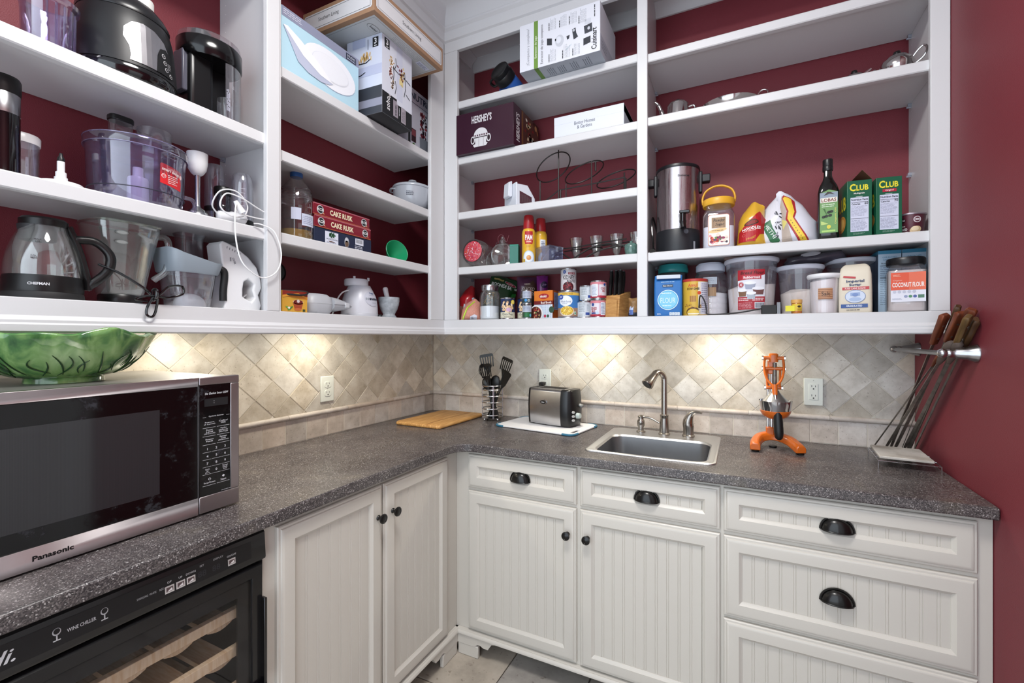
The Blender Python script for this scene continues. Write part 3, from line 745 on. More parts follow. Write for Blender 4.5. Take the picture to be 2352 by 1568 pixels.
G().box(-w + .05, .0008, .083, -.179, .0016, .279).build('door_window', m_mesh_screen(), door, smooth=0)
P = Print(face((-w, 0, 0), (1, 0, 0), (0, 0, 1)))
P.text('Panasonic', .252, .0245, .0105, '#0c0c0d', 1, .058, bold=.035)
P.build('brand_lettering', door)
g = G(); g.box(-.0965, 0, .004, 0, .022, .046); g.box(-.0965, 0, .327, 0, .022, hh); g.box(-.022, 0, .046, 0, .022, .327)
cpn = g.build('control_panel', MWF, t, bevel=.002)
G().box(-.0965, .0012, .044, -.0205, .02, .329).build('key_panel', SMUDGE, cpn, bevel=.0008)
P = Print(face((-.0965, .0012, 0), (1, 0, 0), (0, 0, 1)))
ink = '#d2d2d6'
P.text('the Genius', .026, .305, .006, ink, 1, .026, shear=.3); P.text('Sensor 1250W', .055, .305, .0055, ink, 1, .028, shear=.2)
P.rect(.012, .272, .068, .292, '#17171a', 1); P.rect(.0335, .284, .035, .2855, ink, 2); P.rect(.0335, .279, .035, .2805, ink, 2)
P.text('Cyclonic Inverter', .040, .246, .0042, ink, 1, .036); P.rect(.008, .2445, .016, .2452, ink, 1); P.rect(.064, .2445, .072, .2452, ink, 1)
for r_, (a, b) in enumerate(((('Popcorn', '(3 Levels)'), ('Coffee/', 'Milk')), (('Power', 'Level', '(10 Levels)'), ('Turbo', 'Defrost', '(lb/kg)')), (('Frozen', 'Foods'), ('Sensor', 'Cook', '(Reheat)')))):
    z = .236 - r_ * .0215
    for c_, tx in ((.024, a), (.057, b)):
        for k, s in enumerate(tx): P.text(s, c_, z - (k + .5) * .0048 - (.0024 if len(tx) == 2 else 0), .0036, ink, 1, min(.026, .0031 * len(s)))
    P.rect(.008, z - .0185, .038, z - .0178, ink, 1); P.rect(.041, z - .0185, .072, z - .0178, ink, 1)
for k, s in enumerate('123456789'):
    c_, r_ = k % 3, k // 3; P.text(s, (.019, .040, .061)[c_], .164 - r_ * .0185, .006, ink, 1)
    P.rect((.008, .030, .052)[c_], .1555 - r_ * .0185, (.028, .050, .072)[c_], .1561 - r_ * .0185, ink, 1)
P.text('0', .040, .1085, .006, ink, 1)
for k, s in enumerate(('Quick', '30', '(More)')): P.text(s, .019, .1125 - k * .0045, .0036, ink, 1)
for k, s in enumerate(('Timer/', 'Clock', '(Less)')): P.text(s, .061, .1135 - k * .0045, .0036, ink, 1)
for u in (.008, .030, .052): P.rect(u, .0995, u + .02, .1001, ink, 1)
P.ell(.024, .087, .0032, .0032, ink, 1, 10); P.ell(.024, .087, .002, .002, '#070708', 2, 10); P.poly([(.057, .0835), (.0605, .087), (.057, .0905), (.0535, .087)], ink, 1)
P.text('Stop/Reset', .024, .078, .0048, ink, 1, .027); P.text('Start', .057, .078, .0048, ink, 1, .014)
P.rect(.008, .071, .038, .0717, ink, 1); P.rect(.041, .071, .072, .0717, ink, 1)
P.rows(.052, .048, .075, .0515, 1, '#8b8b90', 1, .6)
P.build('keypad_print', cpn)

# cabbage-leaf bowl on the microwave
def m_glaze():
    m, nt, N, L, p = base_mat('green_majolica_glaze'); tc = N.new('ShaderNodeTexCoord')
    n = N.new('ShaderNodeTexNoise'); n.inputs['Scale'].default_value = 26; n.inputs['Detail'].default_value = 7; n.inputs['Distortion'].default_value = .8
    mp = N.new('ShaderNodeMapping'); mp.inputs['Scale'].default_value = (1, 1, .35); L.new(tc.outputs['Object'], mp.inputs[0]); L.new(mp.outputs[0], n.inputs[0])
    r = ramp(N, [(.32, lin('#2c5630')), (.45, lin('#4c7a42')), (.56, lin('#719a57')), (.72, lin('#94b678'))])
    L.new(n.outputs[0], r.inputs[0]); L.new(r.outputs[0], p.inputs['Base Color']); p.inputs['Roughness'].default_value = .14; p.inputs['Coat Weight'].default_value = .5; return m
GLAZE = m_glaze()
t = thing('leaf_bowl', 'green glazed cabbage-leaf bowl on top of the microwave', 'bowl', (.285, -1.722, ZC + .0004 + .3455))
RB, HB = .156, .106
def bowl_pt(a, s, off=0.):
    """s 0..1 from foot to rim"""
    r = .062 + (RB - .062) * (s ** .62) * (.96 + .04 * sin(5 * a)) + off
    ruf = (.006 * sin(5 * a + .8) + .004 * sin(9 * a)) * s ** 3
    return Vector((r * 1.0 * cos(a), r * 1.08 * sin(a), .012 + (HB - .012) * s ** 1.25 + ruf + .006 * cos(a) * s ** 2))
g = G(); n = 60; ss = [i / 12 for i in range(13)]
rings = [[(.066 * cos(2 * pi * j / n), .068 * sin(2 * pi * j / n), 0) for j in range(n)], [(.064 * cos(2 * pi * j / n), .066 * sin(2 * pi * j / n), .010) for j in range(n)]]
rings += [[bowl_pt(2 * pi * j / n, s, .0022 * sin(15 * 2 * pi * j / n + 5 * s) * s) for j in range(n)] for s in ss]
rings += [[bowl_pt(2 * pi * j / n, s, -.006) + Vector((0, 0, .004 if s > .95 else .006)) for j in range(n)] for s in reversed(ss)]
g.loft(rings); g.build('body', GLAZE, t, smooth=80)
g = G(); rnd = random.Random(3)
for k in range(44):
    a = 2 * pi * k / 44 + rnd.uniform(-.08, .08); s0 = rnd.uniform(.08, .35); s1 = s0 + rnd.uniform(.28, .5); w0 = rnd.uniform(-.22, .22)
    pts = [bowl_pt(a + w0 * sin(pi * .9 * i / 9) + .12 * (i / 9) * (1 if k % 2 else -1), s0 + (s1 - s0) * i / 9, .0012) for i in range(10)]
    g.tube(pts, [.0005, .001, .0013, .0015, .0016, .0016, .0014, .0012, .0009, .0005], 6)
g.build('leaf_veins', M('#1d3f20', .2), t)

# ------------------------------------------------------------------ outlets
def outlet(label, T, decora=False):
    t = thing('wall_outlet', label, 'outlet'); t.matrix_world = T
    ivory = M('#dfe3dc', .35)
    G().box(-.0355, -.0065, -.058, .0355, 0, .058).build('cover_plate', ivory, t, bevel=.003)
    P = Print(face((0, -.0065, 0), (1, 0, 0), (0, 0, 1)))
    if decora: G().box(-.0165, -.0085, -.0335, .0165, -.006, .0335).build('receptacle', ivory, t, bevel=.001); P = Print(face((0, -.0085, 0), (1, 0, 0), (0, 0, 1)))
    for s in (.0195, -.0195):
        if not decora:
            g = G(); g.loft([[(x, y, z + s) for x, z in rrect(.033, .028, .010)] for y in (-.006, -.0085)]); g.build('receptacle', ivory, t)
        e = 6 if not decora else 1
        P.rect(-.0075, s + .001, -.0055, s + .009, '#1a1a1a', e); P.rect(.0055, s + .001, .0075, s + .008, '#1a1a1a', e); P.ell(0, s - .0065, .0028, .003, '#1a1a1a', e, 10)
    P.ell(0, 0 if not decora else .048, .0022, .0022, '#a7aaa4', 1, 8)
    P.build('slots', t); return t
outlet('ivory double outlet on the long wall tiles above the worktop', Matrix.Translation((.0075, -.775, 1.1265)) @ Matrix.Rotation(pi / 2, 4, 'Z'))
outlet('ivory double outlet behind the toaster with a black plug in it', Matrix.Translation((.7595, -.0075, 1.130)))
outlet('ivory outlet with square receptacles beside the orange juicer', Matrix.Translation((1.9975, -.0075, 1.1305)), True)
t = thing('power_plug', 'black plug and cord of the toaster in the outlet', 'plug', (.752, -.016, 1.1105))
G().box(-.014, -.032, -.009, .014, 0, .009).build('plug_body', BLKMATT, t, bevel=.004)
G().tube(spline([(0, -.03, 0), (.004, -.045, -.01), (.02, -.035, -.06), (.05, -.02, -.12), (.075, -.02, -.165)], 6), .0032, 8).build('cord', BLKMATT, t)

# ------------------------------------------------------------------ worktop items along the back wall
BOARDW = m_wood('board_wood', '#a9763d', '#d7a868', (26, 2, 14), .55)
t = thing('cutting_board', 'rounded wooden cutting board lying in the worktop corner', 'cutting board', (.262, -.262, ZC + .0004), R(-1))
g = G(); rg = []
for i, z in ((.006, 0), (.001, .003), (0, .009), (.001, .014), (.006, .018)): rg.append(ring(rrect(.285 - 2 * i, .400 - 2 * i, .02, 5), z))
g.loft(rg); g.build('board', BOARDW, t, smooth=50)
g = G(); g.box(.052, -.194, .0181, .0545, .194, .0184); g.build('joint_line', M('#5a3a1c', .7), t, smooth=0)

WB = M('#e6e6e8', .4); TEAL = M('#2f6f8c', .45)
t = thing('cutting_board', 'white plastic cutting board with blue corner grips under the toaster', 'cutting board', (.835, -.168, ZC + .0004), R(-8))
bm = bmesh.new(); ol = rrect(.445, .275, .032, 5); hl = rrect(.018, .075, .006, 3, .196, -.062); es = []
for lp in (ol, hl):
    vs = [bm.verts.new((x, y, .0018)) for x, y in lp]; es += [bm.edges.new((vs[i - 1], vs[i])) for i in range(len(vs))]
bmesh.ops.triangle_fill(bm, edges=es, use_beauty=True); r = bmesh.ops.extrude_face_region(bm, geom=bm.faces[:])
for v in r['geom']:
    if isinstance(v, bmesh.types.BMVert): v.co.z += .0065
bmesh.ops.recalc_face_normals(bm, faces=bm.faces); me = bpy.data.meshes.new('board'); bm.to_mesh(me); bm.free(); me.materials.append(WB); link('board', me, t, bevel=.0015)
for sx in (-1, 1):
    for sy in (-1, 1):
        pts = [(sx * (.2225 - .055), sy * .1375)] + [(sx * (.2225 - .032 + .032 * sin(a)), sy * (.1375 - .032 + .032 * cos(a))) for a in (0, .4, .8, 1.2, 1.57)] + [(sx * .2225, sy * (.1375 - .05))]
        G().tube([(x, y, .0052) for x, y in pts], .0052, 8).build('corner_grip', TEAL, t)

# toaster
t = thing('toaster', 'two-slice stainless steel and black toaster on the white board', 'toaster', (.864, -.128, ZC + .0004 + .0086), R(-11)); t.scale = (1, 1, 1.08)
def tprof(z):   # half length, half depth with a gentle belly
    q = z / .166; return .128 + .007 * sin(pi * min(1, q)), .062 + .014 * sin(pi * (q * .85 + .08)) ** .8
def toast_ring(z, x0, x1, k=1., n=8):
    hl, hd = tprof(z); out = []
    for i in range(n + 1): x = x0 + (x1 - x0) * i / n; out.append((x, -hd * k * (1 - .10 * (x / .13) ** 2), z))
    for i in range(n + 1): x = x1 + (x0 - x1) * i / n; out.append((x, hd * k * (1 - .10 * (x / .13) ** 2), z))
    return out
zs = [.006, .02, .05, .09, .13, .155, .163]
g = G(); g.loft([toast_ring(z, -.105, .078) for z in zs] + [toast_ring(.166, -.105, .078, .93)]); g.build('steel_shell', STEEL, t, smooth=50)
for a, b, nm in ((.078, .128, 'control_end'), (-.128, -.105, 'end_cap')):
    g = G(); rr2 = []
    for z in zs + [.167]:
        k = .94 if z > .166 else 1.; hl, hd = tprof(z); hd *= k
        s = 1 if a > 0 else -1; lo, hi = (a, b) if s > 0 else (b, a)
        bul = .010 * sin(pi * z / .167)
        P0 = [(lo, -hd * .945), (lo + (hi - lo) * .5, -hd * .90), (hi - s * .008, -hd * .78), (hi + s * bul, -hd * .45), (hi + s * bul * 1.3, 0)]
        rr2.append([(x, y, z) for x, y in P0] + [(x, -y, z) for x, y in reversed(P0[:-1])])
    g.loft(rr2); g.build(nm, M('#101012', .3), t, smooth=50)
g = G(); g.box(-.088, -.036, .1655, .088, .036, .1685); to = g.build('top_plate', STEELH, t, bevel=.001)
for y in (-.017, .017): G().box(-.072, y - .013, .1680, .072, y + .013, .1692).build('bread_slot', M('#120d0b', .9), to, smooth=0)
g = G()
for x in (-.1, .1):
    for y in (-.04, .04): g.lathe([(.008, 0), (.008, .008)], 10, (x, y, 0))
g.build('feet', BLKMATT, t)
g = G(); g.T = Matrix.Translation((-.018, -.0762, .108)) @ Matrix.Rotation(pi / 2, 4, 'X'); g.lathe([(.020, 0), (.020, .002), (.001, .0022)], 26, sy=.58); bd = g.build('badge', CHROME, t)
P = Print(face((-.018, -.0785, .108), (1, 0, 0), (0, 0, 1))); P.ell(0, 0, .0165, .0088, '#0b0b0c', 1); P.text('Oster', 0, 0, .0066, '#d8d8da', 2, .018, shear=.2); P.build('badge_print', bd)
g = G(); g.tube([(.137, -.012, .052), (.147, -.012, .052), (.157, -.012, .053)], [.0135, .0125, .011], 16); g.build('browning_dial', M('#aebab8', .35), t)
for z in (.070, .052, .034):
    g = G(); g.T = Matrix.Translation((.1335, -.042, z)) @ Matrix.Rotation(R(70), 4, 'Z') @ Matrix.Rotation(pi / 2, 4, 'X'); g.lathe([(.0085, 0), (.0085, .004), (.001, .005)], 14, sy=.66); g.build('button', M('#b5b7b8', .35), t)
g = G(); g.tube([(.134, .014, .098), (.150, .014, .094), (.156, .014, .092)], [.012, .014, .009], 12, flat=.6); g.build('lever', M('#6b6d6e', .3), t)

# utensil crock of steel rings
t = thing('utensil_holder', 'round steel ring utensil holder beside the wooden board', 'utensil holder', (.500, -.130, ZC + .0004))
for z in (.030, .064, .098, .132, .165, .186): G().tube([(.055 * cos(a), .055 * sin(a), z) for a in [2 * pi * i / 28 for i in range(28)]], .0034, 8, True, flat=1.).build('ring', STEEL, t)
g = G(); g.lathe([(.001, .012), (.052, .012), (.054, .015), (.001, .016)], 24); g.build('base_plate', STEEL, t)
for k in range(4):
    a = R(35 + 90 * k); x, y = .055 * cos(a), .055 * sin(a)
    g = G(); g.box(-.004, -.0012, .012, .004, .0012, .188); o = g.build('upright', STEEL, t); o.location = (x, y, 0); o.rotation_euler = (0, 0, a + pi / 2)
    G().ball((.050 * cos(a + .5), .050 * sin(a + .5), .0065), .0065, 12, 8).build('ball_foot', CHROME, t)
def utensil(label, base, tip, kind, roll=0., cat='utensil'):
    b, e = Vector(base), Vector(tip); d = (e - b).normalized(); L_ = (e - b).length
    o = thing('kitchen_utensil', label, cat, b, 0, 'utensils in the ring holder')
    q = Vector((0, 0, 1)).rotation_difference(d); o.rotation_mode = 'QUATERNION'; o.rotation_quaternion = q @ Matrix.Rotation(roll, 3, 'Z').to_quaternion()
    hd = .095
    G().tube([(0, 0, 0), (0, 0, .02), (0, 0, .10), (0, 0, .13)], [.0085, .0095, .008, .005], 10).build('handle', BLACK, o)
    G().tube([(0, 0, .12), (0, 0, L_ - hd + .01)], .0036, 8).build('shaft', BLACK, o)
    g = G(); z0 = L_ - hd
    if kind == 'slot':
        w0, w1 = .020, .036
        pr = lambda z: (w0 + (w1 - w0) * min(1, (z - z0) / .03))
        bars = 5
        for k in range(bars + 1):
            f = -1 + 2 * k / bars
            g.add([(f * pr(z0 + .02) - .0036, -.0012, z0 + .022), (f * pr(z0 + .02) + .0026, -.0012, z0 + .022), (f * w1 + .0028, -.0012, L_ - .012), (f * w1 - .0028, -.0012, L_ - .012), (f * pr(z0 + .02) - .0026, .0012, z0 + .022), (f * pr(z0 + .02) + .0026, .0012, z0 + .022), (f * w1 + .0028, .0012, L_ - .012), (f * w1 - .0028, .0012, L_ - .012)], [(0, 1, 2, 3), (7, 6, 5, 4), (0, 4, 5, 1), (1, 5, 6, 2), (2, 6, 7, 3), (3, 7, 4, 0)])
        g.prism([(-w1 - .002, L_ - .016), (w1 + .002, L_ - .016), (w1 + .001, L_ - .004), (w1 - .006, L_), (-w1 + .006, L_), (-w1 - .001, L_ - .004)], -.0014, .0014, 'y')
        g.prism([(-.004, z0 - .012), (.004, z0 - .012), (w0 + .004, z0 + .03), (-w0 - .004, z0 + .03)], -.0014, .0014, 'y')
    elif kind == 'flat':
        g.prism([(-.004, z0 - .01), (.004, z0 - .01), (.018, z0 + .02), (.026, L_ - .008), (.020, L_ - .001), (-.026, L_ - .004), (-.026, L_ - .02), (-.018, z0 + .02)], -.0014, .0014, 'y')
    elif kind == 'spoon':
        g.T = Matrix.Translation((0, 0, L_ - .035)) ; g.ball((0, 0, 0), .030, 16, 10, 1, .32, 1.25)
    elif kind == 'whisk':
        for k in range(5):
            a = pi * k / 5; g.tube(spline([(0, 0, z0), (.026 * cos(a), .026 * sin(a), z0 + .055), (0, 0, L_), (-.026 * cos(a), -.026 * sin(a), z0 + .055), (0, 0, z0)], 7), .0014, 6)
    g.build('head', BLACK, o, smooth=45)
b0 = Vector((.500, -.130, ZC + .018))
utensil('black slotted turner standing tallest in the ring holder', b0 + Vector((.012, .01, 0)), (.452, -.118, 1.268), 'slot', .3)
utensil('black slotted spoon in front of the tall turner in the ring holder', b0 + Vector((.02, -.012, 0)), (.462, -.150, 1.215), 'slot', -.15)
utensil('black whisk leaning outwards from the ring holder', b0 + Vector((.022, 0, 0)), (.440, -.142, 1.215), 'whisk', 0)
utensil('black slotted spatula leaning towards the toaster from the ring holder', b0 + Vector((-.014, .006, 0)), (.590, -.118, 1.248), 'slot', -.2)
utensil('black plain spatula leaning lowest from the ring holder', b0 + Vector((-.02, -.008, 0)), (.612, -.150, 1.178), 'flat', -.35)
utensil('black round spoon low in the ring holder', b0 + Vector((.026, .012, 0)), (.446, -.110, 1.140), 'spoon', .5)
utensil('black ladle head behind the other tools in the ring holder', b0 + Vector((0, .018, 0)), (.506, -.104, 1.150), 'spoon', .2)

# orange juicer
OR = M('#d0661b', .3, coat=.35, var=.08, vscale=30)
t = thing('citrus_juicer', 'orange cast-metal lever citrus juicer with a black grip', 'juicer', (1.838, -.186, ZC + .0004))
sp = spline([(-.068, -.088, .020), (-.066, -.05, .030), (-.050, .000, .040), (-.015, .026, .046), (.025, .024, .044), (.062, -.010, .036), (.090, -.072, .020)], 6)
g = G(); rg = []
for i, p in enumerate(sp):
    a = sp[max(0, i - 1)]; b = sp[min(len(sp) - 1, i + 1)]; d = (b - a); d.z = 0; d.normalize(); nn = Vector((-d.y, d.x, 0))
    hw, ht = .0185, .016 if 0 < i < len(sp) - 1 else .013
    rg.append([p + nn * u * hw + Vector((0, 0, v * ht)) for u, v in ((-1, -1), (1, -1), (1, .35), (.55, 1), (-.55, 1), (-1, .35))])
g.loft(rg); g.build('base', OR, t, bevel=.003, smooth=50)
for x, y in ((-.067, -.076), (.086, -.060), (0, .024)): G().lathe([(.014, 0), (.015, .0065)], 14, (x, y, 0)).build('rubber_foot', BLACK, t)
G().box(-.026, .010, .050, .004, .042, .082).build('socket', OR, t, bevel=.004)
for x in (-.018, -.004): G().tube([(x, .027, .07), (x, .027, .352)], .0058, 12).build('column', CHROME, t)
g = G(); g.lathe([(.012, .122), (.030, .126), (.046, .136), (.054, .150), (.0555, .158), (.0535, .158), (.044, .140), (.001, .132)], 30, (.006, -.018, 0)); g.box(-.016, .0, .126, .012, .034, .150); g.build('cup_holder', OR, t, bevel=.001)
g = G(); g.lathe([(.044, .150), (.054, .158), (.0575, .176), (.0605, .196), (.0590, .196), (.056, .178), (.05, .162), (.001, .158)], 32, (.006, -.018, 0)); g.build('strainer_bowl', CHROME, t)
g = G(); g.lathe([(.047, .194), (.042, .200), (.016, .228), (.012, .236), (.001, .237)], 28, (.006, -.018, 0)); g.build('press_cone', M('#c9cacc', .25, metal=1.), t)
g = G(); g.tube([(.004, -.010, .232), (.004, -.010, .345)], .0078, 12); g.build('plunger', DKSTEEL, t)
g = G(); g.box(-.020, -.010, .300, .004, .032, .352); g.build('guide', OR, t, bevel=.003)
g = G(); g.loft([[(x, y, z) for x, y in rrect(.034, .05, .010, 3, 0, .004)] for z in (.348, .372, .378)] + [ring(rrect(.026, .042, .010, 3, 0, .004), .382)]); g.build('head', OR, t, smooth=50)
for z, hw in ((.364, .036), (.322, .036), (.246, .027)):
    g = G(); g.tube([(-hw, -.012, z), (hw, -.012, z)], .007, 12); g.build('cross_pin', OR, t)
    for s in (-1, 1):
        g = G(); g.tube([(s * hw, -.012, z), (s * (hw + .006), -.012, z)], .0085, 6); g.build('bolt', CHROME, t)
yk = [(-.031, -.014, .368), (-.034, -.018, .340), (-.033, -.024, .310), (-.024, -.032, .278), (-.006, -.042, .256)]
for s in (-1, 1): G().tube(spline([(s * x + .001, y, z) for x, y, z in yk], 5), .0046, 8).build('yoke_arm', OR, t)
for s in (-1, 1): G().tube([(s * .024, -.004, .322), (s * .022, -.004, .246)], .0042, 8).build('link', OR, t)
G().tube([(.002, -.042, .262), (.003, -.046, .222)], [.0105, .0095], 14).build('lever_socket', OR, t)
G().tube([(.003, -.046, .224), (.010, -.058, .160)], .0062, 12).build('lever', CHROME, t)
G().tube(spline([(.009, -.056, .168), (.0105, -.059, .158), (.012, -.062, .130), (.014, -.066, .085), (.015, -.068, .060), (.0155, -.069, .050)], 4), [.007, .010, .0115, .0125, .0132, .0138, .0145, .015, .0158, .0165, .0168, .0170, .0170, .0168, .016, .0152, .0142, .0125, .0105, .008, .004], 16).build('grip', M('#0f1012', .45), t)

# tile on a wire trivet, against the red wall
t = thing('tile_trivet', 'grey stone tile resting on a wire stand by the red wall', 'trivet', (2.238, -.228, ZC + .0004), R(-4))
g = G(); wr = .0016; wz = .028; X0, X1, Y0, Y1 = -.086, .078, -.118, .075
loop = [(X0, Y0, wz), (X1, Y0, wz), (X1, Y1, wz), (X0, Y1, wz)]
g.tube(loop, wr, 6, True)
for x, y in ((X0, Y0), (X1, Y0), (X1, Y1), (X0, Y1)):
    g.tube([(x, y, wz), (x, y, 0)], wr, 6)
for s in (-.04, .04): g.tube([(X0, s - .02, wz + .001), (X1, s - .02, wz + .001)], wr, 6)
g.build('wire_stand', CHROME, t)
G().box(-.079, -.098, .031, .066, .082, .040).build('stone_tile', m_stone('grey_marble', '#8f8880', '#c9c5be', '#dedbd6', .4, 8), t, bevel=.002)

# grab rail on the red wall and the skewers tucked behind it
t = thing('towel_bar', 'short brushed steel towel bar on the red side wall', 'towel bar', (W, 0, 1.315))
G().tube([(-.076, -.040, 0), (-.076, -.505, 0)], .0078, 14).build('bar', STEEL, t)
for y in (-.048, -.500):
    g = G(); g.T = Matrix.Translation((0, y, 0)) @ Matrix.Rotation(-pi / 2, 4, 'Y')
    g.lathe([(.027, 0), (.027, .003), (.024, .008), (.019, .025), (.0145, .048), (.011, .055), (.0125, .058), (.0125, .064), (.010, .068), (.0135, .074), (.0135, .080), (.009, .088), (.001, .091)], 26); g.build('post', STEEL, t, smooth=60)
WOODS = [m_wood('handle_wood_%d' % i, a, b, (20, 20, 3)) for i, (a, b) in enumerate((('#4a1f10', '#7c3d1f'), ('#33200f', '#573a1f'), ('#46321a', '#6d5229')))]
sk = [('a', (2.289, -.435, 1.433), (2.249, -.041, .919), 'flat', 0, 'reddish squared handle nearest the shelving'), ('b', (2.318, -.439, 1.457), (2.285, -.038, .919), 'flat', 1, 'dark handle reaching highest'), ('c', (2.303, -.503, 1.435), (2.264, -.036, .919), 'flat', 0, 'slim brown handle in the middle of the bundle'),
      ('d', (2.320, -.520, 1.443), (2.305, -.033, .919), 'flat', 0, 'ringed reddish handle behind the others'), ('e', (2.300, -.557, 1.422), (2.314, -.029, .919), 'flat', 2, 'olive-brown stamped handle'), ('f', (2.324, -.535, 1.414), (2.325, -.028, .919), 'flat', 1, 'dark handle closest to the red wall'),
      ('g', (2.293, -.470, 1.349), (2.236, -.030, .919), 'round', 3, 'turned grey handle beside the rail post'), ('h', (2.303, -.492, 1.351), (2.294, -.030, .919), 'round', 3, 'turned grey handle against the rail post'), ('i', (2.294, -.389, 1.311), (2.196, -.033, .919), 'thin', 0, 'short wooden tip leaning furthest out')]
for nm, T_, B_, kind, wi, desc in sk:
    b, e = Vector(B_), Vector(T_); d = (e - b).normalized(); L_ = (e - b).length
    o = thing('skewer', 'long steel skewer with a ' + desc, 'skewer', b, 0, 'skewers behind the towel bar'); o.rotation_mode = 'QUATERNION'; o.rotation_quaternion = Vector((0, 0, 1)).rotation_difference(d) @ Matrix.Rotation({'a': .5, 'b': 1.2, 'c': .2, 'd': -.6, 'e': .9, 'f': 1.5, 'g': 0., 'h': -.3, 'i': 0.}[nm], 3, 'Z').to_quaternion()
    hl = {'flat': .115, 'round': .10, 'thin': .06}[kind]
    bw = .0055 if kind == 'flat' else (.0045 if kind == 'round' else .0022)
    g = G(); g.loft([[(-.001, -.0008, 0), (.001, -.0008, 0), (.001, .0008, 0), (-.001, .0008, 0)]] + [[(-bw, -.0012, z), (bw, -.0012, z), (bw, .0012, z), (-bw, .0012, z)] for z in (.03, L_ - hl)] + [[(-.004, -.0012, L_ - hl + .01), (.004, -.0012, L_ - hl + .01), (.004, .0012, L_ - hl + .01), (-.004, .0012, L_ - hl + .01)]]); g.build('blade', DKSTEEL, o, smooth=0)
    g = G()
    if kind == 'flat':
        g.loft([ring(rrect(.020, .013, .003, 2), L_ - hl), ring(rrect(.023, .015, .003, 2), L_ - hl + .02), ring(rrect(.025, .016, .003, 2), L_ - .03), ring(rrect(.027, .017, .003, 2), L_ - .006), ring(rrect(.018, .011, .003, 2), L_)])
        hm = WOODS[wi]
    elif kind == 'round': g.tube([(0, 0, L_ - hl), (0, 0, L_ - hl + .02), (0, 0, L_ - .055), (0, 0, L_ - .045), (0, 0, L_ - .03), (0, 0, L_ - .012), (0, 0, L_)], [.006, .010, .011, .008, .0125, .0125, .005], 12); hm = M('#5d5049', .7, var=.3, vscale=40)
    else: g.tube([(0, 0, L_ - hl), (0, 0, L_ - .04), (0, 0, L_ - .01), (0, 0, L_)], [.003, .007, .0085, .004], 10); hm = WOODS[0]
    ho = g.build('handle', hm, o, smooth=45)
    if kind == 'flat':
        g = G()
        for z in (L_ - hl + .025, L_ - .04): g.tube([(0, -.0092, z), (0, .0092, z)], .0032, 8)
        g.build('rivet', M('#8f8a82', .35, metal=.9), ho)
# ------------------------------------------------------------------ builders for the goods on the shelves
def carton(name, label, cat, loc, w, d, h, rotz=0., col='#ffffff', group=None, mat=None, rough=.5):
    t = thing(name, label, cat, loc, rotz, group)
    G().box(-w / 2, -d / 2, 0, w / 2, d / 2, h).build('carton', mat or M(col, rough), t, bevel=.0012, smooth=30)
    return t
def tin(name, label, loc, r, h, col, rotz=0., group=None, rim=True):
    """ribbed-rim steel can with a paper label; returns thing and a Print on the wall of the can"""
    t = thing(name, label, 'can', loc, rotz, group)
    G().lathe([(r - .003, 0), (r, .0012), (r, .004), (r - .0012, .0055), (r - .0012, h - .0055), (r, h - .004), (r, h - .001), (r - .0015, h), (r - .003, h - .003), (.001, h - .003)], 32).build('can', M('#b9babd', .25, metal=1.), t)
    G().lathe([(r - .0006, .006), (r - .0006, h - .006)], 36, cap0=False, cap1=False).build('paper_label', M(col, .4), t)
    return t, Print(round_face(r - .0006), .0004, r * .2)
def jar_round(t, prof, mat, n=32, name='jar'): return G().lathe(prof, n, cap1=False).build(name, mat, t, smooth=50)
class Bag:
    """soft pouch: the same surface carries the mesh and the print"""
    def __init__(s, w, d, h, seed=1, top=.35, lean=0., wr=.004, taper=.0, flat=False, skew=0., pk=0., a0=0.):
        s.w, s.d, s.h, s.top, s.lean, s.wr, s.taper, s.skew, s.pk, s.a0 = w, d, h, top, lean, wr, taper, skew, pk, a0
        rnd = random.Random(seed); s.ph = [(rnd.uniform(0, 6.28), rnd.uniform(20, 60), rnd.uniform(-50, 50), rnd.uniform(.4, 1)) for _ in range(7)]
    def half(s, t): return (1 - s.taper * t) * (s.w / 2) * (1 - .06 * sin(pi * t))
    def dep(s, a, t):
        prof = min(1., (t / .12) ** .5 if t < .12 else 1.) * max(.05, (1. if t < 1 - s.top else ((1 - t) / s.top) ** .8))
        return (s.d / 2) * max(0.02, (1 - abs(a) ** 3)) * prof
    def pt(s, u, v, e=0., back=False):
        t = max(0., min(1., v / s.h)); hw = s.half(t); a = max(-1., min(1., u / hw)); y = s.dep(a, t)
        q = sum(k * sin(p + u * fx + v * fz) for p, fx, fz, k in s.ph) / 7 * s.wr * (1 - abs(a) ** 6)
        zz = v * (1 - s.pk * abs(a - s.a0) ** 1.4 * t) + .35 * s.wr * t ** 4 * sum(sin(p + fx * 3 * u) for p, fx, fz, k in s.ph) / 2
        return Vector((u + s.skew * t * s.h, (y + q) if back else (-(y + q) - e), zz)) + Vector((0, s.lean * t * t, 0))
    def mesh(s, t, name, mat, n=14, m=14, edge=None):
        g = G(); F = []; Bk = []
        for j in range(m + 1):
            tt = j / m; hw = s.half(tt)
            zz = tt * s.h + (edge(tt) if edge else 0)
            F.append([s.pt(hw * (-1 + 2 * i / n), tt * s.h) for i in range(n + 1)]); Bk.append([s.pt(hw * (1 - 2 * i / n), tt * s.h, 0, True) for i in range(n + 1)])
        g.loft([f + b for f, b in zip(F, Bk)]); return g.build(name, mat, t, smooth=60)
    def print(s, step=.012): return Print(lambda u, v, e: s.pt(u, v, e + .0008), .0004, step, step)
FOIL = lambda c, r=.28: M(c, r, coat=.4, bump=.25, bscale=35)
BOXW = .0002

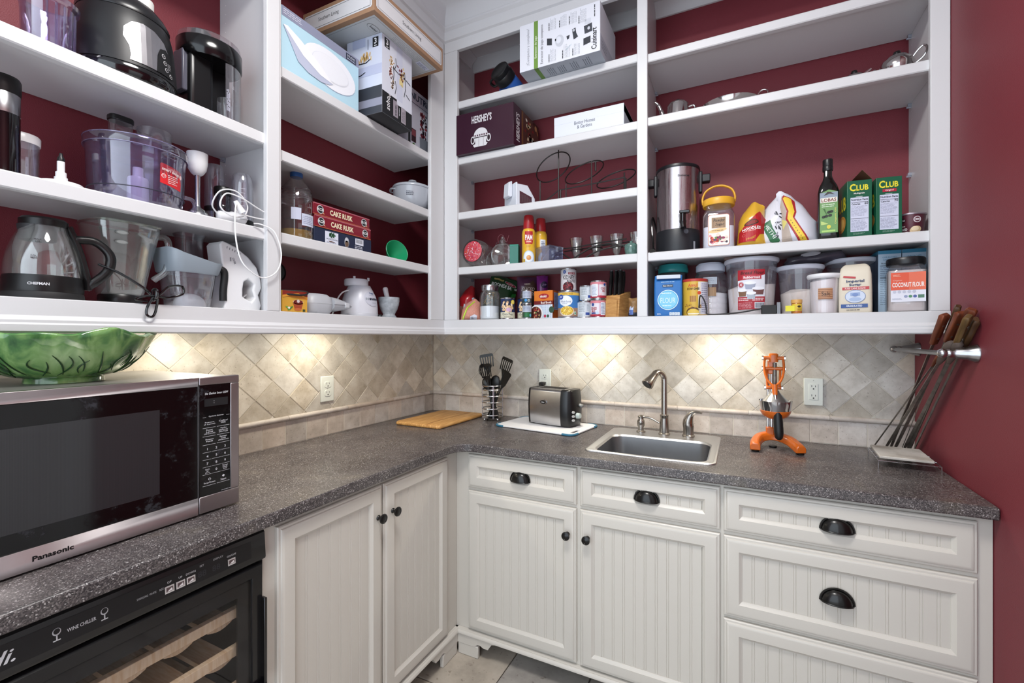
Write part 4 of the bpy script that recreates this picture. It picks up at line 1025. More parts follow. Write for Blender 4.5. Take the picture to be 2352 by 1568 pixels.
# ------------------------------------------------------------------ long wall, first bay, top shelf (z 2.027)
ZK, ZL, Z1 = 2.0272, 1.7162, 1.4492
L90 = pi / 2
def vessel(label, name, cat, loc, prof, mat, rotz=0., n=36, group=None, wall=.0022):
    t = thing(name, label, cat, loc, rotz, group)
    full = list(prof) + [(max(.001, r - wall), z + (wall if i == 0 else 0)) for i, (r, z) in reversed(list(enumerate(prof)))]
    G().lathe(full, n).build('body', mat, t, smooth=50); return t
t = vessel('empty lilac-tinted plastic bowl on the top shelf beside the black cooker', 'plastic_bowl', 'bowl', (.243, -1.738, ZK), [(.040, 0), (.042, .004), (.0445, .09), (.046, .108), (.053, .112), (.0535, .122), (.051, .124)], PURPLEC, L90)
for k in range(7):
    a = -1.9 + k * .33; G().tube([(.0436 * cos(a), .0436 * sin(a), .006), (.0455 * cos(a), .0455 * sin(a), .106)], .0022, 6).build('rib', PURPLEC, t)

t = thing('multicooker', 'black domed multicooker with steel panel and touch keys on the top shelf', 'cooker', (.190, -1.575, ZK), L90)
rC = lambda v: .1125 - .012 * (max(0, v - .05) / .14) - .03 * max(0, (v - .14) / .1) ** 2
G().lathe([(.098, 0), (.106, .004), (.113, .02), (.1135, .032), (.111, .040)], 44).build('base', BLKGLOSS, t, smooth=50)
G().lathe([(rC(v), v) for v in (.040, .06, .09, .12, .15, .175, .19)], 44).build('body', M('#131316', .42), t, smooth=60)
G().lathe([(rC(.19) + .002, .188), (rC(.19) + .003, .196), (.086, .215), (.070, .234), (.045, .246), (.001, .25)], 44).build('lid', M('#151518', .3), t, smooth=60)
G().lathe([(.022, .236), (.022, .262), (.020, .266), (.001, .266)], 24, (.03, -.03, 0)).build('steam_valve', M('#d7d7d3', .35), t)
def rc2(v): return rC(v) + .0006
P = Print(round_face(rc2), .0006, .012)
shp = [(.070, .0472), (.072, .075), (.066, .105), (.052, .128), (.030, .142), (.008, .146), (-.012, .140), (-.026, .122), (-.028, .100), (-.018, .080), (-.016, .060), (-.018, .048)]
P.poly([(u * 1.15 - .012, v * 1.12 - .005) for u, v in shp], '#b9b9bd', 1, mat=M('#b9b7bb', .3, metal=1., var=.08, vscale=20))
P.poly([(.024, .048), (.071, .048), (.074, .085), (.066, .112), (.052, .122), (.036, .116), (.028, .095)], '#0c0c0e', 2)
for u, v in ((.044, .100), (.048, .083), (.052, .066), (.066, .056)): P.ell(u, v, .0058, .0058, '#cfd0d4', 3, 16); P.ell(u, v, .0044, .0044, '#0c0c0e', 4, 14); P.rect(u - .002, v - .0006, u + .002, v + .0006, '#cfd0d4', 5)
P.rows(.056, .070, .068, .088, 4, '#b9bac0', 3, .3)
P.build('control_panel', t)
attach(G().tube(spline([(.13, -1.60, 2.275), (.12, -1.55, 2.268), (.14, -1.50, 2.225), (.17, -1.468, 2.14), (.20, -1.455, 2.06), (.235, -1.44, 2.0305)], 8), .0032, 8).build('cord', BLKGLOSS), t)
t = thing('juice_extractor', 'black juice extractor with clear lid and pulp tank at the shelf end', 'juicer', (.192, -1.362, ZK), L90)
G().lathe([(.070, 0), (.080, .004), (.083, .012), (.080, .018)], 40).build('base', BLKGLOSS, t)
g = G(); g.box(-.074, -.035, .016, -.006, .07, .20); g.box(-.02, .005, .016, .066, .07, .20); g.build('motor_housing', M('#0e0e10', .3), t, bevel=.012, seg=3)
g = G(); g.box(-.086, -.02, .075, -.066, .03, .20); g.build('side_latch', M('#595a68', .35), t, bevel=.004)
G().lathe([(.083, .190), (.086, .195), (.086, .242), (.083, .246), (.001, .246)], 44, sx=1., sy=.95).build('drum', M('#0b0b0d', .16), t, smooth=50)
G().lathe([(.083, .246), (.081, .262), (.060, .275), (.035, .280), (.001, .281)], 44, sy=.95).build('clear_lid', CLEARP, t, smooth=50)
G().lathe([(.026, .275), (.027, .287), (.022, .292), (.001, .292)], 24, (-.02, .01, 0)).build('feed_cap', BLACK, t)
g = G(); rr2 = []
for z in (.018, .10, .188):
    rr2.append([(.004, -.074, z)] + [(.004 + .078 * sin(a) * (1 + .04 * z), -.078 * cos(a) - .0, z) for a in [i * .1963 for i in range(1, 9)]] + [(.004 + .074, .02, z)])
g.loft(rr2, False, False, False); g.build('pulp_tank', CLEAR('#f0f0f4', .3, dens=.10, milk='#c9c6d2'), t, smooth=60)
g = G(); g.lathe([(.030, .02), (.031, .07), (.030, .09)], 20, (.035, -.035, 0), cap1=False); g.build('inner_cup', CLEARP, t)
P = Print(round_face(.0786), .0006, .01); P.rows(.004, .04, .016, .12, 3, '#c3c5d6', 1, .5, True); P.rows(.022, .115, .042, .126, 3, '#b0b0b8', 1, .5); P.build('warning_print', t)
attach(G().tube(spline([(.265, -1.42, 2.0315), (.285, -1.37, 2.0312), (.290, -1.32, 2.0312), (.286, -1.275, 2.0315), (.295, -1.245, 2.034), (.303, -1.231, 2.036)], 8), .0036, 8).build('cord', BLKGLOSS), t)
attach(G().box(.292, -1.242, 2.0375, .306, -1.230, 2.046).build('plug', BLACK, bevel=.002), t)

# first bay, middle shelf (z 1.716)
t = thing('coffee_grinder', 'black cylinder grinder with a steel band on the middle shelf edge', 'grinder', (.205, -1.800, ZL), L90)
G().lathe([(.034, 0), (.035, .004), (.035, .010), (.030, .013)], 28).build('base', CLEARP, t)
G().lathe([(.0285, .010), (.029, .02), (.029, .148), (.0285, .152)], 28).build('body', BLKGLOSS, t)
G().lathe([(.0292, .150), (.0292, .196), (.028, .198)], 28).build('steel_band', STEEL, t)
G().lathe([(.0298, .196), (.0305, .205), (.0305, .228), (.028, .234), (.001, .235)], 28).build('cap', BLACK, t)
t = vessel('small clear tub with a white lid behind the black grinder', 'lidded_tub', 'tub', (.135, -1.752, ZL), [(.028, 0), (.031, .02), (.0325, .118)], CLEARP, L90)
G().lathe([(.034, .114), (.0345, .132), (.032, .136), (.001, .136)], 28).build('lid', WPLASTIC, t)
t = thing('disc_attachment', 'white food processor disc holder with an upright stem on the middle shelf', 'attachment', (.243, -1.716, ZL), L90)
G().lathe([(.040, 0), (.041, .003), (.041, .010), (.037, .014), (.012, .016), (.0115, .028), (.001, .029)], 32).build('disc', WPLASTIC, t)
G().lathe([(.0095, .028), (.0095, .040), (.0068, .042), (.0068, .066), (.004, .068)], 18).build('stem', WPLASTIC, t)
G().lathe([(.0066, .066), (.0064, .074), (.0035, .080), (.003, .086), (.001, .087)], 14).build('stem_tip', BLACK, t)
t = vessel('large lilac-tinted food processor bowl with a red sticker on the middle shelf', 'food_processor_bowl', 'bowl', (.192, -1.546, ZL), [(.094, 0), (.098, .004), (.100, .040), (.101, .042), (.1045, .135), (.106, .152), (.1075, .154)], PURPLEC, L90, 48)
G().lathe([(.1095, .152), (.1100, .157), (.1100, .172), (.108, .177), (.094, .180), (.001, .182)], 48).build('lid', PURPLEC, t, smooth=50)
G().tube([(.1012 * cos(a), .1012 * sin(a), .041) for a in [2 * pi * i / 40 for i in range(40)]], .0013, 6, True).build('seam', M('#2a2838', .4), t)
for z_, r_ in ((.153, .1095), (.174, .1098)): G().tube([(r_ * cos(a), r_ * sin(a), z_) for a in [2 * pi * i / 44 for i in range(44)]], .0012, 6, True).build('rim_edge', CLEAR('#b9b4d8', .3, dens=.4, milk='#a9a4d0'), t)
G().lathe([(.041, .181), (.0405, .250), (.039, .250), (.0395, .181)], 32, (.055, .04, 0), cap1=False, cap0=False).build('feed_tube', CLEARP, t, smooth=50)
g = G(); g.loft([ring(rrect(.05, .036, .014, 4, -.018, .05), z) for z in (.181, .250)]); g.build('small_chute', CLEARP, t, smooth=50)
g = G(); g.loft([ring(rrect(.054, .040, .015, 4, -.018, .05), z) for z in (.246, .262)]); g.build('pusher_cap', BLACK, t, bevel=.003)
G().lathe([(.030, .006), (.030, .012), (.024, .016), (.023, .085), (.021, .09), (.012, .092), (.0115, .118), (.001, .12)], 24).build('blade_hub', WPLASTIC, t)
P = Print(round_face(lambda v: .0985 + .004 * v / .15 + .0012), .0006, .008)
P.poly([(.005, .066), (.068, .058), (.070, .106), (.067, .112), (.008, .120), (.005, .117)], '#d5242b', 1)
P.text('smart design', .034, .102, .0105, '#f3e6e6', 2, .050, rot=-.1); P.ell(.0135, .086, .006, .006, '#f0dede', 2, 16); P.ell(.0135, .086, .0048, .0048, '#d5242b', 3, 16); P.text('CE', .0135, .086, .005, '#f0dede', 4); P.rows(.024, .068, .056, .093, 5, '#eccfcf', 2, .4); P.ell(.066, .098, .005, .006, '#eecaca', 2, 14)
P.build('sticker', t)
G().tube(spline([(.098, -.03, .06), (.118, -.035, .055), (.122, -.035, .03), (.102, -.03, .008)], 5), .006, 10).build('handle_loop', PURPLEC, t)
t = thing('immersion_blender_shaft', 'steel immersion blender shaft with white cup end standing on the shelf', 'blender part', (.204, -1.404, ZL), L90)
G().lathe([(.033, 0), (.034, .004), (.032, .018), (.022, .034), (.010, .044), (.0075, .052), (.0075, .148)], 28).build('blade_guard', STEEL, t, smooth=50)
G().lathe([(.009, .142), (.016, .148), (.023, .160), (.0262, .180), (.0268, .210), (.025, .211), (.0235, .182), (.001, .165)], 28).build('coupling_cup', WPLASTIC, t, smooth=50)
t = vessel('tall clear measuring cup standing at the back of the middle shelf', 'blender_cup', 'cup', (.105, -1.300, ZL), [(.024, .0), (.026, .02), (.0285, .06), (.0290, .16), (.027, .205), (.022, .226), (.001, .228)], CLEARP, L90)
P = Print(round_face(.029), .0006); [P.rect(.0, .12 + k * .018, .012, .1208 + k * .018, '#e6e6ee', 1) for k in range(4)]; P.build('level_marks', t)
G().lathe([(.029, .066), (.0295, .07), (.0295, .082), (.028, .084)], 28).build('collar', BLACK, t)
t = vessel('tall clear blender cup on a black base near the shelf end', 'blender_cup', 'cup', (.215, -1.276, ZL), [(.030, .03), (.0315, .04), (.0318, .09), (.030, .15), (.027, .178), (.022, .186), (.001, .187)], CLEARP, L90)
G().lathe([(.030, 0), (.032, .003), (.032, .020), (.0325, .030), (.030, .033), (.001, .033)], 30).build('base', BLACK, t)
P = Print(round_face(.0318), .0006); [P.rect(-.024, .075 + k * .014, -.010, .0757 + k * .014, '#d8d8e0', 1) for k in range(5)]; P.build('level_marks', t)
t = thing('small_jar', 'small smoky jar with a black lid between the two clear cups', 'jar', (.165, -1.309, ZL), L90)
G().lathe([(.020, 0), (.0225, .004), (.0230, .075), (.021, .08)], 24).build('jar', CLEAR('#8d8d96', .2, dens=.1, milk='#555560'), t)
G().lathe([(.0235, .110), (.0245, .116), (.0245, .136), (.022, .14), (.001, .14)], 24).build('lid', BLACK, t)
G().lathe([(.0225, .078), (.0228, .112)], 24).build('neck', CLEAR('#8d8d96', .2, dens=.1, milk='#555560'), t)
t = thing('hand_blender_motor', 'white hand blender body with a coiled white cord hanging off the shelf', 'blender', (.262, -1.335, ZL), L90)
G().tube(spline([(-.045, .0, .020), (-.02, -.004, .022), (.015, -.006, .024), (.035, -.008, .024)], 5), [.011] + [.015] * 6 + [.018] * 6 + [.019, .017, .012], 16).build('motor_body', WPLASTIC, t, smooth=60)
G().lathe([(.012, .0), (.012, .002), (.001, .003)], 18, (.02, -.024, .02)).build('speed_dial', M('#cfcfd4', .3), t)
cord = [(-.045, -.004, .022), (-.070, -.02, .045), (-.060, -.045, .085), (-.020, -.055, .092), (.015, -.05, .060), (.005, -.048, .024), (-.035, -.05, .016), (-.066, -.052, .038), (-.050, -.055, .078), (-.005, -.058, .075), (.040, -.055, .060), (.085, -.050, .046), (.085, -.050, .032), (.035, -.054, .026), (-.020, -.058, .030), (-.028, -.066, .050), (-.034, -.070, .010), (-.034, -.075, -.06), (-.022, -.08, -.12), (.010, -.084, -.155), (.052, -.082, -.165), (.092, -.084, -.135), (.104, -.084, -.075), (.085, -.078, -.012), (.050, -.066, .006), (.030, -.058, .006)]
G().tube(spline(cord, 6), .0021, 8).build('cord', WPLASTIC, t)
G().tube([(-.026, -.058, .062), (-.016, -.060, .044), (-.006, -.062, .030)], [.006, .009, .010], 12).build('plug', WPLASTIC, t)

# first bay, bottom (z 1.449)
t = kettle = thing('electric_kettle', 'glass electric kettle with black base and handle on the bottom shelf', 'kettle', (.222, -1.738, Z1), L90)
G().lathe([(.068, 0), (.0685, .004), (.0675, .014), (.066, .018)], 40).build('power_base', BLKMATT, t)
G().lathe([(.0665, .018), (.0672, .024), (.0655, .052), (.0645, .056)], 40).build('heater_ring', BLACK, t)
kp = [(.0645, .056), (.0650, .066), (.0632, .090), (.058, .115), (.050, .140), (.042, .160), (.0385, .176)]
G().lathe(kp + [(r - .002, z) for r, z in reversed(kp)], 44).build('glass_body', GLASS, t, smooth=60)
G().lathe([(.0395, .174), (.0405, .178), (.0405, .188), (.036, .193), (.001, .195)], 36).build('lid', BLACK, t)
G().lathe([(.030, .140), (.033, .174)], 24, (-.01, 0, 0), cap0=False, cap1=False).build('filter', M('#2a2a2d', .5), t)
G().tube(spline([(.036, -.012, .180), (.052, -.016, .130), (.066, -.020, .06), (.068, -.020, .03)], 5), [.013] * 16, 10, flat=.7).build('handle_spine', BLACK, t)
G().tube(spline([(.046, -.018, .152), (.082, -.026, .152), (.108, -.032, .122), (.104, -.032, .082), (.076, -.026, .046), (.066, -.02, .034)], 6), [.008] + [.010] * 12 + [.0105] * 12 + [.009] * 6, 12).build('handle', BLACK, t)
P = Print(round_face(.0667), .0008, .008); P.text('CHEFMAN', -.028, .035, .0062, '#d0d0d4', 1, .034, bold=.03); P.build('brand_lettering', t)
P = Print(round_face(lambda v: .066 - .3 * max(0, v - .07) ** 1.3), .0012, .008); P.text('MAX', -.026, .136, .004, '#2a2428', 1); P.text('1.0L', -.026, .131, .004, '#2a2428', 1); P.text('0.5L', -.034, .098, .004, '#2a2428', 1); P.text('MIN', -.034, .093, .004, '#2a2428', 1); P.build('level_marks', t)
t = thing('blender_jar', 'heavy clear glass blender jar with a wavy rim on the bottom shelf', 'blender jar', (.165, -1.574, Z1), L90)
g = G(); rr2 = []
def bj(k, z, lip=0.):
    out = []
    for i in range(40):
        a = 2 * pi * i / 40; sq = 1 / max(abs(cos(a)), abs(sin(a))) ** .55
        r = k * sq * .92 + (lip * max(0, cos(a - .3)) ** 8 if lip else 0); out.append((r * cos(a), r * sin(a), z))
    return out
pf2 = [(.046, .028, 0), (.050, .040, 0), (.056, .080, 0), (.066, .135, 0), (.076, .185, .006), (.080, .208, .014), (.081, .222, .018)]
for k, z, l_ in pf2: rr2.append(bj(k, z, l_))
for k, z, l_ in reversed(pf2): rr2.append(bj(k - .004, z + (.004 if z < .03 else 0), l_))
g.loft(rr2); g.build('jar', CLEAR('#f8fcfa', .26, dens=.09, milk='#dfe8e6'), t, smooth=60)
rim = bj(.0812, .220, .018); G().tube(rim, .0038, 8, True).build('thick_rim', CLEAR('#e8efe8', .3, dens=.12, milk='#dfe6e0'), t)
G().lathe([(.044, 0), (.046, .004), (.046, .026), (.043, .030), (.001, .03)], 30).build('collar', BLACK, t)
G().tube(spline([(.062, -.03, .200), (.085, -.055, .190), (.083, -.056, .110), (.060, -.035, .075)], 6), .009, 10).build('glass_handle', GLASS, t)
P = Print(lambda u, v, e: Vector((u, -.066 - .10 * (v - .13) - e, v)), .0008); 
for v in (.19, .165): P.ell(-.025, v, .014, .006, '#9aa29e', 1, 18); P.ell(-.025, v, .011, .004, '#c9d0cc', 2, 18)
P.build('embossed_oval', t)
attach(G().tube(spline([(.262, -1.655, 1.545), (.290, -1.625, 1.525), (.318, -1.590, 1.492), (.322, -1.575, 1.476), (.338, -1.566, 1.470), (.345, -1.545, 1.496), (.345, -1.515, 1.500), (.343, -1.512, 1.480), (.340, -1.545, 1.467), (.338, -1.572, 1.468), (.342, -1.590, 1.440), (.344, -1.592, 1.420), (.344, -1.580, 1.416), (.343, -1.572, 1.436), (.340, -1.570, 1.468), (.335, -1.600, 1.466), (.330, -1.608, 1.458), (.332, -1.585, 1.456)], 7), .0030, 8).build('cord', BLKGLOSS), kettle)
attach(G().tube(spline([(.330, -1.574, 1.458), (.3445, -1.572, 1.466), (.3445, -1.571, 1.484), (.330, -1.572, 1.486), (.328, -1.573, 1.47)], 5, True), .0034, 8, True).build('cord_knot', BLKGLOSS), kettle)
# OXO-type separator
t = thing('fat_separator', 'clear plastic measuring pitcher with grey rim and black grip', 'pitcher', (.205, -1.430, Z1), L90)
g = G(); sh2 = lambda w_, d_, x_=0.: rrect(w_, d_, .03, 5, x_)
prs = [(.096, .092, 0, .0), (.100, .096, 0, .004), (.112, .104, 0, .06), (.122, .110, 0, .108)]
rr2 = [ring(sh2(a, b, x_), z) for a, b, x_, z in prs] + [ring(sh2(a - .005, b - .005, x_), z + (.004 if z < .003 else 0)) for a, b, x_, z in reversed(prs)]
g.loft(rr2); g.build('tank', CLEARP, t, smooth=50)
g = G(); rr2 = []
for k, z in ((0, .102), (.003, .106), (.010, .138)):
    rr2.append([(x, y, z + max(0, -x) * .45 * (z > .12)) for x, y in sh2(.126 + k * 2, .114 + k * 2)])
for k, z in ((.008, .138), (.001, .106)):
    rr2.append([(x, y, z + max(0, -x) * .45 * (z > .12)) for x, y in sh2(.126 + k * 2 - .003, .114 + k * 2 - .003)])
g.loft(rr2, True, False, False); g.build('rim', M('#8f9aa4', .35), t, smooth=50)
G().tube(spline([(.060, -.02, .128), (.082, -.026, .126), (.088, -.028, .11), (.084, -.028, .06), (.084, -.028, .028)], 5), [.007] * 4 + [.0105] * 17, 12).build('grip', M('#141416', .55), t)
P = Print(face((-.055, -.0585, .118), (1, 0, 0), (0, 0, 1))); P.ell(.03, .004, .010, .004, '#b6324a', 1, 18); P.build('badge', t)
g = G(); g.ball((.005, .0, .006), .042, 20, 10, 1, .9, .95); g.build('inner_strainer', M('#c9cdd0', .4), t)
t = thing('feed_pusher', 'clear square plastic chute standing behind the separator', 'pusher', (.085, -1.366, Z1 + .0), L90)
g = G(); rr2 = [ring(rrect(.066, .05, .010, 3), .0), ring(rrect(.066, .05, .010, 3), .235), ring(rrect(.084, .062, .010, 3), .255), ring(rrect(.084, .062, .010, 3), .262), ring(rrect(.078, .056, .008, 3), .262), ring(rrect(.062, .046, .008, 3), .235), ring(rrect(.062, .046, .008, 3), .003)]
g.loft(rr2); g.build('chute', CLEARP, t, smooth=45)
# hand mixer standing on its end
t = thing('hand_mixer', 'white hand mixer with navy buttons standing upright at the shelf end', 'mixer', (.200, -1.300, Z1), L90)
prof = [(-.046, .0), (.068, .0), (.074, .02), (.064, .055), (.075, .080), (.072, .105), (.058, .148), (.030, .178), (-.010, .205), (-.050, .218), (-.058, .205), (-.052, .15), (-.040, .10), (-.038, .06)]
hole = [(.012, .045), (.040, .030), (.052, .045), (.044, .070), (.050, .090), (.030, .105), (.016, .095), (.012, .070)]
bm = bmesh.new(); es = []
for lp in (prof, hole):
    vs = [bm.verts.new((x, -.038, z)) for x, z in lp]; es += [bm.edges.new((vs[i - 1], vs[i])) for i in range(len(vs))]
bmesh.ops.triangle_fill(bm, edges=es, use_beauty=True); r = bmesh.ops.extrude_face_region(bm, geom=bm.faces[:])
for v in r['geom']:
    if isinstance(v, bmesh.types.BMVert): v.co.y += .076
bmesh.ops.recalc_face_normals(bm, faces=bm.faces); me = bpy.data.meshes.new('body'); bm.to_mesh(me); bm.free(); me.materials.append(WPLASTIC); link('body', me, t, bevel=.005, smooth=40, seg=3)
g = G(); g.loft([[(x, y, z) for y in (-.02, .02)] + [(x + .004, y, z) for y in (.02, -.02)] for x, z in ((.0715, .004), (.0745, .02), (.0655, .055), (.0760, .080), (.0735, .105), (.060, .146))]); g.build('grey_spine', M('#8c8f8f', .4), t, smooth=40)
for z, x in ((.118, .0695), (.100, .0735), (.080, .0755)):
    g = G(); g.box(x - .004, -.012, z - .0065, x + .006, .012, z + .0065); g.build('button', M('#23344a', .4), t, bevel=.002)
P = Print(face((-.05, -.0381, .15), (1, 0, 0), (0, 0, 1)))
for k in range(6): P.poly([(.012 + k * .008, .052 - k * .0028), (.014 + k * .008, .052 - k * .0028), (.013 + k * .008, .045 - k * .0028), (.011 + k * .008, .045 - k * .0028)], '#6d7076', 1)
P.text('OSTER', .034, .008, .006, '#3a4250', 1, .02, rot=-1.2); P.rows(.02, .006, .026, .022, 2, '#555a66', 1, .5, True); P.build('printed_logo', t)
pts = [(.150, -1.270, 1.57), (.16, -1.262, 1.62), (.17, -1.243, 1.60), (.185, -1.240, 1.53), (.18, -1.247, 1.47), (.19, -1.262, 1.452), (.20, -1.240, 1.458), (.21, -1.236, 1.50), (.195, -1.252, 1.505), (.18, -1.268, 1.47), (.20, -1.262, 1.4525), (.22, -1.236, 1.4525), (.215, -1.232, 1.49), (.20, -1.242, 1.535), (.185, -1.254, 1.50), (.19, -1.262, 1.453)]
attach(G().tube(spline(pts, 7), .0028, 8).build('cord', WPLASTIC), t)

# ------------------------------------------------------------------ long wall, second bay
ZH, ZI, ZJ = 2.2783, 1.9953, 1.7163
# pale blue plate box
t = carton('plate_box', 'pale blue carton printed with white plates standing on the top shelf', 'box', (.205, -1.037, ZH), .332, .205, .212, L90, '#b4d7e6')
P = Print(front(.332, .205), .0005)
P.rect(0, .178, .332, .212, '#8b8fa6', 1); P.rows(.006, .186, .09, .206, 3, '#d9d9e6', 2, .35); P.rect(.268, .180, .318, .206, '#2b3246', 2); P.text('STUDIO', .293, .197, .008, '#d5d9e6', 3, .04); P.rows(.272, .183, .314, .19, 1, '#aeb4c6', 3, .5)
P.ell(.198, .094, .118, .070, '#9fb0c8', 1, 30, -.12); P.ell(.198, .096, .117, .069, '#eceef4', 2, 30, -.12); P.ell(.198, .098, .083, .045, '#dfe2ea', 3, 30, -.12); P.ell(.198, .099, .080, .043, '#eaecf2', 4, 30, -.12)
P.poly([(.004, .148), (.02, .150), (.07, .128), (.15, .085), (.205, .045), (.19, .036), (.155, .028), (.10, .034), (.06, .052)], '#b9bfd4', 5); P.poly([(.004, .148), (.02, .152), (.07, .132), (.15, .088), (.208, .045), (.15, .052), (.08, .083)], '#f0f1f6', 6)
P.build('front_print', t)
# three-tier server carton (front corner over the shelf edge)
t = carton('server_box', 'tall white and charcoal carton with food photos jutting over the shelf', 'box', (.298, -.742, ZH + .0015), .188, .186, .322, R(92.5), '#d7dae6')
def three(P, u, v): P.rect(u, v, u + .030, v + .040, '#101114', 2); P.text('3', u + .015, v + .024, .024, '#f4f4f6', 3, bold=.03); P.rect(u + .008, v + .004, u + .022, v + .0065, '#f4f4f6', 3)
P = Print(front(.188, .186), .0005)
P.rect(0, 0, .188, .092, '#15161a', 1); P.rect(0, .092, .188, .322, '#d9dce8', 1); P.rect(.088, .072, .188, .092, '#d9dce8', 2); P.rect(.088, .092, .125, .322, '#cfd3e4', 2)
three(P, .014, .275)
P.text('soho', .034, .052, .022, '#f2f2f4', 2, .056, rot=pi / 2); P.rows(.04, .078, .052, .092, 2, '#f2f2f4', 2, .5)
P.rect(.066, .014, .096, .082, '#9c949e', 2); P.rows(.076, .02, .088, .076, 1, '#2a2a30', 3, .5, True); P.rows(.102, .03, .108, .07, 1, '#d0d0d6', 2, .5, True); P.rect(.116, .008, .146, .074, '#a59da6', 2); P.rows(.122, .014, .140, .068, 3, '#5c5660', 3, .35, True)
for cu, cv, cols in ((.058, .236, ('#c9a36a', '#e0c596', '#b98c52')), (.050, .190, ('#8b4a3a', '#b06a52', '#6d3227')), (.062, .142, ('#5a4636', '#8a735a', '#c0a78a'))):
    rnd = random.Random(int(cu * 1e4)); P.ell(cu, cv, .012, .022, '#efeff4', 2, 16)
    for k in range(22): P.ell(cu + rnd.gauss(0, .005), cv + rnd.gauss(0, .011), .0028, .0042, rnd.choice(cols), 3, 8, rnd.uniform(0, 3))
rnd = random.Random(9)
for k in range(26): P.ell(.118 + rnd.gauss(0, .010), .205 + rnd.gauss(0, .018), .004, .006, rnd.choice(('#7a2e38', '#3b2a26', '#c79a4a', '#e3c878')), 3, 8, rnd.uniform(0, 3))
P.rect(.104, .165, .128, .188, '#e8d79a', 3)
for a, b in (((.080, .262), (.084, .235)), ((.084, .235), (.074, .215)), ((.066, .222), (.070, .19)), ((.070, .19), (.066, .165)), ((.078, .165), (.084, .14)), ((.084, .14), (.076, .11)), ((.138, .235), (.144, .165)), ((.144, .165), (.134, .125)), ((.146, .205), (.176, .196)), ((.146, .142), (.172, .128)), ((.064, .215), (.104, .205))):
    d = Vector((b[0] - a[0], b[1] - a[1])).normalized() * .0016; P.poly([(a[0] - d.y, a[1] + d.x), (a[0] + d.y, a[1] - d.x), (b[0] + d.y, b[1] - d.x), (b[0] - d.y, b[1] + d.x)], '#1e2026', 4)
P.build('front_print', t)
P = Print(lside(.188, .186), .0005)
P.rect(0, 0, .186, .030, '#383b44', 1); P.rect(0, .030, .186, .062, '#8d8fa0', 1); P.rect(0, .062, .186, .112, '#33363e', 1); P.rect(0, .112, .186, .322, '#ccd2e4', 1); P.rect(0, .16, .186, .20, '#b9bfd8', 2); P.rect(.03, .285, .10, .322, '#b4bcd8', 2)
three(P, .138, .272); P.rect(.112, .268, .116, .31, '#6d7284', 2)
rnd = random.Random(5)
for k in range(26): P.ell(.095 + rnd.gauss(0, .016), .236 + rnd.gauss(0, .006), .003, .010, rnd.choice(('#c9a05e', '#e0c287', '#b0854a')), 3, 8, rnd.uniform(-.3, .3))
P.poly([(.05, .215), (.105, .214), (.128, .226), (.128, .229), (.104, .218), (.05, .219)], '#1c1e24', 4); P.poly([(.05, .165), (.075, .166), (.10, .176), (.10, .179), (.074, .170), (.05, .169)], '#1c1e24', 4)
P.build('side_print', t)
P = Print(face((-.094, .093, 0), (1, 0, 0), (0, -1, 0)), .0005); P.rect(0, 0, .188, .186, '#1e2024', 1); P.rect(0, .092, .188, .0935, '#3a3c42', 2); P.build('underside_print', t)
# big flat kraft carton on top
KR = M('#a37f63', .7, var=.06, vscale=10)
t = carton('keepsake_carton', 'large flat kraft carton with white panels lying across the other boxes', 'box', (.262, -.726, ZH + .3250), .424, .394, .100, R(90), mat=KR)
def livingpanel(P, w_, h_):
    P.poly([(.016, .016), (w_ - .016, .016), (w_ - .010, .022), (w_ - .010, h_ - .022), (w_ - .016, h_ - .016), (.016, h_ - .016), (.010, h_ - .022), (.010, .022)], '#dcdbde', 1)
    P.frame(.018, .022, w_ - .018, h_ - .022, .0012, '#34343a', 2)
P = Print(front(.424, .394), .0005); livingpanel(P, .424, .100); P.text('Southern Living', .212, .050, .020, '#2a2a2e', 2, .115, bold=0.); P.build('front_print', t)
P = Print(lside(.424, .394), .0005); livingpanel(P, .394, .100); P.text('Southern Living', .15, .050, .020, '#2a2a2e', 2, .115, bold=0.); P.build('side_print', t)
P = Print(face((-.212, .197, 0), (1, 0, 0), (0, -1, 0)), .0005); P.rect(.02, .02, .404, .374, '#c3c5c6', 1); P.frame(.028, .028, .396, .366, .0012, '#6f7074', 2); P.ell(.075, .315, .030, .018, '#707276', 2, 22); P.ell(.075, .315, .0285, .0168, '#c3c5c6', 3, 22); P.text('Sealed', .075, .315, .012, '#4a4b50', 4, .036); P.rows(.15, .33, .36, .36, 4, '#8a8b90', 2, .2); P.rect(.32, .32, .39, .345, '#d8dcec', 3); P.rows(.325, .322, .385, .34, 3, '#6c7088', 4, .4); P.build('underside_print', t)
# blender carton
t = carton('blender_carton', 'white blender carton with large blue lettering in the shelf corner', 'box', (.165, -.417, ZH), .178, .150, .320, R(92), '#d3d6e4')
P = Print(front(.178, .150), .0005)
P.text('NUTRi', .085, .285, .034, '#1c3554', 2, .135, bold=.02); P.rect(0, .248, .178, .2505, '#3b4a6a', 2); P.rect(0, 0, .018, .23, '#1b1d22', 2)
P.rect(.024, .055, .06, .12, '#3a2027', 2); P.rect(.027, .085, .057, .115, '#8a4a52', 3)
rnd = random.Random(4)
for k in range(60): P.ell(.120 + rnd.uniform(-.025, .025), .165 + rnd.uniform(-.06, .06), .006, .007, rnd.choice(('#5c2230', '#8a2f3f', '#38313c', '#2b2430', '#a04a52')), 3, 8)
P.poly([(.092, .0), (.150, .0), (.154, .10), (.088, .10)], '#7e8490', 3); P.poly([(.02, 0), (.06, 0), (.065, .03), (.045, .052), (.024, .04)], '#4f7a3c', 3)
P.build('front_print', t)

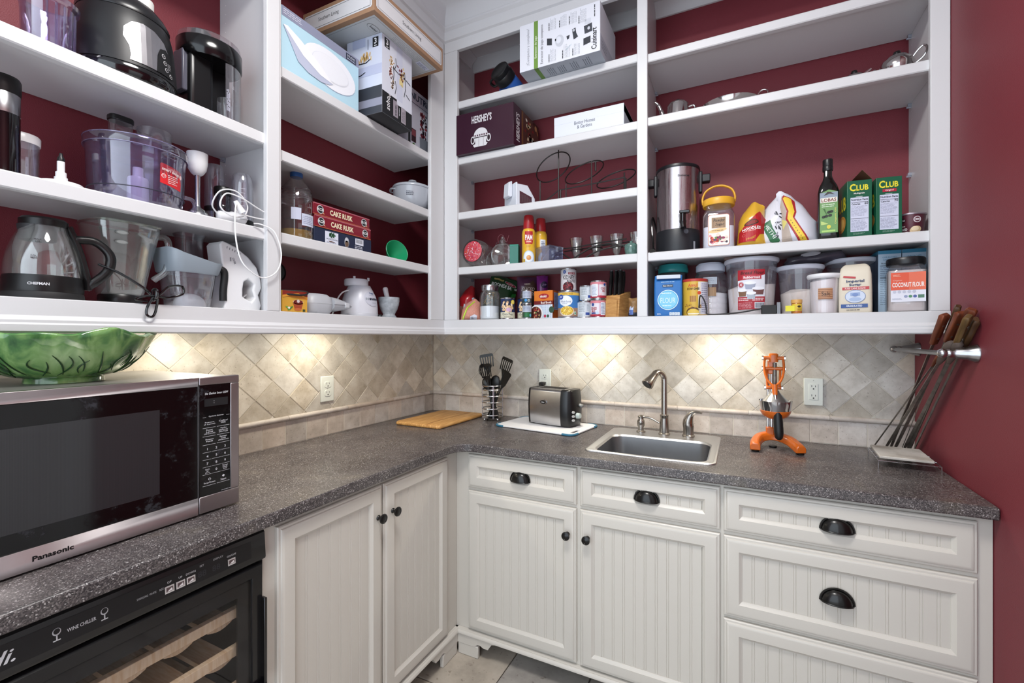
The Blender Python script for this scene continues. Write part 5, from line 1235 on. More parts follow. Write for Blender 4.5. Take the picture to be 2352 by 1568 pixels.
# pot on the second shelf
t = thing('casserole_pot', 'grey-white enamel casserole with lid and side handles on the second shelf', 'pot', (.214, -.437, ZI), L90 - .75)
EN = M('#aab0b9', .22, coat=.4)
G().lathe([(.062, 0), (.064, .005), (.062, .008), (.078, .018), (.090, .045), (.094, .085), (.0945, .108)], 40).build('body', EN, t, smooth=50)
G().lathe([(.0975, .106), (.0985, .111), (.095, .118), (.065, .130), (.03, .138), (.012, .140), (.012, .145), (.020, .149), (.019, .155), (.008, .158), (.001, .158)], 40).build('lid', EN, t, smooth=50)
for s in (-1, 1):
    g = G(); g.tube(spline([(s * .086, -.032, .094), (s * .102, -.030, .095), (s * .106, 0, .095), (s * .102, .030, .095), (s * .086, .032, .094)], 5), .006, 8, flat=.6); g.build('handle', EN, t)
P = Print(round_face(.0925), .0008, .01); P.rows(-.040, .055, .002, .078, 3, '#4d5260', 1, .5); P.build('faded_print', t)

# oil bottle, rusk boxes, funnel on the third shelf
t = thing('oil_bottle', 'large nearly empty plastic oil bottle with a blue cap', 'bottle', (.205, -1.072, ZJ), L90)
PETC = CLEAR('#efeaee', .22, dens=.03)
prof = [(.050, 0), (.057, .006), (.058, .03), (.056, .036), (.058, .042), (.058, .10), (.0555, .106), (.058, .112), (.058, .150), (.052, .185), (.040, .212), (.026, .230), (.020, .238), (.019, .252)]
G().lathe(prof, 36, cap1=False).build('body', PETC, t, smooth=50)
for k in range(6): G().tube([((.0585 - .0015 * k * 1.2) * cos(a), (.0585 - .0015 * k * 1.2) * sin(a), .155 + .008 * k + .004 * sin(3 * a + k)) for a in [2 * pi * i / 30 for i in range(30)]], .0012, 6, True).build('rib', PETC, t)
G().lathe([(.048, .002), (.0545, .007), (.0560, .03), (.055, .042), (.001, .043)], 36).build('oil', CLEAR('#d8b93c', .2, dens=.45, milk='#caa82e'), t)
G().lathe([(.0205, .244), (.0215, .247), (.0215, .270), (.019, .273), (.001, .273)], 28).build('cap', M('#2f62a8', .4), t)
P = Print(round_face(.0592), .0008, .01); P.rect(-.020, .056, .032, .100, '#c9cfe2', 1); P.rows(-.016, .062, .028, .094, 5, '#9aa0bc', 2, .25); P.rect(-.055, .075, -.022, .118, '#c4cadf', 1); P.build('paper_label', t)
for z, label, dz in ((ZJ + .068, 'lower red cake rusk box under another like it', .0), (ZJ + .113, 'upper red cake rusk box on top of the stack', -.006)):
    t = carton('rusk_box', label, 'box', (.170, -.895 + dz, z), .280, .17, .0445, L90 + R(.6 if dz else 0), '#7e1d2c', 'cake rusk boxes', rough=.22)
    P = Print(front(.280, .17), .0005); P.rect(0, .0405, .28, .0445, '#b4606e', 1); P.rect(0, 0, .28, .003, '#a85a3c', 1); P.text('CAKE RUSK', .130, .0215, .021, '#efe3c4', 2, .112, bold=.03)
    for u in (.030, .248): P.ell(u, .022, .0155, .016, '#cfcfd2', 2, 22); P.ell(u, .022, .0125, .0135, '#1d2328', 3, 22); P.text('KCB', u, .022, .011, '#e9e9ea', 4, .026, bold=.03); P.poly([(u + .008, .010), (u + .018, .006), (u + .016, .012)], '#d8a070', 3)
    P.build('front_print', t)
t = carton('dates_box', 'navy carton with a palm tree label under the rusk boxes', 'box', (.168, -.892, ZJ), .284, .17, .0675, L90, '#232c44', rough=.3)
P = Print(front(.284, .17), .0005); P.rect(.048, .014, .110, .060, '#dbe0ee', 1); P.rect(.078, .026, .080, .044, '#4a3a2a', 2)
for k in range(6): P.ell(.079 + .010 * cos(k * 1.05), .048 + .005 * sin(k * 1.05), .008, .0035, '#2f5a3e', 3, 10, k * .5)
P.text('ORCHID', .064, .031, .005, '#4a5364', 2, .022); P.text('DATES', .095, .031, .005, '#4a5364', 2, .022); P.ell(.079, .022, .016, .0018, '#5a3a28', 2, 12); P.rows(.056, .0165, .102, .0195, 1, '#6a7080', 2, .5)
P.ell(.152, .034, .012, .021, '#9ba0a8', 1, 20); P.ell(.152, .028, .009, .013, '#6b5646', 2, 16); P.ell(.151, .043, .008, .009, '#c9ced6', 2, 14); P.rect(.196, .034, .240, .060, '#dfe3ee', 1); [P.rect(.201 + k * .0035, .041, .2028 + k * .0035 - (k % 2) * .0006, .057, '#2a2e3a', 2) for k in range(10)]; P.rows(.194, .012, .244, .031, 3, '#dfe3ee', 1, .4)
P.build('front_print', t)
t = thing('funnel', 'green plastic funnel lying on its side', 'funnel', (.215, -.548, ZJ + .058), 0, rot=(R(75), R(8), R(72)))
GF = M('#1f9a68', .35)
G().lathe([(.056, .0), (.054, .0), (.022, -.058), (.009, -.068), (.007, -.11), (.0085, -.11), (.011, -.067), (.025, -.058), (.0575, -.001)], 36, cap0=False, cap1=False).build('cone', GF, t, smooth=50)
G().tube([(.0568 * cos(a), .0568 * sin(a), 0) for a in [2 * pi * i / 36 for i in range(36)]], .002, 6, True).build('rim', GF, t)

# bottom of the second bay
t = carton('tea_box', 'yellow and red tea carton printed with a cup of tea', 'box', (.235, -1.125, Z1 + .003), .098, .07, .074, L90, '#d9a53a')
P = Print(front(.098, .07), .0005); P.poly([(0, .056), (.098, .046), (.098, .074), (0, .074)], '#d8842c', 1); P.rect(0, .058, .098, .074, '#8e2a1c', 2); P.poly([(0, .050), (.06, .064), (.098, .050), (.098, .054), (.06, .068), (0, .058)], '#e8a23c', 3)
P.ell(.060, .036, .021, .009, '#e3b98a', 2, 22); P.poly([(.040, .034), (.080, .034), (.072, .008), (.048, .008)], '#a8492a', 2); P.ell(.060, .037, .018, .0072, '#6e1c12', 3, 20); P.ell(.060, .039, .006, .006, '#d9cfd0', 4, 10); P.ell(.059, .010, .014, .005, '#c86a3a', 3, 16)
P.ell(.026, .010, .008, .004, '#5d9a3c', 3, 10, .5); P.ell(.018, .016, .007, .003, '#73b04a', 3, 10, -.4); P.ell(.034, .016, .007, .003, '#4f8a34', 3, 10, .7); P.ell(.024, .014, .005, .004, '#eef0ea', 4, 8); P.rect(.078, .003, .088, .011, '#3b4a2a', 3); P.build('front_print', t)
t = thing('sandwich_maker', 'pale grey clamshell sandwich maker lying on the bottom shelf', 'appliance', (.180, -.950, Z1 + .002), L90)
GW = M('#b9bcc2', .4)
def shellr(z, k): return [(x, y, z) for x, y in rrect(.120 * k, .15 * k, .035, 5, -.045)]
g = G(); g.loft([shellr(.0, .86), shellr(.012, .97), shellr(.040, 1.0)]); g.build('lower_shell', GW, t, smooth=50)
g = G(); g.loft([shellr(.0405, 1.0), shellr(.066, .96), shellr(.078, .80), shellr(.082, .5)]); g.build('upper_shell', GW, t, smooth=50)
g = G(); rr2 = []
for x, hw, h0, h1 in ((.006, .050, .012, .074), (.04, .046, .014, .070), (.075, .040, .020, .062), (.100, .032, .026, .052), (.116, .020, .032, .046)):
    rr2.append([(x, -.03 + hw * c_, (h0 + h1) / 2 + (h1 - h0) / 2 * s_) for c_, s_ in [(cos(2 * pi * i / 16), sin(2 * pi * i / 16)) for i in range(16)]])
g.loft(rr2); g.build('handle', GW, t, smooth=60)
G().box(.060, -.076, .030, .082, -.064, .050).build('latch', M('#c4c7cc', .4), t, bevel=.003)
G().tube([(.0, -.0805, .0405), (.06, -.0735, .0405), (.10, -.062, .0405), (.116, -.046, .0395)], .0007, 5).build('seam', M('#5d6068', .6), t)
attach(G().tube(spline([(.24, -1.200, 1.520), (.272, -1.150, 1.5135), (.276, -1.100, 1.5145), (.276, -1.080, 1.522), (.262, -1.076, 1.5295), (.245, -1.10, 1.5302), (.225, -1.15, 1.5302), (.215, -1.20, 1.532)], 7), .0032, 8).build('cord', BLKMATT), t)
t = thing('countertop_blender', 'white blender motor base with a row of dark buttons', 'blender', (.168, -.735, Z1), L90)
WB2 = M('#d3d4dc', .3)
rB = lambda v: .0785 - .004 * (v / .1) - .022 * max(0, (v - .05) / .08) ** 1.8
G().lathe([(.076, .0), (.079, .003), (.079, .014), (.0775, .016)], 40).build('foot_ring', M('#c2c4cc', .35), t)
G().lathe([(rB(v), v) for v in (.016, .04, .06, .08, .10, .115, .128, .136)] + [(.045, .142), (.001, .143)], 44).build('housing', WB2, t, smooth=60)
G().lathe([(.047, .138), (.050, .142), (.050, .164), (.047, .168), (.043, .168), (.042, .150), (.001, .15)], 36, (-.018, .0, 0)).build('jar_seat', WB2, t)
for a in (-2.0, -.9): G().box(-.004, -.003, .164, .004, .003, .178).build('locating_lug', WB2, t); bpy.context.view_layer.objects
lg = [o for o in t.children if o.name.startswith('locating_lug')]
lg[0].location = (-.055, -.028, 0); lg[1].location = (.018, -.034, 0)
P = Print(round_face(lambda v: rB(v) + .001), .0006, .006)
P.poly([(-.040 + .046 + .040 * cos(2 * pi * i / 26), .082 + .034 * sin(2 * pi * i / 26)) for i in range(26)], '#c6c8d4', 1)
P.text('Oster', .006, .106, .0085, '#2b4a7a', 2, .024, bold=.03); P.rows(-.010, .094, .022, .098, 1, '#8d92a6', 2, .4)
for k in range(8): P.ell(-.026 + k * .0090, .080, .0040, .0058, '#9aa0a8' if k < 2 else '#232a3c', 2, 12)
P.rows(.0, .060, .03, .066, 1, '#a9acb8', 2, .5); P.build('control_print', t)
G().ball((.05, -.072, .006), .010, 14, 8).build('rubber_foot', BLACK, t)
G().tube(spline([(-.05, .0, .12), (-.085, .01, .105), (-.105, .02, .07), (-.115, .03, .02), (-.12, .035, .006)], 5), .003, 8).build('cord', WPLASTIC, t)
MB2 = m_stone('grey_veined_marble', '#7f8488', '#aab0b6', '#cfd3d8', .2, 22, .3)
t = thing('mortar', 'grey marble mortar at the end of the bottom shelf', 'mortar', (.202, -.589, Z1), L90)
G().lathe([(.032, 0), (.034, .003), (.034, .010), (.028, .016), (.027, .022), (.038, .042), (.046, .068), (.0465, .078), (.048, .080), (.048, .100), (.041, .100), (.038, .07), (.025, .036), (.001, .034)], 36).build('cup', MB2, t, smooth=40)
t = thing('pestle', 'pale marble pestle leaning in the grey mortar', 'pestle', (.204, -.583, Z1 + .040), 0, rot=(R(6), R(-4), 0))
t.rotation_euler = (R(15), R(-3), 0)
G().lathe([(.006, 0), (.014, .006), (.0145, .02), (.011, .045), (.0115, .09), (.0125, .102), (.009, .110), (.001, .112)], 22).build('pestle_rod', M('#d2d0d4', .4, var=.06, vscale=20), t)
t = thing('cable_grommet', 'black round cable outlet on the red wall behind the tea carton', 'grommet', (0, -1.000, 1.628))
g = G(); g.T = Matrix.Rotation(pi / 2, 4, 'Y'); g.lathe([(.030, 0), (.030, .004), (.026, .006), (.024, .003), (.001, .003)], 26, sx=1.25); g.build('cover', BLACK, t)
# ------------------------------------------------------------------ back wall shelves
ZA, ZB, ZCc, ZD, ZE, ZF, ZG = 2.5693, 2.2823, 2.0003, 1.7183, 2.5553, 2.2873, 1.7180
def facing(x, y, off=0.): return atan2(-2.1916 - y, 1.7167 - x) + pi / 2 + off

# --- top shelf: juicer carton and a sports bottle
t = carton('juicer_carton', 'white juicer carton with green stripe and parts diagram on the top shelf', 'box', (.992, -.272, ZA + .0005), .380, .250, .212, 0, '#dfe1ea')
P = Print(front(.380, .250), .0005)
P.rect(.072, 0, .092, .212, '#6f9440', 1); P.text('¡Compacto y completo!', .044, .105, .017, '#8c9098', 1, .165, rot=pi / 2, bold=0.); P.text('Extractor de jugo', .082, .095, .013, '#e6edd8', 2, .10, rot=pi / 2); P.text('Extractor de jugo compacto', .112, .100, .015, '#26282e', 1, .175, rot=pi / 2, bold=0.)
P.text('Cuisinart', .353, .058, .024, '#15161a', 1, .092, rot=pi / 2, bold=.02); P.rows(.352, .150, .360, .205, 1, '#3a3c44', 1, .5, True)
for u, v0, v1 in ((.150, .15, .205), (.200, .15, .205), (.246, .15, .205), (.290, .14, .205), (.150, .01, .07), (.215, .01, .07), (.262, .01, .07)): P.rows(u, v0, u + .030, v1, 5, '#8b8f9a', 1, .22, True); P.rows(u - .008, v0, u, v0 + .04, 1, '#2a2c33', 1, .5, True)
P.poly([(.136, .118), (.160, .112), (.160, .082), (.136, .088)], '#2e3138', 1); P.ell(.196, .092, .020, .026, '#c6c9d2', 1, 20); P.ell(.192, .096, .012, .016, '#dcdfe8', 2, 16); P.rect(.174, .095, .182, .105, '#3a3c44', 1)
P.poly([(.228, .102), (.244, .104), (.240, .088), (.232, .086)], '#3a3c44', 1); P.poly([(.254, .124), (.270, .128), (.274, .104), (.282, .086), (.262, .078), (.258, .100)], '#34373f', 1); P.ell(.262, .118, .006, .006, '#b9bcc6', 2, 10)
P.poly([(.308, .122), (.344, .128), (.346, .092), (.312, .088)], '#3a3d46', 1); P.ell(.330, .108, .006, .007, '#c9ccd6', 2, 12); P.rect(.312, .128, .340, .150, '#cfd2dc', 1); P.poly([(.306, .070), (.338, .074), (.338, .046), (.306, .040)], '#2e3138', 1); P.poly([(.226, .040), (.252, .060), (.252, .064), (.224, .044)], '#c7d4dc', 1)
P.build('front_print', t)
P = Print(face((-.190, .125, 0), (1, 0, 0), (0, -1, 0)), .0005); P.rect(0, 0, .380, .250, '#a9b0ba', 1); P.rect(.072, 0, .092, .250, '#5f8434', 2)
for u in (.12, .17, .23, .29): P.rows(u, .175, u + .036, .235, 4, '#5a606c', 2, .3, True)
P.build('underside_print', t)
P = Print(rside(.380, .250), .0005); P.rect(0, .0, .250, .075, '#c2c6d2', 1); P.rows(.02, .02, .10, .06, 3, '#8f949f', 2, .3); P.build('side_print', t)
t = thing('sports_bottle', 'black and blue sports bottle lying beside the juicer carton', 'bottle', (.668, -.190, ZA + .060))
t.rotation_mode = 'QUATERNION'; t.rotation_quaternion = Vector((0, 0, 1)).rotation_difference(Vector((-.22, -.90, .36)).normalized()); t.scale = (1.2, 1.2, 1.0)
G().lathe([(.036, -.10), (.040, -.095), (.041, .0), (.040, .05), (.036, .062)], 28).build('body', M('#2f5fae', .35), t)
G().lathe([(.037, .060), (.043, .064), (.044, .095), (.040, .104), (.042, .108), (.042, .126), (.038, .130), (.028, .132), (.001, .132)], 28).build('lid', M('#111214', .3), t, smooth=35)
G().tube(spline([(-.042, .0, .07), (-.062, .0, .075), (-.064, 0, .10), (-.044, 0, .11)], 5), .006, 8).build('carry_loop', BLACK, t)
G().tube(spline([(-.038, -.014, .05), (-.056, -.02, .03), (-.050, -.02, -.01), (-.038, -.012, -.03)], 5), .009, 8).build('blue_grip', M('#2f5fae', .35), t)

# --- second shelf
t = carton('chocolate_mug_box', 'dark brown cocoa set carton with white lettering on the second shelf', 'box', (.573, -.192, ZB), .328, .286, .202, 0, '#37192a', rough=.3)
P = Print(front(.328, .286), .0005); P.text("HERSHEY'S", .150, .160, .038, '#d8d6da', 1, .115, bold=.03)
P.ell(.145, .078, .040, .036, '#d9d8dc', 1, 24); P.poly([(.110, .082), (.182, .082), (.176, .038), (.186, .034), (.176, .022), (.108, .022), (.100, .032), (.114, .038)], '#d9d8dc', 2)
for s in (-1, 1): P.ell(.145 + s * .046, .058, .012, .020, '#d9d8dc', 1, 16); P.ell(.145 + s * .046, .058, .0075, .014, '#2c1722', 2, 16)
P.rect(.108, .066, .184, .070, '#2c1722', 3); [P.rect(.110 + k * .013, .074, .118 + k * .013, .082, '#5a3a48', 3) for k in range(6)]; P.rect(.134, .024, .136, .064, '#8a7a84', 3); P.rect(.160, .024, .162, .064, '#8a7a84', 3); P.build('front_print', t)
P = Print(rside(.328, .286), .0005); P.text("HERSHEY'S", .045, .100, .036, '#d0ccd0', 1, .135, rot=pi / 2, bold=.03); P.rect(.085, 0, .105, .202, '#6b4426', 1); P.poly([(.11, .0), (.286, .0), (.286, .2), (.11, .2)], '#4a2a22', 1)
rnd = random.Random(11)
for k in range(40): P.ell(rnd.uniform(.12, .27), rnd.uniform(.02, .18), rnd.uniform(.006, .02), rnd.uniform(.006, .014), rnd.choice(('#b98a5c', '#d9bfa0', '#7a1c1e', '#e6dccf', '#3a2018', '#8a5a3a')), 2, 10, rnd.uniform(0, 3))
P.build('side_print', t)
t = carton('gift_box', 'plain white lidded box with small black lettering on the second shelf', 'box', (1.080, -.158, ZB), .336, .186, .122, 0, '#dfe3ee')
P = Print(front(.336, .186), .0005); P.text('Better Homes', .152, .078, .016, '#3a3f4c', 1, .10, bold=0.); P.text('& Gardens', .152, .058, .016, '#3a3f4c', 1, .072, bold=0.); P.rect(.276, .014, .322, .028, '#f2f3f7', 1); [P.rect(.280 + k * .005, .017, .2826 + k * .005, .025, '#2e323c', 2) for k in range(8)]; P.build('front_print', t)
G().box(-.168, -.0935, .085, .168, .0935, .1225).build('lid', M('#dfe3ee', .5), t, bevel=.001)
g = G(); g.T = Matrix.Translation((.0, -.06, .122)) @ Matrix.Rotation(pi / 2, 4, 'X'); g.lathe([(.012, -.001), (.012, .001)], 18); g.build('pull_tab', M('#e8ebf2', .5), t)

# --- third shelf: slicer and wire bowl stand
t = thing('cheese_slicer', 'white plastic cheese slicer block with a row of wires on the third shelf', 'slicer', (.715, -.225, ZCc), R(-34))
SW = M('#d9dde6', .35)
g = G()
for x0, x1 in ((-.062, -.050), (.050, .062)): g.prism([(-.052, 0), (.052, 0), (.052, .045), (.010, .105), (-.052, .105)], x0, x1, 'x')
g.box(-.062, -.055, .0, .062, -.046, .112); g.box(-.05, .040, 0, .05, .052, .045)
g.build('housing', SW, t, bevel=.003)
g = G(); g.loft([[(x, -.06, .125), (x, -.075, .118), (x, -.080, .050), (x, -.068, .046), (x, -.056, .05), (x, -.056, .125)] for x in (-.026, .026)]); g.build('pusher', SW, t, bevel=.004)
for k in range(9): G().box(-.050, -.040 + k * .010, .006, .050, -.037 + k * .010, .010).build('slot_bar', M('#b3b8c4', .4), t)
for k in range(10): G().tube([(.064, -.030 + k * .006, .015), (.064, -.030 + k * .006, .055 if k < 6 else .05 - (k - 6) * .006)], .0008, 5).build('wire', M('#4a2f34', .4), t)
g = G(); g.add([(.0625, -.036, .010), (.0625, .032, .010), (.0625, .032, .050), (.0625, -.036, .072)], [(0, 1, 2, 3)]); g.build('opening', M('#4b2430', .8), t, smooth=0)
t = thing('bowl_stand', 'black wire three-tier bowl stand with oval hoops on the third shelf', 'stand', (1.03, -.19, ZCc))
IR = M('#15100f', .4)
def hoop(cx, cz, rx, rz, tilt, y=0.): return [(cx + rx * cos(a) * cos(tilt) - rz * sin(a) * sin(tilt), y - .062 * sin(a) , cz + rx * cos(a) * sin(tilt) + rz * sin(a) * cos(tilt)) for a in [2 * pi * i / 40 for i in range(40)]]
for cx, cz, rx, rz, tl in ((-.148, .196, .094, .026, .55), (.012, .146, .098, .010, .34), (.166, .092, .092, .004, .26)):
    G().tube([(x, y + .0, max(.006, z)) for x, y, z in hoop(cx, cz, rx, rz, tl)], .003, 8, True).build('hoop', IR, t)
for x, h0, h1 in ((-.215, .0, .135), (-.098, .0, .252), (-.088, .0, .06), (.066, .0, .172), (-.060, .0, .085), (.218, .0, .095), (.224, .02, .07), (.085, .12, .165)): G().tube([(x, -.055 if x > -.2 else -.01, h0 + .003), (x, -.055 if x > -.2 else -.01, h1)], .0042 if abs(h1 - h0) < .08 else .0032, 8).build('upright', IR, t)
G().tube([(-.19, -.052, .004), (-.098, -.055, .060), (.066, -.056, .066), (.222, -.055, .074)], .003, 8).build('cross_wire', IR, t)
G().tube([(-.205, .055, .004), (.0, .058, .004), (.215, .055, .004)], .003, 8).build('cross_wire', IR, t)
for x in (-.098, .066, .218): G().tube([(x, -.055, .004), (x, .056, .004)], .003, 8).build('cross_wire', IR, t)

# --- fourth shelf: jars, spray cans, grater box, glasses
t = thing('glass_jar', 'round glass jar lying on its side showing a red patterned base', 'jar', (.452, -.075, ZD + .074), 0)
t.rotation_mode = 'QUATERNION'; t.rotation_quaternion = Vector((0, 0, 1)).rotation_difference(Vector((.02, -1, .08)).normalized())
G().lathe([(.058, .182), (.066, .176), (.072, .12), (.070, .06), (.060, .02), (.045, .006)], 36, cap0=False).build('glass', GLASS, t, smooth=50)
G().lathe([(.001, .1835), (.050, .1835), (.054, .181)], 32, cap0=False).build('patterned_base', M('#c94a58', .4), t)
P = Print(lambda u, v, e: Vector((u, v, .1838 + e)), .0004); rnd = random.Random(2)
for k in range(150):
    a = rnd.uniform(0, 6.28); r_ = .049 * sqrt(rnd.random()); P.ell(r_ * cos(a), r_ * sin(a), rnd.uniform(.0016, .0034), rnd.uniform(.001, .002), rnd.choice(('#f0e6ea', '#f3eef0', '#b52a30', '#d8642f', '#e9c9d0', '#8a2a6a')), 1 + k % 3, 7, rnd.uniform(0, 3))
P.build('floral_print', t)
def clamp_jar(label, x, y, r, h, rot):
    t = thing('clamp_jar', label, 'jar', (x, y, ZD), rot)
    g = G(); n = 36; rr2 = []
    for d_, k in ((-.042, .80), (-.046, .9), (-.044, .97), (.044, .97), (.046, .9), (.042, .80)): rr2.append([(r * k * cos(2 * pi * i / n), d_, r + r * k * sin(2 * pi * i / n)) for i in range(n)])
    g.loft(rr2, True, True, True); g.build('glass', GLASS, t, smooth=40)
    for d_ in (-.0465, .0465): G().tube([(r * .86 * cos(a), d_, r + r * .86 * sin(a)) for a in [2 * pi * i / 32 for i in range(32)]], .0022, 6, True).build('glass_ring', GLASS, t)
    G().lathe([(.016, 2 * r - .008), (.017, 2 * r + .012), (.019, 2 * r + .016), (.008, 2 * r + .026), (.010, 2 * r + .034), (.001, 2 * r + .04)], 18).build('stopper', GLASS, t)
    G().tube(spline([(-.020, 0, 2 * r + .006), (-.024, 0, 2 * r + .03), (-.012, 0, 2 * r + .048), (.004, 0, 2 * r + .044), (.020, 0, 2 * r + .012), (.030, .0, 2 * r + .036), (.034, 0, 2 * r + .048)], 5), .0012, 6).build('wire_clamp', CHROME, t)
clamp_jar('flat round glass canister with a wire clamp on the fourth shelf', .582, -.165, .066, .19, facing(.58, -.16, .12))
clamp_jar('second flat round glass canister set behind the first', .500, -.055, .062, .19, facing(.5, -.05, -.5))
t = carton('green_canister', 'square green tinted canister beside the flat glass jar', 'canister', (.672, -.195, ZD), .045, .052, .106, facing(.67, -.19, -.2), mat=CLEAR('#4fa48f', .12, dens=.72, milk='#1f7f6c'))
G().box(-.0235, -.027, .104, .0235, .027, .112).build('lid', M('#2a8a76', .35), t, bevel=.002)
for lab, x, y, k in (('cooking spray can with a red cap and egg picture facing out', .771, -.238, 0), ('cooking spray can with a red cap turned away behind the other can', .800, -.160, 1)):
    t = thing('spray_can', lab, 'spray can', (x, y, ZD), facing(x, y, .0), 'cooking spray cans')
    G().lathe([(.0315, 0), (.0335, .003), (.0335, .150), (.032, .162), (.026, .174)], 36).build('can', M('#e0b02f', .28, coat=.3), t, smooth=50)
    G().lathe([(.0265, .172), (.0275, .176), (.0265, .205), (.0245, .234), (.022, .240), (.001, .2405)], 32).build('cap', M('#a01c22', .3), t, smooth=45)
    P = Print(round_face(.0336), .0004, .006)
    if k == 0:
        P.poly([(-.020, .158), (.020, .158), (.022, .112), (.018, .096), (-.018, .096), (-.022, .112)], '#b3222a', 1); P.text('PAM', 0, .128, .026, '#f2ecec', 2, .036, bold=.03); P.rect(-.015, .102, .015, .112, '#d8674a', 2); P.text('ORIGINAL', 0, .107, .006, '#f3e6e0', 3, .025); P.rows(-.014, .078, .014, .09, 2, '#a8762a', 1, .3)
        P.poly([(-.03, .004), (.03, .004), (.03, .03)] + [(.03 * cos(a), .03 + .034 * sin(a)) for a in [pi * i / 12 for i in range(1, 12)]] + [(-.03, .03)], '#b7c7da', 1); P.ell(0, .034, .024, .026, '#dfe6ee', 2, 22); P.ell(0, .029, .0115, .0125, '#c98a4e', 3, 20); P.ell(-.003, .033, .006, .006, '#dba468', 4, 14); P.rect(-.028, .008, -.018, .024, '#d6b23c', 3); P.rows(-.027, .01, -.019, .022, 3, '#4a3a1c', 4, .4)
    else: P.rect(-.002, .05, .026, .130, '#dfe4ee', 1); P.rows(.002, .06, .022, .122, 8, '#44506c', 2, .45)
    P.build('printed_label', t)
t = thing('grater_box', 'clear lilac plastic container holding a white grater blade', 'container', (.872, -.215, ZD), R(-26))
BX = CLEAR('#e9ebf8', .25, dens=.03, milk='#b9c0e6')
g = G(); w_, d_, h_ = .098, .09, .078
for a in ((-w_ / 2, -d_ / 2, 0, w_ / 2, -d_ / 2 + .002, h_), (-w_ / 2, d_ / 2 - .002, 0, w_ / 2, d_ / 2, h_), (-w_ / 2, -d_ / 2, 0, -w_ / 2 + .002, d_ / 2, h_), (w_ / 2 - .002, -d_ / 2, 0, w_ / 2, d_ / 2, h_), (-w_ / 2, -d_ / 2, 0, w_ / 2, d_ / 2, .002)): g.box(*a)
g.build('box', BX, t, smooth=0)
G().box(-w_ / 2 - .002, -d_ / 2 - .002, h_ - .012, w_ / 2 + .002, d_ / 2 + .002, h_ + .003).build('lid', BX, t, bevel=.002)
gr = G(); gr.T = Matrix.Translation((.008, -.012, .036)) @ Matrix.Rotation(R(-38), 4, 'Y'); gr.box(-.045, -.022, -.002, .045, .022, .002); go_ = gr.build('grater_blade', M('#cfd2da', .35), t)
for k in range(7): q = G(); q.T = gr.T; q.box(-.040 + k * .0115, -.018, .002, -.034 + k * .0115, .018, .0035); q.build('grater_tooth', M('#8d92a2', .4), go_, smooth=0)
def tumbler(x, y, r, h, label):
    t = thing('dessert_glass', label, 'glass', (x, y, ZD), 0, 'dessert glasses in the wire holder')
    G().lathe([(.020, 0), (.021, .003), (.008, .008), (.0075, .026), (.018, .045), (r * .78, .08), (r, h), (r - .0018, h), (r * .78 - .002, .08), (.014, .045), (.001, .032)], 28).build('glass', GLASS, t, smooth=50)
for x, lab in ((.983, 'small footed glass at the canister end of the wire holder'), (1.085, 'second small footed glass in the wire holder'), (1.185, 'third small footed glass in the wire holder'), (1.280, 'small footed glass at the far end of the wire holder behind the green pot')): tumbler(x, -.135, .034, .128, lab)
t = thing('glass_holder', 'black wire holder with crossed legs around the footed glasses', 'holder', (1.09, -.135, ZD))
for x in (-.107, -.005, .095): G().tube([(x + .029 * cos(a), .029 * sin(a), .072) for a in [2 * pi * i / 24 for i in range(24)]], .003, 6, True).build('ring', IR, t)
G().tube([(-.185, -.035, .078), (-.10, -.030, .080), (.02, -.032, .092), (.15, -.034, .098)], .0032, 8).build('rail', IR, t)
G().tube([(-.185, .035, .078), (.15, .034, .098)], .0032, 8).build('rail', IR, t)
G().tube(spline([(-.185, -.035, .078), (-.16, -.05, .05), (-.09, -.07, .004)], 5), .0038, 8).build('leg', IR, t)
G().tube(spline([(-.12, -.07, .004), (-.06, -.055, .045), (.0, -.034, .076), (.08, -.034, .082), (.15, -.034, .060)], 6), .0038, 8).build('leg', IR, t)
G().tube(spline([(-.06, -.07, .004), (.02, -.05, .05), (.15, -.034, .072)], 6), .0038, 8).build('leg', IR, t)
t = thing('trinket_pot', 'small mottled green pottery pot at the divider end of the shelf', 'pot', (1.272, -.215, ZD))
PG = M('#5f8078', .2, coat=.4, var=.45, vscale=60)
G().lathe([(.016, 0), (.018, .003), (.027, .02), (.0295, .04), (.029, .056), (.026, .058)], 26).build('pot', PG, t, smooth=60)
G().lathe([(.029, .056), (.024, .062), (.008, .066), (.006, .070), (.008, .074), (.001, .077)], 22).build('lid', PG, t, smooth=60)

# --- bottom of the third bay
ZQ = 1.4492
b = Bag(.10, .06, .195, 3, .3, .02, .008, .1, False, 0., .22, .6); t = thing('snack_bag', 'crumpled red foil bag in the shelf corner', 'bag', (.388, -.195, ZQ), facing(.39, -.2, .35))
b.mesh(t, 'pouch', FOIL('#a3161f')); P = b.print(); P.poly([(-.05, .0), (.0, .0), (-.012, .075), (-.05, .10)], '#7d4a3f', 1); P.poly([(-.038, .02), (-.026, .02), (-.024, .10), (-.03, .11)], '#c9d0dc', 2); P.rect(.012, .07, .036, .125, '#c6cdda', 2); P.rows(.014, .074, .034, .12, 6, '#6d7486', 3, .35); P.build('bag_print', t)
b = Bag(.104, .055, .112, 5, .5, .03, .006, .1, False, 0., .35, .3); t = thing('lentil_bag', 'clear bag of pink lentils tied with a lime strip', 'bag', (.462, -.282, ZQ), facing(.46, -.28, -.1))
b.mesh(t, 'pouch', M('#c98a78', .6, bump=.6, bscale=160, var=.2, vscale=220)); P = b.print(.008); P.poly([(-.045, .0), (-.036, .0), (-.012, .07), (.02, .092), (.018, .098), (-.020, .078)], '#a9c832', 2); P.poly([(-.0425, .0), (-.039, .0), (-.016, .072), (-.018, .076)], '#d8ea6a', 3); P.poly([(-.005, .0), (.03, .0), (.034, .022), (.02, .028), (.0, .018)], '#c9ccd8', 2); P.rows(.004, .004, .016, .016, 3, '#4b5060', 3, .5); P.build('bag_print', t)
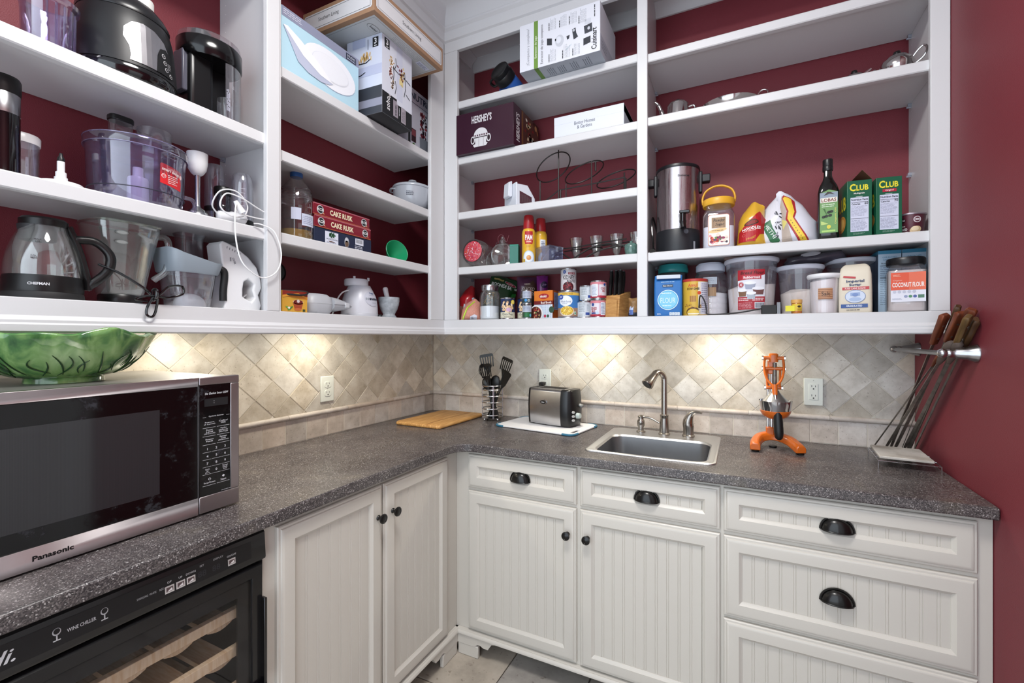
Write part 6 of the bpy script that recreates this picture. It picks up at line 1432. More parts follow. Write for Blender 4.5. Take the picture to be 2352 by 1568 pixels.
b = Bag(.165, .06, .225, 8, .25, .0, .006); t = thing('snack_bag', 'large green snack bag leaning askew behind the glass sugar jar', 'bag', (.500, -.110, ZQ + .03), 0)
t.rotation_mode = 'QUATERNION'; t.rotation_quaternion = (Matrix.Rotation(facing(.47, -.1), 3, 'Z') @ Matrix.Rotation(R(-12), 3, 'X') @ Matrix.Rotation(R(17), 3, 'Y')).to_quaternion()
b.mesh(t, 'pouch', FOIL('#1c3f1e')); P = b.print(.010)
P.text('BOONDI SA', -.008, .166, .022, '#e4e8e4', 2, .115, bold=.03); P.ell(.036, .190, .034, .010, '#d8cfd0', 2, 22, -.15); P.ell(.036, .190, .031, .0085, '#a02634', 3, 22, -.15); P.rows(.016, .186, .056, .194, 1, '#e8d4d6', 4, .5); P.rect(-.06, .195, -.005, .206, '#c0a868', 2); P.rect(.064, .166, .076, .176, '#dfe6e0', 2); P.rect(.067, .169, .073, .173, '#2f6a34', 3)
rnd = random.Random(6)
for k in range(70): P.ell(rnd.uniform(-.075, -.035), rnd.uniform(.04, .14), .005, .003, rnd.choice(('#b58b4c', '#d1ac68', '#8c6a36', '#e0c88c')), 2 + k % 3, 7, rnd.uniform(0, 3))
P.poly([(.045, .05), (.08, .05), (.08, .15), (.06, .14)], '#2d7a34', 1); P.build('bag_print', t)
t = thing('sugar_jar', 'clear glass jar with brushed steel lid half full of white sugar', 'jar', (.556, -.250, ZQ), facing(.556, -.25))
G().lathe([(.046, 0), (.0505, .004), (.0515, .02), (.0515, .120), (.049, .135), (.042, .143), (.041, .148)], 40, cap1=False).build('glass', GLASS, t, smooth=50)
G().lathe([(.045, .003), (.049, .006), (.0495, .068), (.03, .071), (.001, .072)], 40).build('sugar', M('#e4e8f0', .9), t, smooth=40)
G().lathe([(.0435, .146), (.0445, .149), (.0445, .172), (.043, .175), (.001, .1755)], 36).build('lid', STEEL, t)
def pea(label, x, y):
    t, P = tin('food_can', label, (x, y, ZQ), .0365, .108, '#20305c', facing(x, y, .02), 'chickpea cans')
    P.rect(-.114, .007, .1145, .036, '#d8d4be', 1); rnd = random.Random(3)
    P.ell(.002, .068, .034, .031, '#16223f', 1, 26)
    for k in range(46):
        a = rnd.uniform(0, 6.28); q = sqrt(rnd.random()); P.ell(-.003 + .029 * q * cos(a), .064 + .028 * q * sin(a), .0056, .0052, rnd.choice(('#d9b58c', '#e6c8a2', '#c99f74', '#efd8b6')), 2 + k % 3, 9)
    P.ell(.026, .086, .011, .011, '#e6c83a', 5, 16); P.ell(.026, .086, .008, .008, '#f0dc74', 6, 14); P.ell(.004, .048, .013, .010, '#c9a6c4', 5, 14)
    P.text('Chick Peas', -.002, .026, .011, '#2e3a3c', 5, .054, bold=.0); P.rows(-.02, .010, .02, .017, 2, '#8f8c7c', 5, .35); P.build('printed_label', t)
pea('blue and cream chickpea can beside the glass sugar jar', .657, -.245); pea('blue and cream chickpea can half hidden by the small stacked tins', .722, -.185)
for k, (z, lab) in enumerate(((ZQ, 'small tin with green label under another small tin'), (ZQ + .0705, 'small tin stacked on top of another beside the orange carton'))):
    t, P = tin('small_tin', lab, (.773, -.262, z), .0228, .070, '#b9c1d2', facing(.77, -.26), 'small stacked tins')
    if k == 0: P.rect(-.07, .007, .071, .034, '#2f4a34', 1); P.rect(-.012, .010, .012, .030, '#1f6a3a', 2); P.rows(-.02, .040, .02, .062, 4, '#6d7690', 2, .35); P.ell(.018, .018, .006, .008, '#5ab0c8', 3, 12)
    else: P.rect(-.07, .007, .071, .030, '#2d4248', 1); P.ell(-.006, .020, .007, .007, '#3b8fd0', 2, 14); P.ell(.009, .019, .006, .006, '#d8dcdc', 2, 14); P.ell(.009, .019, .003, .003, '#3c4444', 3, 10); P.rows(-.018, .036, .018, .060, 4, '#8088a0', 2, .3)
    P.build('printed_label', t)
t = carton('broth_carton', 'orange beef broth carton with a soup bowl picture', 'carton', (.855, -.205, ZQ), .103, .075, .137, R(-6), '#d97a2c', rough=.35)
P = Print(front(.103, .075), .0005); P.ell(.055, .110, .028, .0125, '#a3212a', 2, 24); P.text('dooki', .052, .110, .013, '#f2ece6', 3, .036, bold=.03); P.rect(0, .070, .103, .088, '#6e1c1e', 2); P.text('Beef Broth', .068, .079, .011, '#f0e4dc', 3, .058, bold=.02)
P.rect(0, 0, .103, .070, '#b7c6d8', 1)
for k in range(6): P.rect(.05 + k * .009, 0, .0535 + k * .009, .070, '#dbe3ec', 2); P.rect(.045, .004 + k * .011, .103, .0065 + k * .011, '#d2dbe6', 3)
P.ell(.012, .028, .038, .040, '#e2dfe0', 3, 28); P.ell(.010, .026, .033, .035, '#4a1e18', 4, 26); rnd = random.Random(8)
for k in range(40): a = rnd.uniform(0, 6.28); q = .028 * sqrt(rnd.random()); P.ell(max(.004, .012 + q * cos(a)), max(.004, .026 + q * sin(a)), .0045, .0035, rnd.choice(('#8a2f28', '#c9a06a', '#5f7a3c', '#b8443a', '#2e1814', '#d9b98a')), 5 + k % 3, 8, rnd.uniform(0, 3))
P.ell(.098, .044, .014, .016, '#2e4a38', 4, 18); P.ell(.062, .014, .007, .007, '#b02a4a', 4, 14); P.ell(.078, .014, .007, .007, '#3a5a48', 4, 14); P.build('front_print', t)
P = Print(rside(.103, .075), .0005); P.rect(0, 0, .075, .137, '#a8521e', 1); P.rect(0, .070, .075, .088, '#6e1c1e', 2); P.rect(.012, .045, .050, .128, '#8b93b2', 3); P.rows(.014, .048, .048, .125, 12, '#4c5374', 4, .4); P.build('side_print', t)
G().lathe([(.012, .137), (.012, .142), (.001, .1425)], 16, (.01, .01, 0)).build('spout_cap', M('#d8d4d0', .4), t)
b = Bag(.115, .045, .19, 12, .22, .0, .004); t = thing('nut_bag', 'brown and purple bag with handwriting-style print leaning at the back', 'bag', (.690, -.085, ZQ + .04), facing(.69, -.09, .15))
b.mesh(t, 'pouch', FOIL('#4b1f40')); P = b.print(.010); P.poly([(-.045, .0), (.05, .0), (.055, .12), (.03, .175), (-.02, .14), (-.048, .08)], '#4a3128', 1); P.text('SLICED', 0, .125, .018, '#d8c8be', 2, .07, shear=.35, bold=.0); P.text('ALMONDS', 0, .10, .016, '#d8c8be', 2, .07, shear=.35, bold=0.); P.rows(-.02, .145, .02, .158, 1, '#c6b2a8', 2, .5); P.build('bag_print', t)
b = Bag(.062, .04, .215, 13, .15, .0, .004); t = thing('snack_bag', 'bright purple foil bag at the back behind the orange carton', 'bag', (.772, -.075, ZQ + .02), facing(.77, -.08, .1)); b.mesh(t, 'pouch', FOIL('#7a1f7a')); P = b.print(.010); P.ell(.008, .165, .018, .018, '#2a1640', 1, 18); P.text('219', .008, .165, .009, '#c9a6d8', 2, .022, shear=.3); P.build('bag_print', t)
t, P = tin('food_can', 'kidney bean can standing on the corn can', (.981, -.240, ZQ + .1260), .0375, .107, '#cdc9cd', facing(.981, -.24))
P.ell(-.020, .090, .0085, .0085, '#2c4c94', 1, 18); P.text('kr', -.020, .090, .006, '#e8ecf4', 2); P.rect(-.002, .078, .034, .088, '#8a2232', 1); P.text('DARK RED', .016, .083, .006, '#e6c8cc', 2, .03); P.text('KIDNEY', .002, .064, .019, '#1e1b22', 1, .056, bold=.02); P.text('BEANS', .012, .047, .014, '#2a262e', 1, .040, bold=.02); P.ell(-.002, .020, .027, .024, '#3a0e18', 1, 26); rnd = random.Random(4)
for k in range(44): a = rnd.uniform(0, 6.28); q = sqrt(rnd.random()); P.ell(-.002 + .024 * q * cos(a), .021 + .020 * q * sin(a), .0042, .0024, rnd.choice(('#6e1420', '#8c2230', '#551018', '#a84a50')), 2 + k % 3, 8, rnd.uniform(0, 3))
P.build('printed_label', t)
t, P = tin('food_can', 'wide blue corn can with a bowl of yellow kernels', (.981, -.240, ZQ), .0510, .1255, '#3a76b6', facing(.981, -.24))
P.rect(-.16, .106, .16, .119, '#e0b84a', 1); P.text('FAMILY SIZE', -.005, .1125, .006, '#8a6a1c', 2, .05); P.rect(-.16, .007, .16, .048, '#9a7860', 1); P.ell(-.014, .080, .032, .024, '#e4e9f2', 2, 26); P.text('Whole Kernel', -.014, .077, .010, '#4a5a86', 3, .050, bold=0.); P.rows(-.03, .064, .0, .069, 1, '#8c98b4', 3, .4); P.ell(-.037, .098, .012, .012, '#2c4ca0', 3, 18); P.text('GV', -.037, .098, .008, '#eef2f8', 4); P.ell(-.008, .032, .034, .024, '#d8cdb8', 3, 28); P.ell(-.008, .034, .030, .020, '#c9a02e', 4, 26); rnd = random.Random(5)
for k in range(60): a = rnd.uniform(0, 6.28); q = sqrt(rnd.random()); P.ell(-.008 + .027 * q * cos(a), .035 + .018 * q * sin(a), .0032, .0026, rnd.choice(('#e8c84a', '#f2dc78', '#d8b034')), 5 + k % 3, 7, rnd.uniform(0, 3))
P.rect(.026, .016, .036, .030, '#e8eee8', 5); P.ell(.031, .023, .004, .005, '#2f8a62', 6, 10); P.build('printed_label', t)
for z, x, y, lab in ((ZQ, 1.055, -.228, 'pale small can with fine print under another small can'), (ZQ + .0795, 1.064, -.222, 'pale small can stacked on another before the red opener')):
    t, P = tin('food_can', lab, (x, y, z), .033 if z > ZQ else .0345, .079 if z == ZQ else .072, '#c6cdd4', facing(x, y), 'pale small cans')
    P.rows(-.026, .028, .008, .068, 8, '#6a7480', 1, .35); P.rows(.012, .034, .024, .066, 6, '#828c96', 1, .35); P.rect(.006, .014, .026, .026, '#2f4a94', 1); P.rows(-.028, .010, .0, .022, 2, '#9aa0a0', 1, .4); P.build('printed_label', t)
t = thing('can_opener', 'red handled can opener lying behind the small cans', 'can opener', (1.045, -.125, ZQ), R(18))
for s in (-1, 1):
    G().tube(spline([(s * .012, 0, .06), (s * .016 + .02, 0, .11), (s * .018 + .03, 0, .150)], 5), [.007] * 11, 8).build('handle_arm', M('#96181e', .3), t)
    G().tube([(s * .018 + .03, 0, .148), (s * .020 + .034, 0, .180)], [.009, .008], 10).build('grip', BLACK, t)
G().tube([(-.05, 0, .035), (-.02, 0, .07), (.015, 0, .09)], [.012, .013, .009], 10).build('jaw', M('#96181e', .3), t)
G().tube([(-.05, 0, .035), (-.055, 0, .002)], .008, 8).build('foot_arm', M('#96181e', .3), t)
G().tube([(.0, -.014, .085), (.0, .014, .085)], .012, 12).build('gear', CHROME, t)
for z, lab, kk in ((ZQ, 'pink and white condensed milk can under a matching can', 0), (ZQ + .0845, 'pink and white condensed milk can stacked on a matching can', 1)):
    t, P = tin('milk_can', lab, (1.126, -.236, z), .0375, .084, '#d9d4dc', facing(1.126, -.236), 'condensed milk cans')
    P.rect(-.117, .066, .117, .078, '#cf7f8a', 1); P.rect(-.117, .006, .117, .016, '#a82038', 1)
    if kk == 0: P.text('DENSED', -.022, .042, .012, '#a82038', 2, .030, bold=.02); P.text('MILK', -.024, .030, .010, '#a82038', 2, .020, bold=.02); P.rect(-.036, .018, -.008, .024, '#2c3f86', 2); P.ell(-.027, .060, .007, .007, '#2c4a90', 2, 14); P.ell(-.006, .022, .007, .007, '#b9cfe4', 3, 14); P.rect(.006, .016, .008, .070, '#c05a80', 2); P.rect(.010, .012, .034, .070, '#dfe4ee', 2); P.rows(.012, .016, .032, .066, 9, '#3f5a94', 3, .4)
    else: P.rect(-.034, .012, -.004, .068, '#dfe2ec', 2); P.rows(-.032, .018, -.006, .062, 8, '#8a96b8', 3, .35); P.rect(.000, .010, .002, .070, '#c05a80', 2); P.text('COND', .022, .048, .011, '#a82038', 2, .024, bold=.02); P.text('MILK', .026, .036, .009, '#a82038', 2, .016, bold=.02); P.rect(.006, .018, .016, .026, '#e8c8d0', 3); P.ell(.030, .066, .006, .006, '#2c4a90', 3, 12)
    P.build('printed_label', t)
BLK = m_wood('block_wood', '#a3713c', '#c99a5c', (4, 4, 22), .5)
t = thing('knife_block', 'light wooden knife block with black handled knives', 'knife block', (1.207, -.195, ZQ), R(-14))
g = G(); g.prism([(-.062, 0), (.045, 0), (.060, .125), (-.050, .100)], -.035, .035, 'x'); g.build('block', BLK, t, bevel=.003)
G().box(-.028, -.0645, .0, .028, -.060, .078).build('front_board', BLK, t, bevel=.001)
for k, (x, y, h_) in enumerate(((-.024, -.030, .098), (.000, -.030, .100), (.022, -.030, .100), (-.010, .008, .098), (.016, .010, .096))):
    o = G(); o.tube(spline([(x, y, .100), (x - .001, y + .008, .145), (x - .003, y + .018, .185), (x - .004, y + .020, .215)], 4), [.0095] * 4 + [.0112] * 5 + [.0105] * 4, 10, flat=.8); kh = o.build('knife_handle', BLACK, t)
    G().tube([(x - .004, y + .020, .2145), (x - .004, y + .0203, .219)], .0072, 8).build('end_cap', M('#7a7c82', .3, metal=.8), kh)
b = Bag(.050, .04, .088, 15, .2, .0, .003); t = thing('nut_bag', 'small bag of walnuts between the knife block and the divider', 'bag', (1.285, -.215, ZQ), facing(1.28, -.2)); b.mesh(t, 'pouch', M('#8e6a42', .5, bump=.8, bscale=60, var=.4, vscale=70)); P = b.print(.008); P.rect(-.025, .0, .025, .022, '#1f2430', 1); P.poly([(-.022, .018), (-.006, .018), (-.002, .050), (-.010, .040), (-.014, .052), (-.020, .042)], '#b9c6e4', 2); P.rect(-.022, .012, -.004, .034, '#5a74b8', 3); P.build('bag_print', t)

# ------------------------------------------------------------------ fourth bay, upper shelf: silver teaware
SIL = M('#c9c5c4', .10, metal=1.)
t = thing('teapot', 'small polished steel teapot with a curved spout on the upper shelf', 'teapot', (1.474, -.215, ZF), facing(1.474, -.215))
G().lathe([(.046, 0), (.048, .003), (.047, .02), (.0435, .062), (.042, .070)], 32).build('body', SIL, t, smooth=45)
G().lathe([(.0435, .070), (.038, .077), (.02, .083), (.006, .085), (.006, .088)], 30).build('lid', SIL, t, smooth=50)
G().lathe([(.009, .087), (.011, .090), (.009, .095), (.001, .097)], 16).build('lid_knob', BLACK, t)
G().tube(spline([(-.042, -.004, .020), (-.060, -.006, .030), (-.070, -.007, .055), (-.082, -.008, .082), (-.094, -.008, .094)], 5), [.012] * 5 + [.010] * 5 + [.0075] * 5 + [.006] * 6, 12).build('spout', SIL, t, smooth=60)
G().tube(spline([(.042, .004, .062), (.064, .006, .066), (.070, .006, .045), (.060, .005, .022), (.045, .004, .014)], 5), .0042, 8).build('handle', SIL, t)
t = thing('serving_tray', 'shallow polished steel sauce dish with a ring handle on the upper shelf', 'tray', (1.675, -.165, ZF), facing(1.675, -.165, -.1))
G().lathe([(.060, 0), (.075, .006), (.088, .034), (.098, .050), (.094, .0505), (.082, .036), (.07, .010), (.001, .006)], 36, sx=1.18).build('dish', SIL, t, smooth=50)
G().lathe([(.090, .048), (.07, .058), (.03, .066), (.001, .068)], 36, sx=1.15).build('lid', SIL, t, smooth=50)
G().tube([(.128 + .018 * cos(a), -.01, .060 + .018 * sin(a)) for a in [2 * pi * i / 20 for i in range(20)]], .0032, 8, True).build('ring_handle', SIL, t)
t = thing('sugar_bowl', 'low polished steel sugar bowl with black knob on the upper shelf', 'bowl', (2.112, -.155, ZF), facing(2.11, -.15))
G().lathe([(.026, 0), (.034, .012), (.040, .05), (.038, .056)], 28).build('bowl', SIL, t, smooth=50)
G().lathe([(.041, .055), (.034, .066), (.014, .075), (.005, .077), (.005, .080)], 28).build('lid', SIL, t, smooth=50)
G().lathe([(.009, .079), (.011, .083), (.009, .090), (.001, .092)], 14).build('lid_knob', BLACK, t)
G().tube([(.030, -.01, .062), (.052, -.012, .076)], [.006, .004], 8).build('spout', SIL, t)
t = thing('teapot', 'polished steel teapot with looped handle at the panel end of the upper shelf', 'teapot', (2.225, -.222, ZF), facing(2.225, -.222, -.3))
G().lathe([(.034, 0), (.046, .010), (.052, .040), (.046, .058), (.038, .064)], 32).build('body', SIL, t, smooth=60)
G().lathe([(.039, .063), (.030, .073), (.012, .079), (.006, .080), (.006, .083)], 28).build('lid', SIL, t, smooth=50)
G().lathe([(.009, .082), (.012, .086), (.010, .093), (.001, .095)], 14).build('lid_knob', BLACK, t)
G().tube(spline([(.044, 0, .052), (.060, 0, .070), (.076, 0, .078), (.084, 0, .062), (.074, 0, .040), (.050, 0, .026)], 5), .0038, 8).build('handle', SIL, t)
G().tube(spline([(-.044, 0, .030), (-.060, 0, .040), (-.070, 0, .058)], 5), [.011] * 4 + [.008] * 7, 10).build('spout', SIL, t)

# ------------------------------------------------------------------ fourth bay, middle shelf
t = thing('coffee_urn', 'tall stainless steel coffee urn with black base and tap', 'coffee urn', (1.470, -.190, ZG), facing(1.47, -.19))
UR = m_steel('urn_steel', '#b9b2b4', .22, (90, 90, 1), .5)
G().lathe([(.082, .0), (.090, .004), (.0915, .012), (.0915, .092), (.0895, .098)], 44).build('base', M('#1b1d22', .42), t, smooth=45)
G().lathe([(.0885, .097), (.0885, .355), (.0895, .358)], 48).build('tank', UR, t)
G().lathe([(.0905, .356), (.092, .362), (.090, .370), (.070, .378), (.02, .384), (.001, .384)], 44).build('lid', M('#141519', .35), t, smooth=45)
for s in (-1, 1):
    g = G(); g.box(s * .086 if s > 0 else -.100, -.016, .262, .100 if s > 0 else -.086, .016, .352); g.box(min(s * .098, s * .132), -.018, .305, max(s * .098, s * .132), .018, .338); g.build('side_handle', M('#1a1b20', .4), t, bevel=.004)
G().tube([(.018, -.085, .118), (.020, -.112, .118)], .014, 14).build('tap_stem', BLKGLOSS, t)
G().tube(spline([(.020, -.112, .150), (.020, -.112, .118), (.022, -.116, .092)], 4), [.012] * 9, 12).build('tap_body', BLKGLOSS, t)
G().box(.006, -.130, .150, .046, -.104, .162).build('tap_lever', BLKGLOSS, t, bevel=.003)
P = Print(round_face(.0886), .0005, .01); P.text('EliteGourmet', .024, .318, .0095, '#2a262a', 1, .048, bold=.02); P.rect(.02, .205, .05, .2056, '#8a8488', 1); P.build('brand_lettering', t)
P = Print(round_face(.0916), .0005, .01); P.ell(.034, .084, .010, .010, '#50545c', 1, 16); P.rect(.068, .012, .078, .044, '#9a9ca4', 1); P.build('dial_print', t)
co = G().tube(spline([(-.085, .03, .10), (-.098, .02, .15), (-.105, -.01, .17), (-.108, -.03, .14), (-.104, -.05, .07), (-.100, -.075, .030), (-.100, -.095, .008)], 6), .0042, 8).build('cord', BLKGLOSS, t)
G().tube([(-.100, -.092, .012), (-.100, -.112, .002)], [.010, .012], 10).build('plug', BLKGLOSS, t)

t = thing('powder_sugar_jar', 'clear plastic jar of powdered sugar with yellow handled lid', 'jar', (1.636, -.220, ZG), facing(1.636, -.22))
def sq_jar(t, w_, h_, neck, hn, mat, fill=None, fmat=None, r=.022):
    g = G(); rr2 = [ring(rrect(w_ * .92, w_ * .92, r, 5), 0), ring(rrect(w_, w_, r, 5), .006), ring(rrect(w_, w_, r, 5), h_ * .80), ring(rrect(w_ * .95, w_ * .95, r * 1.3, 5), h_ * .88)]
    def circ(rad, z): return [(rad * cos(a), rad * sin(a), z) for a in [atan2(p[1], p[0]) for p in rrect(w_, w_, r, 5)]]
    rr2 += [circ(neck * 1.06, h_ * .97), circ(neck, h_), circ(neck, h_ + hn)]
    g.loft(rr2, True, True, False); g.build('jar', mat, t, smooth=50)
    if fill:
        g = G(); g.loft([ring(rrect(w_ * .90, w_ * .90, r, 5), .003), ring(rrect(w_ - .006, w_ - .006, r, 5), .008), ring(rrect(w_ - .006, w_ - .006, r, 5), fill * .98), ring(rrect(w_ * .6, w_ * .6, r, 5), fill)]); g.build('contents', fmat, t, smooth=50)
PWD = M('#e6e6ee', .95)
sq_jar(t, .122, .170, .056, .018, CLEARP, .092, PWD)
YL_ = M('#e0a92f', .4)
G().lathe([(.0605, .182), (.062, .186), (.062, .206), (.059, .210), (.001, .211)], 40).build('lid', YL_, t)
G().tube(spline([(-.060, 0, .196), (-.062, 0, .222), (-.050, 0, .250), (-.024, 0, .266), (.0, 0, .270), (.024, 0, .266), (.050, 0, .250), (.062, 0, .222), (.060, 0, .196)], 5), .0065, 10, flat=.7).build('handle', YL_, t)
P = Print(face((-.040, -.0615, .012), (1, 0, 0), (0, 0, 1)), .0005)
P.poly([(u + .040, v + .062) for u, v in rrect(.080, .125, .010)], '#c8643a', 1); P.poly([(u + .040, v + .062) for u, v in rrect(.077, .122, .009)], '#ebe4dc', 2); P.rect(.014, .070, .066, .112, '#a98a6a', 3)
for k in range(10): P.rect(.015 + k * .0052, .070, .0165 + k * .0052, .112, '#7d6248', 4)
P.text('Powder', .042, .101, .013, '#1c1a1c', 5, .042, shear=.25, bold=0.); P.text('Sugar', .044, .083, .013, '#1c1a1c', 5, .034, shear=.25, bold=0.); P.ell(.036, .060, .034, .008, '#e8c48c', 3, 20, .15); P.rows(.014, .057, .06, .063, 1, '#8a6a44', 4, .4); rnd = random.Random(7)
for k in range(34): P.ell(rnd.uniform(.008, .072), rnd.uniform(.008, .046), rnd.uniform(.004, .008), rnd.uniform(.004, .007), rnd.choice(('#b32e32', '#d8604a', '#e8909a', '#3c2f42', '#5d8a3c', '#8c2a52', '#e8d0c0', '#54416a')), 3 + k % 4, 10)
P.build('paper_label', t)
b = Bag(.112, .075, .192, 21, .35, .01, .011, .15, False, 0., .28, .35); t = thing('noodle_bag', 'red and yellow crumpled bag of noodles on the middle shelf', 'bag', (1.758, -.222, ZG), facing(1.758, -.22))
b.mesh(t, 'pouch', FOIL('#d9a833')); P = b.print(.010); P.poly([(-.048, .022), (.012, .022), (.030, .050), (.050, .055), (.052, .12), (.030, .150), (.012, .125), (-.022, .100), (-.044, .075)], '#b01c24', 1); P.ell(0, .100, .026, .012, '#3a2a1c', 2, 20); P.ell(0, .100, .022, .008, '#8a2a22', 3, 18); P.text('NOODLES', .0, .077, .012, '#f4efec', 2, .066, bold=.03); P.rows(-.03, .064, .028, .070, 1, '#e6a8a0', 2, .5); P.ell(-.028, .050, .006, .006, '#e08a84', 2, 14); P.ell(-.028, .050, .0048, .0048, '#b01c24', 3, 14); P.text('Maggi', -.002, .036, .010, '#d9a63c', 2, .04, shear=.3, rot=.4, bold=0.); P.build('bag_print', t)
b = Bag(.125, .07, .205, 22, .4, .02, .011, .12, False, 0., .30, .25); t = thing('flour_bag', 'clear plastic bag with green and white print slumped between other bags', 'bag', (1.838, -.205, ZG), facing(1.838, -.2))
b.mesh(t, 'pouch', M('#dcdce4', .3, bump=.3, bscale=40, var=.06)); P = b.print(.010); P.poly([(-.040, .105), (-.012, .112), (-.004, .075), (.022, .020), (.012, .008), (-.012, .018), (-.030, .060)], '#2c6a44', 1); P.text('METHI', -.012, .062, .014, '#e4ece6', 2, .068, rot=-1.05, bold=0.); rnd = random.Random(31)
for k in range(24): P.ell(.016 + rnd.uniform(-.012, .028), .085 + rnd.uniform(-.055, .05), .008, .0025, rnd.choice(('#4b4d55', '#8a8c96', '#2e3036', '#b9bac2')), 2, 7, rnd.uniform(0, 3))
P.build('bag_print', t)
b = Bag(.142, .085, .222, 23, .5, .01, .010, .02, False, 0., .30, -.75); t = thing('rice_bag', 'white rice bag with yellow and red zigzag band on the middle shelf', 'bag', (1.915, -.215, ZG), facing(1.915, -.21))
b.mesh(t, 'pouch', M('#d7d8e2', .32, bump=.25, bscale=30, var=.05)); P = b.print(.008)
P.poly([(-.075, .0), (-.010, .0), (-.030, .09), (-.035, .15), (-.036, .2), (-.05, .2)], '#b5a79c', 1)
band = [(-.040, .206), (-.010, .205), (-.014, .190), (-.026, .188), (-.008, .140), (-.014, .110), (.036, .012), (.030, .0), (.018, .0), (-.030, .100), (-.026, .135), (-.046, .190)]
P.poly([(-.044, .207), (-.006, .205), (.0, .14), (-.006, .110), (.042, .012), (.036, .0), (.012, .0), (-.036, .100), (-.032, .135), (-.050, .19)], '#a3262c', 2); P.poly([(-.040, .203), (-.018, .200), (-.006, .14), (-.012, .110), (.036, .012), (.032, .002), (.019, .002), (-.030, .102), (-.026, .135), (-.046, .19)], '#e6c43c', 3)
for k in range(9): P.ell(-.018 + k * .0055, .095 - k * .0108, .0022, .0016, '#4a3a14', 4, 6, -1)
P.poly([(-.048, .10), (-.030, .09), (-.044, .06)], '#d8cf7a', 2); P.build('bag_print', t)
t = thing('olive_oil_bottle', 'tall dark square bottle of olive oil with a green label', 'bottle', (2.016, -.225, ZG), facing(2.016, -.225, .1))
OB = M('#0d0f0d', .12, coat=.4)
g = G(); w_ = .066
def circ2(rad, z, n=24): return [(rad * cos(a), rad * sin(a), z) for a in [atan2(p[1], p[0]) for p in rrect(w_, w_, .012, 5)]]
g.loft([ring(rrect(w_ - .006, w_ - .006, .010, 5), 0), ring(rrect(w_, w_, .012, 5), .004), ring(rrect(w_, w_, .012, 5), .185), ring(rrect(w_ * .90, w_ * .90, .016, 5), .205), circ2(.022, .228), circ2(.0155, .245), circ2(.0148, .285)]); g.build('bottle', OB, t, smooth=50)
G().lathe([(.0165, .268), (.0172, .272), (.0172, .284), (.0160, .286), (.0165, .290), (.0165, .308), (.0155, .311), (.001, .3115)], 28).build('cap', M('#17181a', .35), t, smooth=35)
P = Print(face((-.028, -.0331, .030), (1, 0, 0), (0, 0, 1)), .0005); P.poly([(0, 0), (.056, 0), (.056, .150), (.028, .160), (0, .148)], '#6f9a5c', 1); P.rect(0, .116, .056, .150, '#8a98a8', 2); P.poly([(.012, .138), (.024, .152), (.034, .150), (.046, .140), (.030, .144)], '#3a3430', 3); P.rect(.002, .112, .054, .130, '#e6e2d6', 3); P.text('LOBAS', .028, .121, .012, '#7a2c2c', 4, .046, bold=.02); P.rows(.006, .094, .050, .108, 2, '#dfeed6', 3, .4)
for u, v in ((.028, .076), (.036, .078), (.020, .062), (.032, .064), (.012, .060)): P.ell(u, v, .0062, .0048, '#23281f', 4, 12, .3)
P.ell(.028, .022, .0065, .0075, '#d8cc4a', 4, 14); P.poly([(.004, .03), (.026, .032), (.026, .034), (.003, .045)], '#b9d07a', 3); P.poly([(.01, .09), (.016, .09), (.022, .07), (.02, .068)], '#3f6a34', 3); P.rect(.006, .003, .048, .010, '#a9cf72', 3); P.text('Organic Oil', .049, .06, .006, '#e6e07a', 4, .06, rot=pi / 2); P.build('paper_label', t)
def club(label, x, y, rot, sub, cal, opened):
    t = carton('cracker_box', label, 'box', (x, y, ZG), .0745, .155, .203, rot, '#14593f', 'green cracker boxes', rough=.35)
    P = Print(front(.0745, .155), .0005); P.text('C', .0165, .178, .026, '#e8dc3a', 2, .018, bold=.03); P.text('LUB', .0455, .176, .020, '#e8dc3a', 2, .036, bold=.03)
    if opened: P.text(sub, .036, .156, .0075, '#ece8e4', 2, .032, bold=.02)
    else: P.rect(.018, .151, .058, .161, '#b3203c', 2); P.text(sub, .038, .156, .007, '#f0d8dc', 3, .024, bold=.02)
    P.rect(.026, .144, .046, .1455, '#dfe8e2', 2); P.rect(.010, .020, .064, .142, '#cfd3e6', 2); P.text('Nutrition Facts', .037, .134, .0075, '#23252e', 3, .050, bold=.02); P.rect(.011, .124, .063, .1252, '#23252e', 3); P.text('Calories', .026, .1185, .0065, '#23252e', 3, .026, bold=.02); P.text(cal, .057, .1195, .0085, '#23252e', 3, bold=.02)
    P.rows(.012, .075, .062, .112, 9, '#9a9eb4', 3, .3); P.rect(.011, .066, .063, .0672, '#23252e', 3); P.rows(.012, .024, .062, .062, 9, '#8e93aa', 3, .35); P.rows(.018, .010, .058, .017, 2, '#9ab8a8', 2, .3); P.build('front_print', t)
    P = Print(lside(.0745, .155), .0005); P.text('CLUB', .085, .13, .05, '#d8c832', 1, .11, bold=.03); P.ell(.09, .06, .05, .03, '#c98a3c', 1, 20); P.ell(.09, .06, .036, .02, '#e0b060', 2, 20); P.build('side_print', t)
    if opened:
        for pts in (((-.037, -.0775, .203), (-.037, .07, .203), (-.012, .07, .232), (-.012, -.0775, .232)), ((.037, -.0775, .203), (.037, .07, .203), (.008, .07, .238), (.008, -.0775, .238))):
            g = G(); g.add(list(pts) + [(p[0], p[1], p[2] + .0012) for p in pts], [(0, 1, 2, 3), (7, 6, 5, 4), (0, 4, 5, 1), (1, 5, 6, 2), (2, 6, 7, 3), (3, 7, 4, 0)]); g.build('flap', M('#6b4a34', .7), t, smooth=0)
        G().box(-.033, -.07, .2032, .033, .07, .2045).build('inner_bag', M('#3a2a22', .5), t)
    return t
club('green cracker box with opened flaps on the middle shelf', 2.097, -.208, R(4), 'Multigrain', '60', True); club('closed green cracker box with a red flavour strip', 2.181, -.205, R(5), 'Original', '70', False)
t = thing('potato_cup', 'maroon mashed potato cup at the panel end of the shelf', 'cup', (2.266, -.215, ZG), facing(2.266, -.215, .1))
